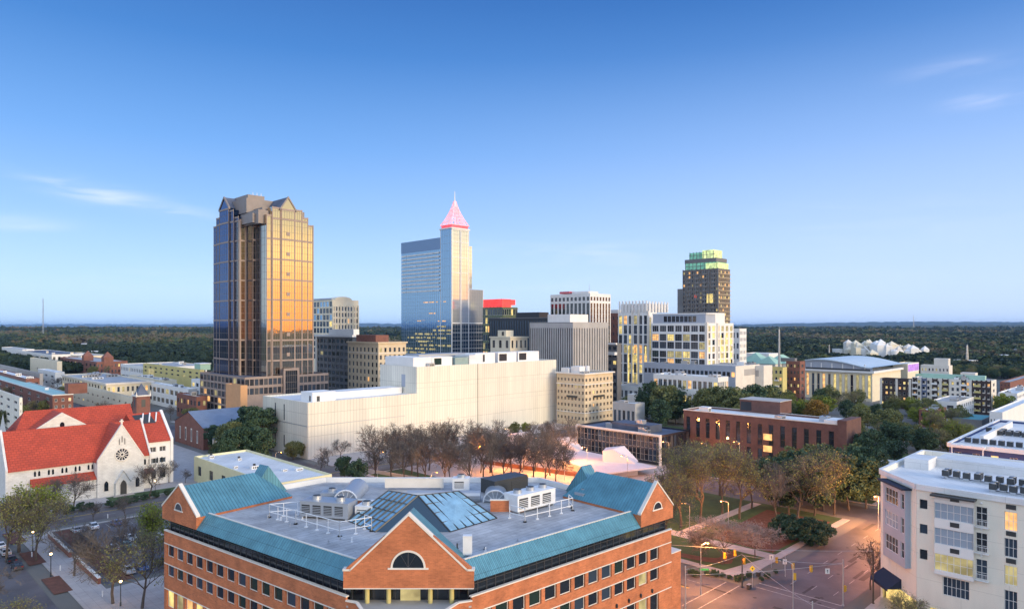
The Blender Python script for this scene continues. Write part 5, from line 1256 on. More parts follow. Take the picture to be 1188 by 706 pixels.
t.part('penthouse', M_wpl, (2, a_of(688, t.b) - t.a, 4, b_of(633, t.a) - t.b, t.z - .7, t.z + 5)); t.part('parapet_band', M_dconc, (-.04, -.003, .1, t.Lb - .1, t.z - .5, t.z - .2))
t = Bld('office_tower', 'black clad office block with faint vertical ribs left of the grey ribbed block', 646, 520, 567.5, 660, 368.5, M_black, M_droof); t.Lf(26, 1, 4, t.z - 1.5, wf=.6, hf=.99, spec=W(frame=False, mat=M_dg2)); t.done()
t.part('penthouse', M_black, (3, 14, t.Lb * .28, t.Lb * .62, t.z - .7, t.z + 4.6)); t.part('roof_edge', M_dconc, (-.1, .2, 0, t.Lb, t.z, t.z + .5))
t = Bld('office_building', 'glass office block with red lit crown beside the spired skyscraper', 583, 575, 560, 600.5, 356, mat('olive_glass', (.10, .13, .07), .3, .2), M_conc); t.Lf(8, 7, 20, t.z - .5, wf=.86, hf=.74, spec=W(fw=.12, lit=.3, kind='g')); t.R(7, 7, 20, t.z - .5, wf=.8, hf=.74, spec=W(fw=.14, lit=.2, kind='g')); t.done()
redm = mat('red_lit_sign', (.6, .05, .04), .5, 0, emit=.95, emc=(1, .05, .05)); t.part('red_crown', redm, (0.2, t.La * .6, 1, t.Lb - .5, t.z - .3, t.z + 6.8)); t.part('red_crown', redm, (t.La * .62, t.La * .9, 1, 6, t.z + 2, t.z + 6.5)); t.part('penthouse', M_wpl, (t.La * .62, t.La - .5, 6.1, t.Lb - 2, t.z - .3, t.z + 4)); t.part('roof_slab', M_conc, (t.La * .5, t.La + 4, 3, 10, t.z - 1.5, t.z - .8))
t = Bld('apartment_tower', 'blue and cream condominium tower with rounded top behind the mirror skyscraper', 385.5, 700, 360, 416, 347.5, M_cream, M_conc)
t.Lf(7, 9, 20, t.z - 1, wf=.82, hf=.8, spec=W(kind='b', fw=.15, lit=.02)); t.R(9, 9, 20, t.z - 6, wf=.55, hf=.72, spec=W(lit=.05, fw=.15, nx=2, kind='b')); t.done()
c = MB(); n = 10
for i in range(n):
    t1, t2 = math.pi * i / n, math.pi * (i + 1) / n; cxx, rr = t.La * .42, t.La * .32
    c.quad((cxx + rr * math.cos(t2), -.3, t.z + rr * .35 * math.sin(t2)), (cxx + rr * math.cos(t1), -.3, t.z + rr * .35 * math.sin(t1)), (cxx + rr * math.cos(t1), 12, t.z + rr * .35 * math.sin(t1)), (cxx + rr * math.cos(t2), 12, t.z + rr * .35 * math.sin(t2)))
    c.face([(cxx, -.3, t.z), (cxx + rr * math.cos(t1), -.3, t.z + rr * .35 * math.sin(t1)), (cxx + rr * math.cos(t2), -.3, t.z + rr * .35 * math.sin(t2))])
c.build('curved_top', M_cream, t.root); t.part('screen_fins', M_bay, (-.3, .3, 1, t.Lb - 1, t.z, t.z + 1.8))
t.part('column', M_cream, *[(t.La * u - .5, t.La * u + .5, -1.1, 0, 0, t.z - 5) for u in (.02, .3, .55, .8, .98)])
t = Bld('office_building', 'dark grey gridded office block with pale cornice between the mirror skyscraper and tan block', 409, 470, 366.5, 420, 389.5, M_dconc, M_wroof); t.Lf(9, 10, 2, t.z - 1.5, wf=.72, hf=.6, spec=W(lit=.04, fw=.1, fm=M_dconc)); t.cap = (.9, -.9, .6, M_wpl); t.done(); t.part('penthouse', M_wpl, (2, t.La - 1, 2, t.Lb * .7, t.z + .3, t.z + 4.5)); t.part('edge_pier', M_cop, (-.5, .05, t.Lb - 2.2, t.Lb + .1, 0, t.z - 1))
t = Bld('office_building', 'tan stone block of punched windows and a broad cornice left of the white windowless hall', 439, 440, 403.5, 471, 397, M_tan, M_groof); t.Lf(8, 8, 4, t.z - 2.5, wf=.46, hf=.58, spec=W(lit=.05, frame=False)); t.R(6, 8, 4, t.z - 2.5, wf=.46, hf=.58, spec=W(lit=.06, frame=False)); t.cap = (.8, -.8, .2, M_tan); t.done(); t.part('brick_penthouse', M_brickr, (2, 12, 6, t.Lb * .8, t.z - .7, t.z + 4.6)); t.part('string_course', M_cop, (-.15, t.La + .1, -.15, -.003, t.z - 7.2, t.z - 6.8), (-.15, -.003, 0, t.Lb, t.z - 7.2, t.z - 6.8))
# white windowless hall and its lower wing
t = Bld('windowless_hall', 'huge white precast windowless hall with plant blocks on the roof', 483.5, 325.5, 441, 645.3, 425.4, M_white, M_wroof, La=None); t.done()
big = t
t.part('expansion_joint', M_dmet, (a_of(554, t.b) - t.a, a_of(554, t.b) - t.a + .35, -.05, .01, 0, t.z))
t.part('wall_band', flat('faint_joint_band', (.60, .58, .52)), *[(0, t.La, -.03, -.004, z, z + .3) for z in (t.z - 10.2, t.z - 19.5)]); t.part('wall_panel', M_bay, (-.08, .01, 9, 12, t.z - 10, t.z - 4))
xx = lambda px: a_of(px, t.b + 8) - t.a
t.part('stair_block', M_wpl, (1, 12, 4, t.Lb - 3, t.z - .7, t.z + 4.2)); t.part('plant_block', M_wpl, (13, 26, 5, 16, t.z - .7, t.z + 4.0)); t.part('plant_glass', M_gg, (14.5, 19, 4.9, 5.02, t.z + .2, t.z + 3.4)); t.part('plant_block', mat('greenish_panel', (.24, .33, .32), .5, .1), (27, 36, 4, 14, t.z - .7, t.z + 3.4)); t.part('plant_block', M_wroof, (36.5, 46, 4, 15, t.z - .7, t.z + 4.4))
for i, px in enumerate((552, 578, 601)):
    x0 = xx(px) - 2; t.part('cooling_block', M_wpl, (x0, x0 + (14, 14, 17)[i], 6, 14, t.z - .7, t.z + 5)); t.part('louvre_opening', M_black, (x0 + .8, x0 + 6.5, 5.9, 6.02, t.z + .4, t.z + 4.2))
t.part('roof_deck', M_metal, (15, 50, 18, 30, t.z - .7, t.z + 4.8)); t.units(5, seed=2)
t = Bld('windowless_wing', 'lower white precast windowless wing left of the huge white hall', 357, 284, 305, 483.4, 466.9, M_white, M_wroof, La=57.0); t.done()
t.part('wall_band', M_metal, (0, t.La * .86, -.05, -.004, t.z - 10, t.z - 9.7), (-.05, -.004, 0, t.Lb, t.z - 10, t.z - 9.7)); t.part('window_slot', M_dg2, *[(-.05, .01, t.Lb * u, t.Lb * u + .8, z0, z1) for u in (.49, .69) for z0, z1 in ((3, 8), (t.z - 9, t.z - 2.2))])
t.part('vertical_joint', M_metal, (.25, .35, -.04, -.002, 0, t.z)); t.part('penthouse', M_wpl, (6, 17, 7, 17, t.z - .7, t.z + 3.2)); t.part('penthouse', M_wroof, (17, 56, 12, 22, t.z - .7, t.z + 2.2)); t.part('roof_door', M_dmet, (5.9, 6.02, 8.5, 9.6, t.z - .6, t.z + 1.8)); t.part('roof_door', M_dmet, (8, 9.4, 6.9, 7.02, t.z - .6, t.z + 1.6)); t.units(3, seed=4)
t = Bld('office_building', 'small cream classical building peeping over the roof of the white hall', 592, 455, 569, 612, 391, M_cream, M_cream); t.R(4, 3, 22, t.z - .5, wf=.4, hf=.6, spec=W(frame=False, lit=.1)); t.Lf(3, 3, 22, t.z - .5, wf=.4, hf=.6, spec=W(frame=False)); t.cap = (.6, -.6, .3, M_cream); t.done(); t.part('attic', M_cream, (2, 9, 6, 14, t.z - .7, t.z + 4.5)); t.part('attic_opening', M_dmet, (1.9, 2.02, 8, 10, t.z + 1, t.z + 3.6))
# beige eight storey block
t = Bld('office_building', 'beige eight-storey block with small paired windows right of the white hall', 678.2, 376, 645.8, 711, 433.5, M_tan, M_groof)
t.Lf(8, 7, 2.5, t.z - 1.8, wf=.5, hf=.5, spec=W(nx=2, fw=.1, fm=M_tan, lit=.12)); t.R(8, 7, 2.5, t.z - 1.8, wf=.5, hf=.5, spec=W(nx=2, fw=.1, fm=M_tan, lit=.1)); t.cap = (.9, -.5, .25, M_cop); t.done()
for z in (7.2, 22.6): t.part('string_course', M_cop, (-.2, t.La + .1, -.2, -.003, z, z + .5), (-.2, -.003, 0, t.Lb, z, z + .5))
t.part('balcony', M_dmet, (t.La * .3, t.La * .65, -1.0, 0, 15.6, 16.6)); t.part('balcony', M_dmet, (-1.0, 0, t.Lb * .25, t.Lb * .6, 15.6, 16.6)); t.part('roof_block', M_wpl, (3, 9, 6, 12, t.z - .7, t.z + 3.6)); t.part('roof_block', M_wroof, (1.5, 6, 13, t.Lb - 2, t.z - .7, t.z + 2.6)); m = MB(); m.tube((9, 5, t.z - .7), (9, 5, t.z + 3.8), 1.1, 1.1, 12); m.build('water_tank', M_wmet, t.root); t.units(2, seed=5)
# brick block behind right of grey
t = Bld('office_building', 'red brick block seen in the gap between ribbed block and lit justice block', 719, 590, 705, 730, 363, M_brickr, M_groof); t.Lf(3, 9, 5, t.z - 1, wf=.3, hf=.4, spec=W(frame=False)); t.done(); t.part('roof_block', M_wpl, (1, 6, 2, 10, t.z - .5, t.z + 3))
t = Bld('annex_building', 'dark stepped annex with pale terraces beside the grey ribbed block', 716, 470, 704, 721, 398, M_dconc, M_wroof); t.Lf(2, 8, 3, t.z - 1, wf=.6, hf=.5, spec=W(frame=False)); t.done(); t.part('terrace', M_wpl, (-3, 0, 0, t.Lb, t.z - 8, t.z - 6), (-1.5, 0, 0, t.Lb, t.z - 1, t.z + .3))
# justice complex
t = Bld('justice_tower', 'white tower with lit vertical strips and a crown of white fins', 752, 500, 717, 762, 362, M_wpl, M_groof)
t.Lf(6, 8, 6, t.z - 2, wf=.66, hf=.9, spec=W(nz=2, nx=2, fw=.2, fm=M_dconc, lit=.45)); t.R(2, 1, 6, t.z - 3, wf=.5, hf=.98, spec=W(nz=14, fw=.3, fm=M_cop, mat=M_litd)); t.done()
t.part('lit_strip', M_lit, *[(-.12, -.02, t.Lb * u, t.Lb * (u + .045), 6, t.z * .62) for u in (.47, .33, .62, .06)]); t.part('corner_pier', M_cop, (-.8, .6, -.8, .6, 0, t.z + 1), (-.8, .3, t.Lb * .28, t.Lb * .28 + 1.4, 0, t.z + 2), (-.8, .3, t.Lb * .5, t.Lb * .5 + 1, 0, t.z + 2))
c = MB()
for i in range(9): c.box(-.4, .4, 1 + i * (t.Lb - 3) / 8, 2.0 + i * (t.Lb - 3) / 8, t.z, t.z + 8.5)
for i in range(7): c.box(1 + i * 4.0, 2 + i * 4.0, -.4, .4, t.z, t.z + 8)
c.box(1, 26, 1, t.Lb - 2, t.z, t.z + 6.5); c.build('crown_fins', M_wpl, t.root)
t = Bld('justice_building', 'broad white gridded justice block with yellow lit windows and flat blue-grey top storey', 820, 455, 756, 851, 374.5, M_wpl, M_groof)
t.Lf(7, 1, t.z - 6.2, t.z - 1.4, wf=.84, hf=.9, spec=W(nx=3, nz=1, fw=.16, lit=.08)); t.Lf(7, 2, t.z - 17.8, t.z - 7.2, wf=.88, hf=.88, spec=W(nx=3, nz=3, fw=.2, fm=M_dconc, lit=.5)); t.Lf(7, 2, t.z - 29, t.z - 18.8, wf=.88, hf=.88, spec=W(nx=3, nz=3, fw=.2, fm=M_dconc, lit=.3, kind='g'))
t.Lf(7, 1, 2, t.z - 30, wf=.7, hf=.8, spec=W(nx=2, nz=2, fw=.2)); t.R(6, 6, t.z - 29, t.z - 1.5, wf=.6, hf=.84, spec=W(nx=1, nz=1, fw=.2, fm=M_cop, lit=.75)); t.done()
t.part('corner_frame', M_cop, (-.6, 1.2, -.6, 1.2, 0, t.z + .5), (t.La * .35, t.La * .35 + 1.4, -.8, 0, 0, t.z)); t.part('top_storey', M_bay, (1.2, 14, 1.5, t.Lb - .2, t.z - .7, t.z + 6)); t.part('top_glazing', M_dg, *[(1.1, 1.22, t.Lb * (.2 + i * .075), t.Lb * (.2 + i * .075) + 2.6, t.z + .8, t.z + 4.8) for i in range(8)]); t.part('top_frame', M_wpl, (1.0, 14.4, .9, t.Lb + .2, t.z + 6, t.z + 6.7)); t.part('roof_block', M_wpl, (14.1, 30, 3, 16, t.z - .7, t.z + 7)); t.part('lit_pier', M_lit, *[(t.La * u, t.La * u + 1.0, -.1, -.02, 8, t.z - 8) for u in (.5, .68, .86)])
t = Bld('office_building', 'plain white block at the right end of the lit justice block', 858, 520, 849, 866, 381, M_wpl, M_wroof); t.R(5, 10, 4, t.z - 1, wf=.4, hf=.5, spec=W(frame=False, lit=.2)); t.Lf(2, 6, 4, t.z - 1, wf=.5, hf=.5, spec=W(frame=False)); t.done(); t.units(1)
t = Bld('podium', 'long blue-grey podium with ribbon windows below the white justice block', 853, 425, 747, 881, 424.5, M_bay, M_groof); t.Lf(22, 1, t.z - 7.2, t.z - 3.4, wf=.7, hf=.8, spec=W(frame=False, lit=.12)); t.R(4, 2, 2, t.z - 10, wf=.6, hf=.4, spec=W(frame=False, lit=.3)); t.done(); t.par = .7; t.part('pinkish_end', M_cop, (.5, t.La, -.12, -.003, 0, t.z)); t.part('vent_grille', M_conc, (t.La * .35, t.La * .8, -.2, -.13, t.z - 6.5, t.z - 2.5)); t.units(5, seed=3)
t = Bld('office_building', 'low white modern office with square windows in front of the blue-grey podium', 833, 375, 758, 845, 437.5, M_wpl, M_wroof); t.Lf(13, 3, 1, t.z - .8, wf=.72, hf=.55, spec=W(nx=2, fw=.14, lit=.4, kind='g')); t.R(5, 3, 1, t.z - .8, wf=.72, hf=.55, spec=W(nx=2, fw=.14, lit=.3, kind='g')); t.done(); t.units(5)
t = Bld('pavilion', 'low white flat roof showing between the shaded trees and the cream apartments', 1026, 215, 990, 1045, 543, M_wpl, M_wroof); t.Lf(3, 1, 1, t.z - 2, wf=.7, hf=.8, spec=W(frame=False)); t.done()
# low white sheds between
t = Bld('workshop', 'low grey-white workshop with stepped roofs right of the beige block', 757, 470, 713, 790, 449, M_wpl, M_groof); t.Lf(8, 1, 2, t.z - .8, wf=.6, hf=.5, spec=W(nx=2, fw=.15)); t.done(); t.units(4, M_wpl, seed=8)
t = Bld('workshop', 'small white flat shed in front of the low grey-white workshop', 745, 405, 728, 752, 458, M_wpl, M_wroof); t.R(3, 1, 2, t.z - 1, wf=.3, hf=.3, spec=W(frame=False)); t.done()
t = Bld('workshop', 'low shed with curved white roof edge beside the dark trees', 737, 360, 711, 748, 468, M_conc, M_wroof); t.Lf(5, 1, 1, t.z - 1, wf=.6, hf=.5, spec=W(frame=False)); t.done(); t.units(1)

# ------------------------------------------------------------------ glass museum, brick strip-window block, plaza
t = Bld('museum_building', 'low dark glass hall in a white frame with closely set mullions beside the plaza', 766.3, 271, 669, 800, 505, M_black, M_droof)
t.Lf(22, 2, 1.2, t.z - .7, wf=.9, hf=.94, spec=W(nx=1, nz=2, fw=.11, fm=M_cop, lit=0, kind='')); t.R(9, 2, 1.2, t.z - .7, wf=.9, hf=.94, spec=W(frame=True, fw=.05, fm=M_frd, lit=0)); t.done()
t.part('white_frame', M_cop, (-.7, 0.3, -.35, .35, 0, t.z + .3), (-.7, .3, .35, t.Lb, t.z - .5, t.z + .3), (-.7, -.003, t.Lb - .7, t.Lb, 0, t.z - .5)); t.part('roof_lantern', M_droof, (6, 15, 9, 28, t.z - .7, t.z + 2.2)); t.part('roof_lantern', M_metal, (8, 11, 14, 17, t.z + 2.2, t.z + 3.8)); t.units(5, M_metal, seed=3)
t = Bld('brick_office_building', 'brown-red brick block with narrow tall strip windows and white roof right of the plaza', 972, 245, 793, 991, 492, M_brickb, M_wroof)
t.Lf(14, 1, 9.3, t.z - 2.6, wf=.40, hf=.98, spec=W(nz=3, fw=.08, fm=M_frd, lit=0, mat=M_dg)); t.Lf(14, 1, 1.5, 8.4, wf=.40, hf=.9, spec=W(nz=2, fw=.08, fm=M_frd, lit=.08)); t.cap = (.12, -.2, .15, M_cop); t.done()
t.part('corner_block', M_brickb, (-.6, 14, -3.2, -.05, 0, t.z + 1.6)); t.part('corner_roof', M_wroof, (.5, 9, .5, 5, t.z - .6, t.z + 1.2)); t.part('penthouse', M_brickb, (16, 27, 28, 45, t.z - .7, t.z + 4.4)); t.part('penthouse_recess', M_black, (15.9, 16.02, 40, 44.6, t.z, t.z + 3.6)); t.part('penthouse_roof', M_conc, (15.8, 27.2, 27.8, 45.2, t.z + 4.4, t.z + 4.7)); t.units(3, seed=6)
for i, (u, z, m) in enumerate(((24, 2.2, M_lit), (24, 7.0, M_litw), (24, 11.5, M_litw))): t.part('stairwell_window', m, (-.12, -.02, u, u + 3.4, z, z + 2.4))
# plaza with folded white roofs
def plaza():
    C = M_cop; poly = [G(560, 548), G(770, 563), G(800, 540), G(640, 508), G(585, 512)]
    mb = MB(); mb.face([(x, y, .17) for x, y in poly]); struct('plaza', mb, mat('plaza_paving', (.46, .38, .34), .8, .15, .15, pat=(3, 3, .06, 0, .75, .04)))
    wm = mat('white_folded_roof', (.66, .60, .62), .6, .05, .3)
    X, Y = G(690, 533); r = thing('plaza_pavilion', 'long low white pavilion roof folded into sloping prisms on the plaza', 'pavilion', (X, Y, 0))
    def low(pts, z0, z1, n='roof_slab'): m = MB(); m.prism([(x - X, y - Y) for x, y in pts], z0, z1); m.build(n, wm, r)
    z = 3.2
    low([G(600, 520, z), G(640, 530, z), G(700, 549, z), G(762, 541, z), G(700, 527, z), G(655, 518, z), G(612, 512, z)][::-1], z - .5, z)
    low([G(606, 520, z), G(640, 529, z), G(700, 546, z), G(740, 541, z), G(650, 518, z)][::-1], 0.17, z - .5, 'pavilion_wall')
    for px, y, s in ((588, 515, 1.0), (642, 521, 1.0), (699, 535, 1.1)):      # wedge: high vertical face left, slope running down to the right
        a = Vector((*G(px, y, z), z)); d = Vector((.94, -.02 - .33, 0)).normalized(); n = Vector((-d.y, d.x, 0)); hh = 5.0 * s; Lw = 11.5 * s; Wd = 5.5 * s
        p = lambda u, v, zz: (a.x + d.x * u + n.x * v - X, a.y + d.y * u + n.y * v - Y, z + zz)
        m = MB(); m.face([p(0, 0, 0), p(Lw, 0, 0), p(3.5 * s, 0, hh * .9), p(0, 0, hh * .72)]); m.face([p(Lw, Wd, 0), p(0, Wd, 0), p(0, Wd, hh * .8), p(6.5 * s, Wd, hh)]); m.face([p(0, 0, hh * .72), p(3.5 * s, 0, hh * .9), p(6.5 * s, Wd, hh), p(0, Wd, hh * .8)]); m.face([p(3.5 * s, 0, hh * .9), p(Lw, 0, 0), p(Lw, Wd, 0), p(6.5 * s, Wd, hh)]); m.face([p(0, Wd, 0), p(0, 0, 0), p(0, 0, hh * .72), p(0, Wd, hh * .8)])
        m.build('folded_roof', wm, r)
    # long low retaining wall between the grove and the plaza
    for k, (p0, p1, nm, lb) in enumerate((((560, 538), (690, 556), 'retaining_wall', 'dark low wall between the bare grove and the lit plaza'),)):
        a, b_ = G(*p0), G(*p1); d = norm2(b_[0] - a[0], b_[1] - a[1]); m = MB(); m.obox(a, d, math.hypot(b_[0] - a[0], b_[1] - a[1]), 0, .6, 0, 1.6); o = m.build(nm, M_brickd, None); o['label'] = lb; o['category'] = 'wall'
    a, b_ = G(400, 543), G(575, 573); d = norm2(b_[0] - a[0], b_[1] - a[1]); m = MB(); m.obox(a, d, math.hypot(b_[0] - a[0], b_[1] - a[1]), 0, .5, 0, 1.3); o = m.build('retaining_wall', M_conc, None); o['label'] = 'pale low wall under the bare grove behind the teal roofed office'; o['category'] = 'wall'
plaza()
# cream flat pavilion behind the foreground office
t = Bld('flat_roofed_building', 'low cream flat-roofed building behind the teal roofs of the brick office', 317, 202, 225, 385, 561, mat('yellow_cream_wall', (.70, .66, .42), .8, .06), M_wroof); t.R(5, 1, 2.4, 6.0, wf=.34, hf=.9, spec=W(nx=2, nz=1, fw=.1, fm=M_frd, mat=M_dg)); t.Lf(6, 1, 2.4, 6.0, wf=.3, hf=.9, spec=W(nx=2, fw=.1, fm=M_frd)); t.done(); t.units(6, M_wmet, seed=1, hmin=.5, hmax=1.0, smin=1, smax=2.4)

# ------------------------------------------------------------------ left side
def wins_(t, cR, rR, cL, rL, **k):
    sp = W(frame=k.pop('frame', False), lit=k.pop('lit', .05), nx=k.pop('nx', 1), fw=.15)
    if cR: t.R(cR, rR, 1.5, t.z - 1.2, spec=sp, **k)
    if cL: t.Lf(cL, rL, 1.5, t.z - 1.2, spec=sp, **k)
    t.done(); return t
t = Bld('brick_office_building', 'red brick building with pale blue-green flat roof behind the church', 61, 405, -28, 85, 458, M_brickr, mat('pale_teal_roof', (.34, .55, .54), .7, .12)); t.par = .25; t.cap = (.15, -.4, .1, M_wpl); wins_(t, 3, 3, 11, 3, wf=.4, hf=.5, frame=True, nx=2); t.part('brick_stair_block', M_brickr, (8, 18, .5, 9, t.z, t.z + 6)); t.part('ball_vent', M_wmet, (4, 6, 40, 42, t.z, t.z + 1.5))
t = Bld('office_building', 'cream rendered corner building with small square windows at the left edge', 22.5, 352, -60, 26, 461, M_cream2, M_groof); wins_(t, 1, 4, 14, 4, wf=.42, hf=.4, frame=True, lit=0)
t = Bld('warehouse', 'long low white-cream building with few openings behind the church ridge', 156.5, 400, 84, 163, 462, M_cream, M_droof); wins_(t, 1, 1, 12, 2, wf=.3, hf=.22); t.units(4, seed=2); t.part('tall_window', M_dg, (-.1, .0, 2, 5, 2.5, t.z - 2))
t = Bld('office_building', 'long flat-roofed stone building with broad cornice in the left middle distance', 123.5, 470, 72, 178, 444.5, M_cream, M_groof); t.cap = (.6, -1.2, .1, M_cop); wins_(t, 10, 2, 16, 3, wf=.5, hf=.5, lit=.1); t.units(7, seed=5, smax=9)
t = Bld('office_building', 'yellow-green modernist building with arched window and rooftop dome', 232, 540, 166, 237, 429, M_yel, M_groof); t.Lf(10, 2, t.z - 8, t.z - 1, wf=.4, hf=.4, spec=W(frame=False, lit=.15)); t.done(); t.part('arched_window', M_litd, (-.1, .0, t.Lb * .78, t.Lb * .9, t.z - 14, t.z - 4)); t.part('drum', M_grn, (4, 12, 10, 22, t.z - .7, t.z + 4)); t.part('drum_roof', M_wroof, (3.5, 12.5, 9.5, 22.5, t.z + 4, t.z + 4.6)); t.units(3, seed=5)
t = Bld('office_building', 'low white building with dark ribbon of windows beside the tower podium', 218.5, 440, 172, 229, 451, M_wpl, M_wroof); t.Lf(9, 2, 1, t.z - 1, wf=.7, hf=.5, spec=W(lit=.1, frame=False)); t.R(2, 2, 1, t.z - 1, wf=.7, hf=.5, spec=W(lit=.5, frame=False)); t.done(); t.units(4, seed=1)
t = Bld('brick_townhouse', 'ornate red brick range with twin gables before the dark woods', 112, 760, 70, 148, 419.5, M_brickr, M_groof); wins_(t, 9, 2, 10, 2, wf=.4, hf=.5, lit=.1)
for px in (98, 121): 
    u = (b_of(px, t.a) - t.b) if px < 112 else 0; v = 0 if px < 112 else a_of(px, t.b) - t.a
    m = MB(); m.box(v - .6, v + 9, u - .6, u + 9, t.z - 5, t.z + 5); m.face([(v - .6, u - .6, t.z + 5), (v + 9, u - .6, t.z + 5), (v + 4.2, u + 4.2, t.z + 11)]); m.face([(v - .6, u + 9, t.z + 5), (v - .6, u - .6, t.z + 5), (v + 4.2, u + 4.2, t.z + 11)]); m.face([(v + 9, u - .6, t.z + 5), (v + 9, u + 9, t.z + 5), (v + 4.2, u + 4.2, t.z + 11)]); m.build('gable_tower', M_brickr, t.root)
t = Bld('arcade_building', 'cream colonnaded block just beyond the ornate brick range', 94, 880, 64, 128, 412.5, M_cream, M_groof); wins_(t, 10, 1, 8, 1, wf=.6, hf=.6, lit=.05)
t = Bld('warehouse', 'plain cream block left of the ornate brick range', 66, 700, 35, 72, 419, M_cream, M_groof); t.done(); t.units(2)
t = Bld('warehouse', 'long grey shed with lumpy bare trees before it at the left edge', 46, 560, -30, 50, 433, M_conc, M_groof); wins_(t, 0, 1, 8, 1, wf=.4, hf=.3); t.units(4, seed=2)
t = Bld('warehouse', 'white block between the grey shed and the stone cornice building', 64, 600, 44, 75, 431.5, M_wpl, M_wroof); wins_(t, 2, 1, 3, 2, wf=.4, hf=.3)
t = Bld('office_building', 'white-grey low block just left of the mirror skyscraper podium', 236, 470, 222, 252, 441, M_wpl, M_wroof); wins_(t, 3, 3, 3, 3, wf=.6, hf=.5, lit=.4)
t = Bld('warehouse', 'pale shed deep in the trees near the left horizon', 26, 1050, 2, 40, 405, M_wpl, M_groof); t.done()
# brick chapel with blue-grey roof
def chapel():
    X, Y = G(236, 522); a, b = AB(X, Y); root = thing('chapel', 'brick chapel with blue-grey slate roof and tall white windows right of the church', 'chapel', (X, Y, 0), R45)
    A = 26; Bw = b_of(203, a) - b; ze, zr = 10, 15.5; w_ = MB(); w_.box(0, A, 0, Bw, 0, ze); w_.face([(0, Bw, ze), (0, 0, ze), (0, Bw / 2, zr)]); w_.face([(A, 0, ze), (A, Bw, ze), (A, Bw / 2, zr)]); w_.build('wall', M_brickr, root)
    r = MB(); r.face([(-.4, -.5, ze - .2), (A, -.5, ze - .2), (A, Bw / 2, zr + .3), (-.4, Bw / 2, zr + .3)]); r.face([(A, Bw + .5, ze - .2), (-.4, Bw + .5, ze - .2), (-.4, Bw / 2, zr + .3), (A, Bw / 2, zr + .3)]); r.build('roof', mat('slate_roof', (.16, .21, .30), .7, .15, .3), root)
    for i in range(4):
        m = MB(); y = Bw * (.18 + .2 * i); m.box(-.08, -.0, y, y + 1.6, 2.2, 8.4 - abs(i - 1.5) * .3, 0); m.build('tall_window', M_cop, root); m = MB(); m.box(-.11, -.085, y + .35, y + 1.25, 2.6, 7.6); m.build('pane', M_dg, root.children[-1] if 0 else root)
    for i in range(5):
        m = MB(); x = 2 + i * 4.6; m.box(x, x + 1.5, -.08, 0, 2.5, 7.6); m.build('tall_window', M_cop, root)
chapel()
def small_temple():
    X, Y = G(262, 530); root = thing('garden_pavilion', 'small cream pavilion with dark hipped roof among trees left of the white wing', 'pavilion', (X, Y, 0), R45)
    m = MB(); m.box(0, 8, 0, 12, 0, 6.5); m.build('wall', M_tan, root); m = MB(); e = .8; m.face([(-e, -e, 6.5), (8 + e, -e, 6.5), (4, 5, 9.6)]); m.face([(8 + e, -e, 6.5), (8 + e, 12 + e, 6.5), (4, 7, 9.6), (4, 5, 9.6)]); m.face([(8 + e, 12 + e, 6.5), (-e, 12 + e, 6.5), (4, 7, 9.6)]); m.face([(-e, 12 + e, 6.5), (-e, -e, 6.5), (4, 5, 9.6), (4, 7, 9.6)]); m.face([(-e, -e, 6.5), (-e, 12 + e, 6.5), (8 + e, 12 + e, 6.5), (8 + e, -e, 6.5)]); m.build('roof', M_droof, root)
    for i in range(4): c = MB(); c.tube((-.7, .6 + i * 3.6, 0), (-.7, .6 + i * 3.6, 6.4), .35, .3, 8); c.build('column', M_cop, root)
    for i in range(3): c = MB(); c.box(1.2 + i * 2.3, 2.4 + i * 2.3, -.05, 0, 1.5, 5); c.build('window', M_dg, root)
small_temple()
def bell_tower():
    Yq = 330; X = k_(164) * Yq; root = thing('bell_tower', 'brick bell tower with dark pointed spire behind the church roof', 'tower', (X, Yq, 0), R45)
    z = ZZ(459, Yq); m = MB(); m.box(-3, 3, -3, 3, 0, z); m.build('shaft', M_brickr, root); m = MB(); m.box(-3.3, 3.3, -3.3, 3.3, z, z + .6); m.build('cornice', M_cop, root)
    m = MB(); zt = ZZ(444, Yq); q = [(-2.6, -2.6), (2.6, -2.6), (2.6, 2.6), (-2.6, 2.6)]
    for i in range(4): m.face([(*q[i], z + .6), (*q[(i + 1) % 4], z + .6), (0, 0, zt)])
    m.build('spire', M_droof, root)
    for sx, sy in ((-3, -3), (3, -3), (-3, 3)): m = MB(); m.tube((sx, sy, z), (sx, sy, z + 2.4), .5, .05, 6); m.build('pinnacle', M_cop, root)
    for f in range(2): m = MB(); (m.box(-.9, .9, -3.06, -3, z - 5, z - 1.5) if f == 0 else m.box(-3.06, -3, -.9, .9, z - 5, z - 1.5)); m.build('louvre', M_dmet, root)
bell_tower()
t = Bld('parish_building', 'low grey-white flat building at the left edge in front of the church', 36, 215, -40, 40, 543, M_conc, M_wroof, La=9); wins_(t, 0, 1, 8, 1, wf=.3, hf=.5); t.units(2)

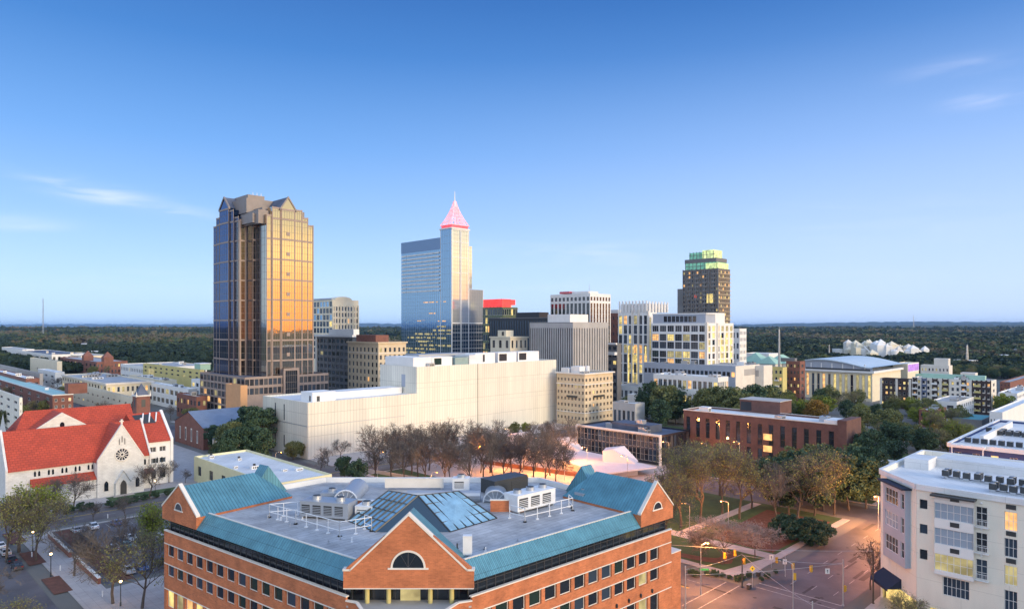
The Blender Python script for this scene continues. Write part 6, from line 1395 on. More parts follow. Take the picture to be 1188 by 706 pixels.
# ------------------------------------------------------------------ right side middle distance
def convention():
    Yc = 520; X = k_(1030) * Yc; a, b = AB(X, Yc); z0 = 20.5
    t = Bld('convention_hall', 'large hall with shallow curved blue-grey roof and yellow lit colonnade', 1012, 500, 934, 1045, 431, M_cream, M_wroof, cat='hall')
    t.Lf(12, 1, 1.5, t.z - 2.2, wf=.55, hf=.95, spec=W(nz=2, fw=.3, lit=.55, fm=M_tan)); t.cap = (1.6, -1.2, .3, M_wpl); t.done()
    A, Bq, z = t.La + 16, t.Lb, t.z; m = MB(); n = 14
    pr = [(i / n, 4.6 + 5.0 * math.sin(math.pi * min(1, .32 + .75 * i / n)) - 1.6) for i in range(n + 1)]
    for i in range(n):
        y0, h0 = Bq * (1 - pr[i][0]), pr[i][1]; y1, h1 = Bq * (1 - pr[i + 1][0]), pr[i + 1][1]
        m.quad((0.5, y0, z + .2), (0.5, y1, z + .2), (0.5, y1, z + h1), (0.5, y0, z + h0)); m.quad((-.8, y0, z + h0 + .02), (-.8, y1, z + h1 + .02), (A, y1, z + h1 + .02), (A, y0, z + h0 + .02), 1); m.quad((-.8, y0, z + h0 - .7), (-.8, y1, z + h1 - .7), (-.8, y1, z + h1 + .02), (-.8, y0, z + h0 + .02), 1)
    m.build('curved_roof', [M_bay, mat('pale_blue_roof', (.50, .60, .68), .5, .08)], t.root)
    t.part('facade_fin', M_wpl, *[(.1, .49, Bq * u, Bq * u + .7, z + .2, z + 5) for u in (.1, .26, .42, .58, .74, .9)]); t.part('balcony_rail', M_dmet, (-1.3, -1.1, 1, Bq - 1, z + .3, z + 1.6))
convention()
t = Bld('brick_tower_block', 'narrow red brick block of small windows left of the curved roof hall', 928, 480, 912, 934, 419, M_brickr, M_groof); t.Lf(4, 6, 2, t.z - 1, wf=.45, hf=.45, spec=W(lit=.25, frame=False)); t.R(1, 6, 2, t.z - 1, wf=.4, hf=.45, spec=W(frame=False)); t.done(); t.part('roof_block', M_dconc, (1, 5, 4, 14, t.z - .5, t.z + 2))
t = Bld('apartment_building', 'yellow rendered block with balconies left of the narrow brick block', 908, 475, 888, 913, 426, M_yel, M_droof); t.Lf(4, 5, 2, t.z - 1, wf=.5, hf=.5, spec=W(lit=.3)); t.done(); t.part('balcony', M_wpl, *[(-1.2, 0, t.Lb * .2, t.Lb * .45, 5 + 4 * i, 5.9 + 4 * i) for i in range(4)])
t = Bld('warehouse', 'long white-beige wall building with vent panel right of the justice podium', 886, 440, 858, 896, 424, M_cop, M_groof); t.done(); t.part('vent_panel', M_conc, (-.1, -.003, t.Lb * .2, t.Lb * .8, t.z - 7, t.z - 3)); t.units(1)
t = Bld('warehouse', 'pale low roof between the white end block and the green roofed pavilion', 892, 700, 863, 905, 410, M_wpl, M_wroof); t.done()
def green_pavilion():
    Yq = 640; X = k_(912) * Yq; root = thing('market_hall', 'pavilion with verdigris green hipped roofs beyond the narrow brick block', 'hall', (X, Yq, 0), R45)
    for dx, dy, w_, h_, zt in ((0, 0, 26, 12, 8), (8, 26, 20, 14, 9), (-14, 4, 16, 10, 7)):
        z = 20; m = MB(); m.box(dx, dx + w_, dy, dy + h_ + 8, 0, z); m.build('wall', M_cop, root); m = MB(); e = 1.0; x0, x1, y0, y1 = dx - e, dx + w_ + e, dy - e, dy + h_ + 8 + e; c0, c1 = (dx + w_ * .35, dy + h_ / 2 + 4, z + zt), (dx + w_ * .65, dy + h_ / 2 + 4, z + zt)
        m.face([(x0, y0, z), (x1, y0, z), c1, c0]); m.face([(x1, y0, z), (x1, y1, z), c1]); m.face([(x1, y1, z), (x0, y1, z), c0, c1]); m.face([(x0, y1, z), (x0, y0, z), c0]); m.build('hipped_roof', M_grn, root)
green_pavilion()
t = Bld('apartment_building', 'long apartment block of alternating pale and dark brown bays with lit balconies', 1150, 425, 1058, 1156, 441.5, M_cop, M_wroof)
t.Lf(16, 5, 1.5, t.z - .8, wf=.5, hf=.55, spec=W(nx=2, fw=.15, lit=.3, fm=M_frd)); t.R(1, 5, 1.5, t.z - 1, wf=.3, hf=.5, spec=W(lit=.3)); t.done()
Bq = t.Lb; dk = mat('dark_brown_cladding', (.045, .03, .028), .7, .1); bl = mat('slate_blue_cladding', (.10, .13, .22), .7, .1)
for u0, u1, m in ((.0, .23, dk), (.30, .36, dk), (.52, .60, dk), (.66, .73, dk), (.80, .87, bl), (.93, .985, dk)):
    c = MB()
    for k in range(6): z0 = 0 if k == 0 else 1.2 + k * (t.z - 2.3) / 5 - .9; c.box(-.35, -.004, Bq * u0, Bq * u1, z0, min(t.z, z0 + 1.5))
    n_ = max(2, round((u1 - u0) * 16) + 1)
    for k in range(n_): y = Bq * (u0 + (u1 - u0) * k / (n_ - 1)); c.box(-.36, -.005, max(Bq * u0, y - .5), min(Bq * u1, y + .5), 0, t.z)
    c.build('facade_bay', m, t.root)
for k in range(5):
    for u in (.16, .33, .56, .70, .955): c = MB(); z0 = 2.0 + k * (t.z - 2.3) / 5; c.box(-1.4, -.36, Bq * u - 1.7, Bq * u + 1.7, z0, z0 + .2); c.box(-1.4, -1.3, Bq * u - 1.7, Bq * u + 1.7, z0 + .2, z0 + 1.2); c.build('balcony', M_yel if u in (.16, .56) else M_wpl, t.root)
t.part('roof_band', M_grn, (6, 10, Bq * .1, Bq * .9, t.z - .6, t.z + 2.4)); t.units(5, seed=9)
t = Bld('apartment_building', 'dark brown apartment wing with lit balconies left of the long bayed block', 1057, 455, 1021, 1062, 440, dk, M_groof); t.Lf(7, 5, 1.5, t.z - .8, wf=.5, hf=.5, spec=W(nx=1, lit=.4)); t.done(); t.part('pale_strip', M_cop, *[(-.2, -.003, t.Lb * u, t.Lb * u + 1.4, 0, t.z) for u in (.0, .42, .93)])
t = Bld('screen_building', 'cream block carrying a violet lit screen behind the curved hall', 1053, 560, 1036, 1066, 421.5, M_cream, M_wroof); t.done(); t.part('lit_screen', mat('violet_screen', (.3, .15, .4), .5, 0, emit=.7, emc=(.45, .22, .85)), (1, t.La - 1, -.2, -.003, t.z - 6.5, t.z - 1)); t.part('screen_frame', M_wpl, (.3, t.La - .3, -.1, -.002, t.z - 7.4, t.z))
t = Bld('office_building', 'pale terraced block with small tower right of the violet screen', 1101, 600, 1068, 1105, 424, M_cop, M_wroof); t.Lf(8, 3, 2, t.z - 1, wf=.4, hf=.4, spec=W(frame=False, lit=.2)); t.done(); t.part('stair_tower', M_cop, (2, 9, 1, 12, t.z - .6, t.z + 6))
t = Bld('office_building', 'long flat pale green roofed block behind the bayed apartments', 1132, 520, 1062, 1135, 436.5, M_grn, M_grn); t.Lf(14, 1, t.z - 6, t.z - 1, wf=.6, hf=.5, spec=W(frame=False, lit=.1)); t.done(); t.part('end_block', M_cop, (.5, 9, .5, 10, t.z - .6, t.z + 2.5))
t = Bld('pavilion', 'teal flat-roofed pavilion below the bayed apartments', 1139, 345, 1105, 1152, 487, M_dconc, mat('teal_flat_roof', (.08, .27, .30), .7, .1)); t.par = .2; t.done()
t = Bld('annex_building', 'low white-roofed annex right of the teal pavilion', 1163, 335, 1148, 1215, 478, M_wpl, M_wroof); t.Lf(4, 1, 2, t.z - 1, wf=.3, hf=.5, spec=W(frame=False)); t.done()
t = Bld('brick_warehouse', 'brown brick warehouse at the right edge beyond the annex', 1172, 560, 1160, 1230, 443, M_brickr, M_groof); t.Lf(3, 2, 2, t.z - 1, wf=.3, hf=.3, spec=W(frame=False)); t.done()
# blue clad neighbour of the apartment block
t = Bld('blue_building', 'blue clad building with white roof crowded with black cooling units at the right edge', 1260, 183.7, 1101.3, 1270, 530.5, M_blue, M_wroof, La=72)
z = t.z; t.cap = (.5, -.9, .35, M_wpl); t.Lf(7, 4, 1, z - 1.2, wf=.42, hf=.55, spec=W(nx=2, fw=.12)); t.done()
cu = MB(); cu.box(0, 1.5, 0, 1.5, .2, 1.5); cu.tube((.75, .75, 1.5), (.75, .75, 1.65), .55, .55, 10, 1); cu.box(.2, .4, .1, 1.4, 0, .2, 1); cu.box(1.1, 1.3, .1, 1.4, 0, .2, 1); cme = cu.mesh('condenser_unit', [M_dmet, M_metal])
r7 = random.Random(7)
for i in range(13):
    for j in range(4):
        if r7.random() < .8: link('condenser_unit', cme, t.root, ((10, 34, 37, 40)[j] + r7.uniform(-.3, .3), 2.5 + i * 2.15, z - .7))
t.part('white_upstand', M_wroof, (14, 60, t.Lb - 6, t.Lb - 5, z - .7, z + 1.3)); t.part('white_upstand', M_wroof, (1, 8, 4, 9, z - .7, z + 2)); t.part('corner_balcony', M_wpl, (-2.2, -.05, t.Lb - 9, t.Lb - 1, z - 4.4, z - 4.0), (-2.2, -2.05, t.Lb - 9, t.Lb - 1, z - 4, z - 3), (-2.2, -2.0, t.Lb - 9, t.Lb - 8.7, z - 4, z - .5), (-2.2, -2.0, t.Lb - 1.3, t.Lb - 1, z - 4, z - .5), (-2.5, .2, t.Lb - 9.3, t.Lb - .7, z - .5, z + .2))
# ------------------------------------------------------------------ far industrial plant, warehouses, masts

def plant():
    Yq = 1230; rs = random.Random(3)
    root = thing('industrial_plant', 'pale sprawling industrial works with stacks and domes on the wooded plain', 'factory', (k_(1015) * Yq, Yq, 0)); X0 = k_(1015) * Yq
    for i in range(64):
        px = rs.triangular(980, 1055, 1012); x = k_(px) * Yq - X0; y = rs.uniform(-70, 70); h = rs.uniform(8, 25) * (1.15 - abs(px - 1010) / 90); w_ = rs.uniform(6, 15); m = MB(); m.box(x, x + w_, y, y + w_, 0, h)
        if rs.random() < .5: m.face([(x, y, h), (x + w_, y, h), (x + w_ / 2, y + w_ / 2, h + 6)]); m.face([(x, y + w_, h), (x, y, h), (x + w_ / 2, y + w_ / 2, h + 6)]); m.face([(x + w_, y, h), (x + w_, y + w_, h), (x + w_ / 2, y + w_ / 2, h + 6)])
        m.build('works_building', rs.choice((M_cream, M_wpl, M_cop)), root)
    for i in range(9): px = rs.uniform(985, 1050); x = k_(px) * Yq - X0; m = MB(); hh = rs.uniform(17, 26); m.tube((x, rs.uniform(-40, 40), 0), (x, 0, hh), 2.0, 1.3, 8); m.build('stack', M_cop, root)
    for i in range(5): px = rs.uniform(985, 1050); x = k_(px) * Yq - X0; m = MB(); m.tube((x, -60, 0), (x, -60, 12), 7, 7, 14); m.ball((x, -60, 12), 7, sz=.5, nu=14); m.build('silo', M_wpl, root)
    FAR_CLEAR.append((X0, Yq, 120)); FAR_CLEAR.append((X0 - 60, Yq - 60, 90)); FAR_CLEAR.append((X0 + 60, Yq - 60, 90))
plant()
for px, py, wd, lb in ((975, 400, 34, 'white warehouse left of the industrial works'), (1034, 396, 40, 'long thin white roof above the industrial works'), (1085, 408, 30, 'pair of pale sheds right of the industrial works'), (1165, 418, 26, 'pale shed in the woods near the right edge'), (1140, 413, 18, 'small white shed in the woods beyond the bayed apartments'), (216, 387, 30, 'long thin white roof near the horizon left of the mirror skyscraper'), (55, 398, 22, 'cream roofed house in the left woods'), (218, 415, 20, 'brown roofed hall in the woods left of the mirror skyscraper'), (935, 399, 24, 'pale block in the woods above the curved hall'), (432, 397, 16, 'pale shed beyond the tan block'), (1120, 425, 18, 'buff house in the woods behind the pale terraced block'), (8, 405, 14, 'white gabled house at the left edge of the woods')):
    x, y = G(px, py); y = min(y, 3500); x = k_(px) * y; hh = max(8, y * .006); wd_ = wd / 1.6 * y / F
    r = thing('warehouse', lb, 'warehouse', (x, y, 0), rng.uniform(-.3, .3)); m = MB(); m.box(-wd_ / 2, wd_ / 2, -12, 12, 0, hh); m.build('wall', M_cop if 'brown' not in lb else M_brickr, r); m = MB(); m.box(-wd_ / 2 - .5, wd_ / 2 + .5, -12.5, 12.5, hh, hh + 1.2); m.build('roof', M_wroof if 'brown' not in lb else M_brickd, r)
    FAR_CLEAR.append((x, y - 20, max(wd_ * .6, 40))); FAR_CLEAR.append((x, y - 80, max(wd_ * .5, 40)))
def lattice_mast(px, ytop, Yq, label, w0=3, segs=9):
    X = k_(px) * Yq; zt = ZZ(ytop, Yq); r = thing('radio_mast', label, 'mast', (X, Yq, 0)); m = MB()
    for i in range(segs):
        z0, z1 = zt * i / segs, zt * (i + 1) / segs; f0, f1 = 1 - .7 * i / segs, 1 - .7 * (i + 1) / segs
        for sx, sy in ((-1, -1), (1, -1), (1, 1), (-1, 1)): m.tube((sx * w0 * f0, sy * w0 * f0, z0), (sx * w0 * f1, sy * w0 * f1, z1), .3, .3, 4)
        for (a, b_) in (((-1, -1), (1, -1)), ((1, -1), (1, 1)), ((1, 1), (-1, 1)), ((-1, 1), (-1, -1))): m.tube((a[0] * w0 * f0, a[1] * w0 * f0, z0), (b_[0] * w0 * f1, b_[1] * w0 * f1, z1), .15, .15, 4)
    m.build('lattice', M_metal, r); m = MB(); m.tube((0, 0, zt), (0, 0, zt * 1.05), .25, .1, 5); m.build('tip', M_metal, r)
lattice_mast(50, 346, 2500, 'thin radio mast rising above the left horizon', 2.2, 14); lattice_mast(1060, 366, 4200, 'thin radio mast above the right horizon', 2.2, 12)
lattice_mast(1122, 400, 900, 'slim lattice mast in the woods right of the works', 1.4, 7); lattice_mast(904, 382, 620, 'tall thin mast behind the narrow brick block', .8, 9); lattice_mast(962, 400, 1100, 'slim mast between curved hall and works', .9, 6)
# ------------------------------------------------------------------ more low buildings of the left middle distance
for args in (('shop_building', 'brick shop row with white parapet left of the stone cornice building', 30, 500, -10, 46, 439, M_brickr, M_wroof), ('shop_building', 'low cream shop right of the stone cornice building', 190, 500, 150, 205, 441, M_cream, M_groof),
             ('shop_building', 'long grey roofed shop behind the yellow-green building', 175, 640, 140, 240, 426, M_wpl, M_groof), ('warehouse', 'white warehouse with dark roof behind the twin gabled brick range', 60, 900, 20, 100, 411, M_wpl, M_droof),
             ('warehouse', 'small tan warehouse left of the mirror skyscraper among trees', 205, 720, 180, 240, 424, M_tan, M_groof), ('shop_building', 'low white shop with grey roof below the bayed apartments', 1110, 400, 1080, 1130, 466, M_wpl, M_groof), ('shop_building', 'flat red-brown shop left of the teal pavilion', 1085, 372, 1066, 1098, 476, M_brickr, M_wroof), ('shop_building', 'pale flat warehouse at the far right edge past the bayed apartments', 1180, 470, 1158, 1200, 456, M_wpl, M_wroof), ('shop_building', 'two storey brick shop between chapel and podium', 228, 400, 205, 240, 460, M_brickr, M_groof)):
    t = Bld(args[0], args[1], *args[2:]); t.R(max(2, int(t.La / 5)), 2, 1, t.z - 1, wf=.5, hf=.45, spec=W(frame=False, lit=.15)); t.Lf(max(2, int(t.Lb / 5)), 2, 1, t.z - 1, wf=.5, hf=.45, spec=W(frame=False, lit=.12)); t.done(); t.units(4, seed=int(t.Y))
# ------------------------------------------------------------------ trees in the city
r1 = random.Random(11)
# leafless grove on the mall behind the office
for i in range(30):
    px = 436 + (i % 15) * 15.2 + r1.uniform(-5, 5); py = (546, 563)[i // 15] + r1.uniform(-5, 5) + (px - 430) * .01
    tree_px(r1.choice(('bare0', 'bare1', 'bare2')), px, py, r1.uniform(16, 20.5), 'leafless tree of the grove between the white hall and the grey office roof', 'trees of the bare mall grove', .9)
for px, py, h, key in ((400, 556, 9, 'dark1'), (415, 566, 10, 'dark2'), (380, 540, 8, 'bare0'), (395, 534, 9, 'bare1'), (372, 549, 8, 'bare2')): tree_px(key, px, py, h, {'dark1': 'smaller dark evergreen between cream pavilion and grove', 'dark2': 'larger dark evergreen between cream pavilion and grove', 'bare0': 'leafless tree at the white wing corner, lower left one', 'bare1': 'leafless tree at the white wing base, right one', 'bare2': 'short leafless tree behind the cream pavilion'}[key])
for px, py, h in ((340, 533, 8), (352, 531, 7)): tree_px('olive0', px, py, h, 'olive tree at the left foot of the white wing', 'olive trees at the white wing')
for px, py, h, k in ((568, 520, 9, 'bare0'), (620, 512, 10, 'bare2'), (634, 508, 9, 'bare1'), (597, 505, 7, 'olive1'), (610, 503, 6, 'ygrn0')): tree_px(k, px, py, h, {'bare0': 'bare tree left of the folded plaza roofs', 'bare2': 'taller bare tree against the white hall corner', 'bare1': 'bare tree right against the white hall corner', 'olive1': 'round olive tree at the foot of the white hall', 'ygrn0': 'yellow-green tree lit by lamps at the foot of the white hall'}[k])
# dark trees between church and tower
for i, (px, py, h, k) in enumerate(((262, 545, 12, 'dark0'), (278, 541, 17, 'dark1'), (292, 538, 21, 'cone0'), (300, 541, 16, 'dark2'), (270, 528, 15, 'olive0'), (287, 522, 20, 'dark0'), (298, 525, 22, 'dark1'), (255, 536, 9, 'olive1'), (248, 524, 12, 'dark2'), (308, 515, 18, 'dark0'))): tree_px(k, px, py, h, 'dark green tree between the brick chapel and the white wing', 'dark trees beside the white wing')
for i, (px, py, h) in enumerate(((282, 548, 6), (296, 550, 5), (215, 560, 5), (232, 552, 6))): tree_px('bare%d' % (i % 3), px, py, h, 'small leafless tree along the street behind the cream pavilion', 'small street trees behind the cream pavilion')
# trees in front of the justice buildings
for i in range(26):
    px = 748 + i * 6.4 + r1.uniform(-3, 3); tree_px(r1.choice(('dark0', 'dark1', 'olive0', 'olive1', 'dark2')), px, 492 + r1.uniform(-7, 9), r1.uniform(15, 24), 'dense dark tree in the belt below the justice buildings', 'tree belt below the justice buildings')
# wooded slope right of the brick strip window block
for i in range(46):
    t_ = i / 45; px = 880 + r1.random() * 235; py = 470 + r1.random() * 60
    if px < 990 and py > 500: py = 470 + r1.random() * 22
    if py < 480 and px > 1040: py += 22
    tree_px(r1.choice(('olive0', 'olive1', 'dark0', 'ygrn0', 'bud0', 'olive0', 'bud1', 'spring0')), px, py, r1.uniform(10, 15), 'green or budding tree on the wooded ground right of the brown-red brick block', 'wooded ground right of the brick block')
for px, py, h, k, lb in ((946, 494, 15, 'gold0', 'golden lit tree above the brown-red brick block'), (930, 488, 13, 'ygrn0', 'spring green tree left of the golden lit tree'), (1165, 482, 14, 'ygrn0', 'spring green tree at the end of the bayed apartments'), (1037, 540, 18, 'dark1', 'big dark round tree left of the blue building'), (1012, 560, 19, 'dark0', 'big dark tree behind the white apartment roof'), (985, 575, 17, 'olive1', 'olive tree beside the brick corner block'), (1088, 520, 11, 'gold0', 'rusty budding tree before the blue building'), (1075, 535, 14, 'dark2', 'dark tree just left of the blue building')): tree_px(k, px, py, h, lb)
# park at the crossroads
for i, (px, py, h, k) in enumerate(((772, 628, 18, 'bud0'), (790, 612, 21, 'bud1'), (812, 606, 22, 'bud2'), (838, 596, 20, 'bud0'), (858, 602, 22, 'bud1'), (808, 580, 20, 'bud2'), (835, 575, 19, 'bud1'), (872, 590, 17, 'bud0'), (780, 585, 18, 'bud2'))): tree_px(k, px, py, h, 'tall bare budding tree in the park behind the crossroads', 'tall budding park trees', .9)
for i, (px, py, h, k) in enumerate(((902, 606, 17, 'bare0'), (925, 602, 19, 'bud2'), (945, 598, 17, 'dark2'), (968, 597, 20, 'bud1'), (985, 592, 17, 'dark0'), (1005, 590, 17, 'dark1'), (915, 596, 16, 'dark1'), (955, 592, 18, 'dark2'), (900, 590, 17, 'dark1'), (930, 585, 17, 'dark2'), (958, 580, 18, 'dark0'), (990, 578, 18, 'dark1'), (1012, 580, 17, 'dark2'), (945, 568, 16, 'olive0'), (915, 570, 15, 'olive1'))): tree_px(k, px, py, h, 'tree of the shaded clump between the park lawn and the brick block', 'shaded clump of park trees')
tree_px('pale0', 838, 655, 11, 'broad pale-twigged leafless tree on the corner lawn', None, 1.25); tree_px('pale0', 876, 648, 9, 'smaller pale-twigged leafless tree right of the broad one', None, 1.0)
tree_px('bare1', 895, 640, 6, 'small leafless tree beside the evergreen bush'); tree_px('bare0', 812, 655, 8, 'leafless tree at the left edge of the corner lawn')
for px, py, h, k, lb, w_ in ((935, 630, 6.5, 'shrub1', 'large dark evergreen shrub beside the park path', 1.1), (914, 625, 6.5, 'shrub1', 'dark evergreen shrub left of the large one', .9), (953, 624, 4.5, 'shrub1', 'olive evergreen shrub right of the large one', .9)): tree_px(k, px, py, h, lb, None, w_, name='shrub', cat='shrub')
for i in range(12): tree_px('shrub0', 800 + i * 9 + r1.uniform(-3, 3), 676 - abs(i - 6) * 1.5 + r1.uniform(-5, 2), r1.uniform(.8, 1.5), 'low rounded bush along the mulched corner bed', 'bushes of the mulched corner bed', name='shrub', cat='shrub')
tree_px('bare2', 1010, 684, 11, 'leafless street tree left of the cream apartment block', None, .8)
for px, y_, h, k, lb in ((1062, 118, 8, 'bud0', 'budding street tree before the corner of the cream apartments'), (1143, 110, 8, 'bud1', 'budding street tree before the long face of the cream apartments')): tree(k, k_(px) * y_, y_, h * 1.15, lb, None, .9)
# trees at the lower left
for px, py, h, k, lb, w_ in ((22, 640, 17, 'spring0', 'yellow-green leafing tree over the parked cars at the left edge', 1.2), (8, 652, 17, 'bud1', 'tall budding tree at the extreme left over the street', 1), (42, 650, 15, 'bud0', 'budding tree between street and parking lot', 1),
        (86, 668, 12, 'bare0', 'leafless tree by the corner of the parking lot', 1), (131, 700, 17, 'bare1', 'tall reddish-trunked leafless tree before the office', 1), (165, 706, 15, 'bud2', 'budding tree before the arcade of the office', 1), (176, 660, 15, 'spring1', 'lit budding tree at the left corner of the office', .8),
        (86, 592, 12, 'bare2', 'grey leafless tree before the church aisle', 1.1), (173, 578, 12, 'bare0', 'grey leafless tree before the church wing', 1.1), (62, 588, 9, 'bare1', 'smaller leafless tree left of the church porch', 1), (145, 602, 7, 'bare2', 'small leafless street tree below the church', 1), (108, 606, 6, 'bare0', 'tiny leafless tree at the lot edge below the church', 1), (196, 560, 8, 'bare1', 'leafless tree by the brick chapel', 1)):
    tree_px(k, px, py, h, lb, None, w_)
for px, Yq, h, k, lb in ((12, 112, 11, 'bud2', 'budding treetop at the bottom left corner'), (60, 108, 9, 'bare1', 'leafless treetop at the bottom edge left of the planter'), (-8, 125, 12, 'bare2', 'leafless treetop cut by the left edge')): tree(k, k_(px) * Yq, Yq, h, lb)
for px, py, h in ((128, 588, 2.2), (139, 586, 2.4), (148, 584, 2.2), (157, 582, 2), (95, 592, 2.6), (80, 595, 2.4), (104, 590, 2), (168, 580, 2), (180, 577, 2.2), (195, 574, 2)): tree_px('shrub0', px, py, h, 'dark clipped shrub along the front of the church', 'shrubs before the church', name='shrub', cat='shrub')
for i in range(38): px = 0 + i * 6; y_ = r1.choice((400, 510, 600, 690, 780)) + r1.uniform(-25, 25); tree(r1.choice(('bare0', 'bud1', 'bare2', 'olive0')), k_(px) * y_, y_, r1.uniform(9, 13), 'street tree among the low roofs left of the mirror skyscraper', 'street trees among the left low roofs')
for i in range(14): px = 700 + i * 14; y_ = 430 + r1.uniform(-20, 30); tree(r1.choice(('dark0', 'olive0')), k_(px) * y_, y_, r1.uniform(8, 12), 'dark tree among the sheds below the justice podium', 'trees among the sheds')

# ------------------------------------------------------------------ cars
def car_proto():
    c = {}
    body = MB(); Wd = .9
    prof = [(-2.25, .35), (-2.25, .82), (-1.95, .98), (-1.45, 1.0), (1.05, .95), (2.05, .78), (2.25, .62), (2.25, .35)]
    for s in (-1, 1): body.face([(x, s * Wd, z) for x, z in (prof if s < 0 else prof[::-1])][::-1] if 0 else [(x, s * Wd, z) for x, z in prof])
    for i in range(len(prof)):
        (x0, z0), (x1, z1) = prof[i], prof[(i + 1) % len(prof)]; body.quad((x0, -Wd, z0), (x0, Wd, z0), (x1, Wd, z1), (x1, -Wd, z1))
    rp = [(-1.75, .98), (-1.15, 1.42), (.25, 1.45), (1.0, .95)]
    body.quad((-1.15, -.66, 1.43), (.25, -.66, 1.46), (.25, .66, 1.46), (-1.15, .66, 1.43)); 
    for s in (-1, 1):
        for x0, z0, x1, z1 in ((-1.75, .98, -1.15, 1.43), (.25, 1.46, 1.0, .95), (-.4, .98, -.4, 1.44)): body.tube((x0, s * .8, z0), (x1, s * .67, z1), .045, .04, 4)
    c['body'] = body
    g = MB(); g.quad((-1.72, -.78, .99), (-1.72, .78, .99), (-1.13, .64, 1.42), (-1.13, -.64, 1.42)); g.quad((.97, -.78, .96), (.24, -.64, 1.45), (.24, .64, 1.45), (.97, .78, .96))
    for s in (-1, 1): g.quad((-1.7, s * .8, .98), (.95, s * .8, .96), (.24, s * .65, 1.44), (-1.12, s * .65, 1.41))
    c['windows'] = g
    w_ = MB(); w_.tube((0, -.11, 0), (0, .11, 0), .33, .33, 14); c['tyre'] = w_
    r_ = MB(); r_.tube((0, -.13, 0), (0, .13, 0), .19, .19, 10); c['rim'] = r_
    l_ = MB(); l_.box(-.04, .03, -.18, .18, -.07, .07, bottom=True); c['lamp'] = l_
    return c
CP = car_proto(); CM = {}
def car_mesh(k, m):
    if (k, m.name) not in CM: CM[(k, m.name)] = CP[k].mesh(k, m)
    return CM[(k, m.name)]
M_paint = {n: mat(n + '_car_paint', c, .3, .03, 1, spec=.6) for n, c in (('white', (.74, .75, .77)), ('silver', (.42, .44, .47)), ('dark', (.03, .035, .045)), ('blue', (.05, .12, .30)), ('red', (.32, .03, .03)), ('grey', (.16, .17, .19)), ('teal', (.05, .2, .22)))}
M_tyre = flat('rubber', (.02, .02, .02), .9); M_tail = flat('tail_lamp_red', (.35, .01, .01), .3); M_head = flat('headlamp_glass', (.8, .8, .75), .2)
def car(a, b, ang, paint, label, group, suv=0):
    X, Y = XY(a, b); t = thing('parked_car', label, 'car', (X, Y, .02), math.radians(ang), group); s = 1.12 if suv else 1; t.scale = (1.02, 1.02, 1.22 if suv else 1)
    link('body', car_mesh('body', M_paint[paint]), t); link('car_windows', car_mesh('windows', M_dg), t)
    for x in (-1.35, 1.38):
        for y in (-.82, .82):
            w_ = link('wheel', car_mesh('tyre', M_tyre), t, (x, y, .33)); link('rim', car_mesh('rim', M_metal), w_)
    for y in (-.62, .62): link('headlight', car_mesh('lamp', M_head), t, (2.2, y, .66)); link('tail_light', car_mesh('lamp', M_tail), t, (-2.24, y, .76))
for i, (a, b, ang, p, lb, sv) in enumerate(((52, 213, 135, 'white', 'white car at the far row of the lot, below the church', 1), (66, 213, 135, 'grey', 'grey car in the far row of the lot right of the white one', 0), (57.6, 213, 135, 'blue', 'dark blue car beside the white car of the far row', 0), (72, 213, 135, 'red', 'red car in the far row of the lot', 0), (48, 213, 135, 'silver', 'silver car at the left end of the far row', 0), (94, 212, 135, 'white', 'white car of the far row hidden near the office', 0), (79, 212, 135, 'dark', 'dark car in the far row near the office', 0), (88, 212, 135, 'silver', 'silver car at the right end of the far row', 0),
        (47.5, 195, -45, 'dark', 'dark car at the left end of the middle row', 0), (53.3, 195, -45, 'dark', 'second dark car of the middle row', 0), (62, 194.8, -45, 'silver', 'silver car of the middle row', 0), (56.2, 195, -45, 'white', 'white car of the middle row facing the church', 0), (65, 194.8, -45, 'blue', 'blue car of the middle row', 0), (50.6, 189.5, 135, 'silver', 'silver car at the left end of the near middle row', 0), (62, 189.5, 135, 'white', 'white car in the near middle row', 0), (70.4, 194.8, -45, 'grey', 'grey car near the right of the middle row', 0),
        (53.5, 189.5, 135, 'teal', 'teal car in the near middle row', 0), (59, 189.5, 135, 'silver', 'silver car beside the teal car', 1), (67.4, 189.5, 135, 'dark', 'dark car in the near middle row right part', 0), (76, 189.5, 135, 'white', 'white car in the near middle row right end', 0),
        (51, 169.5, -45, 'blue', 'bright blue car in the near row of the lot', 0), (56.5, 169.5, -45, 'dark', 'dark car right of the bright blue one', 0), (48.3, 169.5, -45, 'silver', 'silver car left of the bright blue one', 0), (66, 169.5, -45, 'white', 'white car in the near row of the lot', 0), (62, 169.5, -45, 'teal', 'teal car in the near row by the office corner', 0), (70.5, 169.5, -45, 'dark', 'dark car in the near row behind the office corner', 0))):
    car(a, b, ang, p, lb, 'cars parked in the lot beside the brick office', sv)
for a, b, p, lb, sv in ((31.2, 190, 'dark', 'dark hatchback parked at the left kerb next to the planted strip', 1), (31.2, 197, 'dark', 'dark car parked behind the hatchback at the left kerb', 0), (31.2, 204, 'silver', 'silver car third in line at the left kerb', 0), (31.2, 211, 'white', 'white car fourth in line at the left kerb', 0), (15.5, 186, 'white', 'white car at the opposite kerb near the left edge', 0), (31.2, 150, 'blue', 'blue-grey car near the bottom edge below the planter', 1)): car(a, b, 135, p, lb, 'cars parked along the left street', sv)
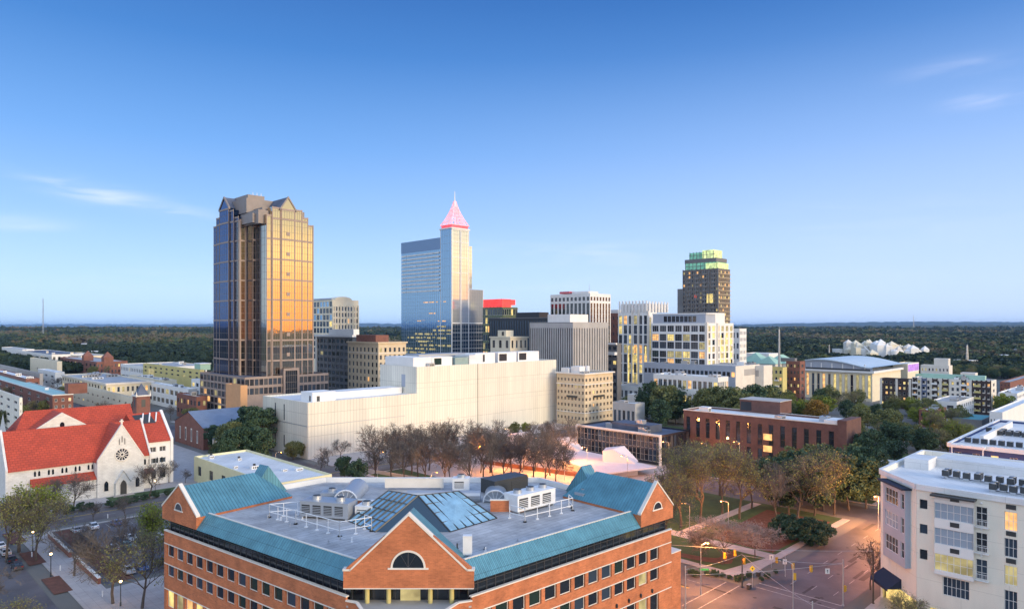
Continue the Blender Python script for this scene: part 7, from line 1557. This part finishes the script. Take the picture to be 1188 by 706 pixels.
# ------------------------------------------------------------------ street lamps (lit) and their light
M_sod = mat('sodium_lamp_glow', (1, .6, .2), .5, 0, emit=14, emc=None); MATS['sodium_lamp_glow'].node_tree.nodes['Principled BSDF'].inputs['Emission Color'].default_value = (1, .42, .10, 1)
M_wlamp = mat('warm_lamp_glow', (1, .8, .5), .5, 0, emit=9); MATS['warm_lamp_glow'].node_tree.nodes['Principled BSDF'].inputs['Emission Color'].default_value = (1, .62, .28, 1)
def lamp(x, y, h, label, watts, arm=1.6, ang=0, post=False, col=(1, .36, .08), group=None, lit=True):
    t = thing('street_lamp', label, 'street lamp', (x, y, 0), ang, group); p = MB(); p.tube((0, 0, 0), (0, 0, .9), .16, .14, 8); p.tube((0, 0, .9), (0, 0, h - (.0 if post else .6)), .10, .07, 8)
    if not post:
        prev = (0, 0, h - .6)
        for i in range(1, 6): q = (arm * (1 - math.cos(i / 5 * math.pi / 2)) , 0, h - .6 + .6 * math.sin(i / 5 * math.pi / 2)); p.tube(prev, q, .06, .05, 6); prev = q
    p.build('pole', M_dmet if post else M_metal, t)
    hd = MB(); hx = 0 if post else arm
    if post: hd.tube((0, 0, h), (0, 0, h + .12), .2, .26, 8); hd.tube((0, 0, h + .62), (0, 0, h + .9), .34, .05, 8)
    else: hd.box(hx - .15, hx + .75, -.17, .17, h - .04, h + .12, bottom=True)
    hd.build('lamp_head', M_dmet, t)
    gl = MB(); (gl.ball((0, 0, h + .37), .27) if post else gl.ball((hx + .35, 0, h - .12), .17, sz=.6)); gl.build('lamp_glass', (M_sod if not post else M_wlamp) if lit else M_head, t)
    if lit:
        l = bpy.data.lights.new('lamp_light', 'POINT'); l.energy = watts; l.color = col; l.shadow_soft_size = .35; o = bpy.data.objects.new('lamp_light', l); scn.collection.objects.link(o); o.parent = t; o.location = (hx + .35 if not post else 0, 0, (h - .45) if not post else h + .37)
        if post: l.shadow_soft_size = .3
for px, py, h, w_, ang, lb in ((681, 545, 9, 5200, 200, 'tall lamp before the glass museum'), (627, 533, 9, 5200, 200, 'lamp between the folded roofs and the white hall'), (591, 520, 9, 4200, 200, 'lamp left of the folded plaza roofs'), (728, 570, 12, 6500, 180, 'lamp at the right end of the folded roofs'), (776, 562, 15, 5200, 180, 'lamp above the budding trees left of the brick block'),
        (551, 552, 11, 5200, 0, 'lamp in the middle of the bare grove'), (438, 556, 10, 3000, 0, 'lamp at the left end of the bare grove'), (655, 557, 7, 6500, 0, 'lamp low at the right side of the grove'), (606, 552, 6, 6500, 0, 'lamp by the low wall under the grove'), (632, 549, 6, 6500, 0, 'lamp on the lit lane between the grove and plaza, middle one'), (574, 546, 6, 5000, 0, 'lamp on the lit lane between the grove and plaza, left one'), (500, 572, 7, 3000, 0, 'lamp at the back of the grey office roof'),
        (858, 562, 15, 4200, 180, 'lamp against the brick strip-window block'), (905, 585, 8, 900, 180, 'lamp in the shaded clump'), (820, 540, 9, 3200, 180, 'lamp behind the budding park trees'), (845, 615, 8, 4200, 180, 'lamp on the road behind the park'), (800, 618, 8, 3200, 180, 'lamp behind the office right gable'),
        (1019, 612, 9, 13000, 215, 'lamp far up the road by the apartments'), (813, 690, 10.5, 10000, 30, 'tall green lamp post at the corner left of the traffic signal'), (235, 560, 8, 1200, 0, 'pale lamp behind the cream pavilion'), (215, 500, 8, 900, 0, 'lamp beside the brick chapel'), (320, 545, 7, 1600, 0, 'lamp at the white wing corner')):
    x, y = G(px, py); lamp(x, y, h, lb, w_ * (.9 if px > 765 and px < 1000 and px != 813 and px != 845 else 1.4 if px > 765 else 1.0), ang=math.radians(ang))
for px, py, lb, w_ in ((59, 668, 'lit globe lamp by the planted strip at lower left', 500), (140, 703, 'lit globe lamp before the office arcade', 700), (38, 640, 'small globe lamp at the parked cars', 120), (180, 575, 'small globe lamp below the church wing', 200)):
    x, y = G(px, py); lamp(x, y, 4.6, lb, w_, post=True, col=(1, .55, .22))
x, y = G(920, 712); lamp(x, y, 10, 'unlit curved lamp post in the crossroads foreground', 0, arm=2.0, ang=math.radians(150), lit=False)
# the two upper-road lamps are added out of view to warm the asphalt
for a, b, lb in ((168, 47.8, 'added unseen lamp warming the upper road behind the cream apartment corner'), (205, 47.8, 'added unseen lamp warming the upper road farther past the apartments'), (112.8, 104, 'street lamp at the kerb beside the office right wing')):
    x, y = XY(a, b); lamp(x, y, 9, lb, 7000, ang=math.radians(120), col=(1, .34, .18))
# ------------------------------------------------------------------ crossroads furniture
def plate(root, name, pts, y, m, t=.04):
    mb = MB(); mb.face([(x, y, z) for x, z in pts]); mb.face([(x, y + t, z) for x, z in pts][::-1])
    for i in range(len(pts)): (x0, z0), (x1, z1) = pts[i], pts[(i + 1) % len(pts)]; mb.quad((x1, y, z1), (x0, y, z0), (x0, y + t, z0), (x1, y + t, z1))
    return mb.build(name, m, root)
M_ylw = flat('yellow_sign', (.75, .62, .03), .5); M_sigy = flat('signal_housing_yellow', (.55, .33, .03), .5); M_rl = mat('red_signal_lit', (.5, .02, .01), .4, 0, emit=8); MATS['red_signal_lit'].node_tree.nodes['Principled BSDF'].inputs['Emission Color'].default_value = (1, .06, .02, 1)
M_wsg = flat('white_sign', (.75, .75, .75), .5); M_gsg = flat('green_sign', (.02, .22, .10), .5); M_lensd = flat('dark_lens', (.05, .02, .02), .3)
def signal(x, y, z, rot, label, pole=None, facing_away=True, g='traffic signals at the crossroads'):
    t = thing('traffic_signal', label, 'traffic signal', (x, y, 0), rot, g); h = MB(); h.box(-.2, .2, -.14, .14, z - .6, z + .6, bottom=True); h.box(-.28, .28, .13, .15, z - .68, z + .68, bottom=True)
    for k in range(3): h.tube((0, -.14, z + .38 - k * .38), (0, -.34, z + .38 - k * .38), .15, .15, 8, 0, False)
    h.build('housing', M_sigy, t)
    for k in range(3): l = MB(); l.tube((0, -.15, z + .38 - k * .38), (0, -.17, z + .38 - k * .38), .13, .13, 10); l.build('lens', M_rl if k == 0 and not facing_away else M_lensd, t)
    if pole: p = MB(); p.tube((0, .25, 0), (0, .25, pole), .12, .09, 8); p.build('pole', M_dmet, t)
    return t
def span(p0, p1, z0, z1, sag, label, r=.035):
    m = MB(); prev = None; n = 12; mid = ((p0[0] + p1[0]) / 2, (p0[1] + p1[1]) / 2)
    for i in range(n + 1):
        t = i / n; q = (p0[0] * (1 - t) + p1[0] * t - mid[0], p0[1] * (1 - t) + p1[1] * t - mid[1], z0 * (1 - t) + z1 * t - sag * 4 * t * (1 - t))
        if prev: m.tube(prev, q, r, r, 4, 0, False)
        prev = q
    o = m.build('span_wire', M_metal, None); o.location = (*mid, 0); o['label'] = label; o['category'] = 'wire'; return o
def pole(x, y, h, label, r=.14, m=None):
    p = MB(); p.tube((0, 0, 0), (0, 0, h), r, r * .7, 8); p.tube((0, 0, 0), (0, 0, .3), r * 1.8, r * 1.5, 8); p.tube((0, 0, h), (0, 0, h + .12), r, .02, 6); o = p.build('utility_pole', m or M_metal, None); o.location = (x, y, 0); o['label'] = label; o['category'] = 'pole'; return (x, y)
pc = pole(*G(861, 681), 7.2, 'dark signal pole on the park corner', .16, M_dmet); pe = pole(*G(978, 702), 9, 'grey signal pole at the far kerb before the apartments'); pf = pole(*G(1013, 700), 11, 'brown wooden pole beside the apartment block', .17, M_bark); pw = pole(*XY(117, 70), 9, 'steel signal pole by the office right corner'); ps = pole(*XY(117, 46), 9, 'steel signal pole at the near right corner'); pn = pole(*G(911, 668), 5, 'slim pole beside the white signs', .07)
span(pw, pe, 7.4, 8.4, .5, 'span wire crossing the junction carrying signals'); span(pc, ps, 7.0, 8.4, .5, 'span wire running towards the viewer over the junction'); span(pc, pe, 6.8, 8.2, .4, 'span wire across the upper road'); span(pw, pc, 8.4, 7.0, .4, 'span wire beside the corner lawn'); span((pf[0], pf[1]), (pf[0] - 45, pf[1] + 12), 10.5, 8.5, .6, 'thin utility wire leaving the wooden pole')
signal(*(G(922, 706)), 6.4, math.radians(160), 'signal hanging over the upper road, left one'); 
def sig_at(px, py, Yq, rot, label, **k): signal(k_(px) * Yq, Yq, ZZ(py, Yq), math.radians(rot), label, **k)
sig_at(941, 659, 139, 200, 'yellow signal hanging above the near lanes'); sig_at(920, 656, 148, 200, 'yellow signal at the kerb side of the upper road', pole=None); signal(pc[0] + .3, pc[1] - .3, 5.6, math.radians(-40), 'lit red signal on the park corner pole', facing_away=False); sig_at(841, 644, 146, 20, 'left signal of the pair before the corner lawn', facing_away=True); sig_at(853, 641, 147, 20, 'right signal of the pair before the corner lawn', facing_away=True); sig_at(980, 682, 136, 90, 'yellow signal on the far kerb pole'); sig_at(813, 683, 146, 60, 'yellow signal low on the green lamp post', facing_away=True); sig_at(901, 649, 156, 200, 'signal between the two white signs')
def sign(px, py, Yq, kind, label, rot=0, post=True):
    x, z = k_(px) * Yq, ZZ(py, Yq); t = thing('road_sign', label, 'road sign', (x, Yq, 0), math.radians(rot))
    if post: p = MB(); p.tube((0, .08, 0), (0, .08, z + .5), .05, .05, 6); p.build('post', M_metal, t)
    s = .62
    if kind == 'diamond': plate(t, 'sign_plate', [(0, z - s), (s, z), (0, z + s), (-s, z)], 0, M_ylw); q = MB(); q.box(-.05, .05, -.02, -.005, z - .25, z + .2, bottom=True); q.box(-.2, .2, -.021, -.006, z - .02, z + .08, bottom=True); q.build('sign_mark', M_dmet, t)
    elif kind == 'white':
        plate(t, 'sign_plate', [(-.45, z - .55), (.45, z - .55), (.45, z + .55), (-.45, z + .55)], 0, M_wsg); q = MB(); q.tube((0, -.03, z - .3), (0, -.03, z + .1), .05, .05, 5); q.face([(-.2, -.03, z + .05), (.2, -.03, z + .05), (0, -.03, z + .35)]); q.build('sign_arrow', M_dmet, t)
    elif kind == 'green': plate(t, 'sign_plate', [(-1.0, z - .2), (1.0, z - .2), (1.0, z + .2), (-1.0, z + .2)], 0, M_gsg)
sign(960, 628, 178, 'diamond', 'yellow diamond sign up the park side of the road'); sign(873, 659, 145, 'diamond', 'yellow diamond sign on the corner bed'); sign(895, 646, 157, 'white', 'white sign left of the signal by the park path'); sign(910.5, 651, 155, 'white', 'white sign right of the signal by the park path'); sign(960, 662, 141, 'white', 'white sign hung over the upper road', post=False); sign(817, 660, 145, 'green', 'green street name plate on the tall lamp post', post=False)
# brick walls, planters, small kerb things at the lot
for a0, a1, b0, b1, lb in ((41.4, 42, 166, 186, 'low red brick wall at the near corner of the lot'), (41.4, 42, 190, 212, 'low red brick wall along the far part of the lot')):
    X, Y = XY((a0 + a1) / 2, (b0 + b1) / 2); m = MB(); m.prism([(x - X, y - Y) for x, y in ab_poly(a0, a1, b0, b1)], .1, 1.4); m.prism([(x - X, y - Y) for x, y in ab_poly(a0 - .08, a1 + .08, b0 - .08, b1 + .08)], 1.4, 1.5, 1); o = m.build('brick_wall', [M_brickr, M_cop], None); o.location = (X, Y, 0); o['label'] = lb; o['category'] = 'wall'
def bollard(px, py, lb):
    x, y = G(px, py); t = thing('bollard', lb, 'bollard', (x, y, .13), 0, 'white posts along the pavements'); m = MB(); m.tube((0, 0, 0), (0, 0, 1.0), .13, .11, 8); m.build('post', M_wmet, t); m = MB(); m.ball((0, 0, 1.05), .14); m.build('cap', M_wmet, t)
for px, py, lb in ((119, 692, 'white post left of the reddish-trunked tree'), (37, 646, 'white post behind the hatchback'), (125, 601, 'white post on the strip below the church'), (70, 662, 'white post on the lot corner pavement')): bollard(px, py, lb)
# railing of the path and benches in the park
for px, py, lb in ((880, 668, 'dark utility box on the kerb corner'), (869, 683, 'second dark utility box on the kerb')):
    x, y = G(px, py); t = thing('utility_box', lb, 'utility box', (x, y, .13), R45); m = MB(); m.box(-.5, .5, -.3, .3, 0, .9); m.build('cabinet', M_dmet, t); m = MB(); m.box(-.54, .54, -.34, .34, .9, .96); m.build('lid', M_metal, t)
rh = random.Random(21)
for i in range(34):
    yq = rh.uniform(1150, 3300); px = rh.choice((rh.uniform(0, 244), rh.uniform(868, 1188))); x = k_(px) * yq; s = rh.uniform(14, 30); z = yq * .0022 + 5.5
    r = thing('house', 'small pale house half hidden in the far woods', 'house', (x, yq, 0), rh.uniform(0, 3), 'houses scattered through the far woods'); m = MB(); m.box(-s / 2, s / 2, -6, 6, 0, z); m.build('wall', rh.choice((M_wpl, M_cop, M_cream)), r)
    m = MB(); m.face([(-s / 2 - .5, -6.6, z), (s / 2 + .5, -6.6, z), (s / 2 + .5, 0, z + 3.5), (-s / 2 - .5, 0, z + 3.5)]); m.face([(s / 2 + .5, 6.6, z), (-s / 2 - .5, 6.6, z), (-s / 2 - .5, 0, z + 3.5), (s / 2 + .5, 0, z + 3.5)]); m.build('roof', rh.choice((M_groof, M_wroof)), r)
    FAR_CLEAR.append((x, yq - 14, 24))
far_forest()
# ------------------------------------------------------------------ haze
hz = MB(); hz.box(-60000, 60000, -100, 36500, -1.2, 186, bottom=True)
M_hz = bpy.data.materials.new('haze'); M_hz.use_nodes = True; n_ = M_hz.node_tree.nodes; n_.remove(n_['Principled BSDF']); pv = n_.new('ShaderNodeVolumePrincipled'); pv.inputs['Color'].default_value = (.30, .56, 1, 1); pv.inputs['Density'].default_value = HAZE if 'HAZE' in globals() else 2.8e-5; pv.inputs['Anisotropy'].default_value = 0
M_hz.node_tree.links.new(pv.outputs[0], n_['Material Output'].inputs['Volume'])
ho = hz.build('haze', M_hz, None, kind='stuff')
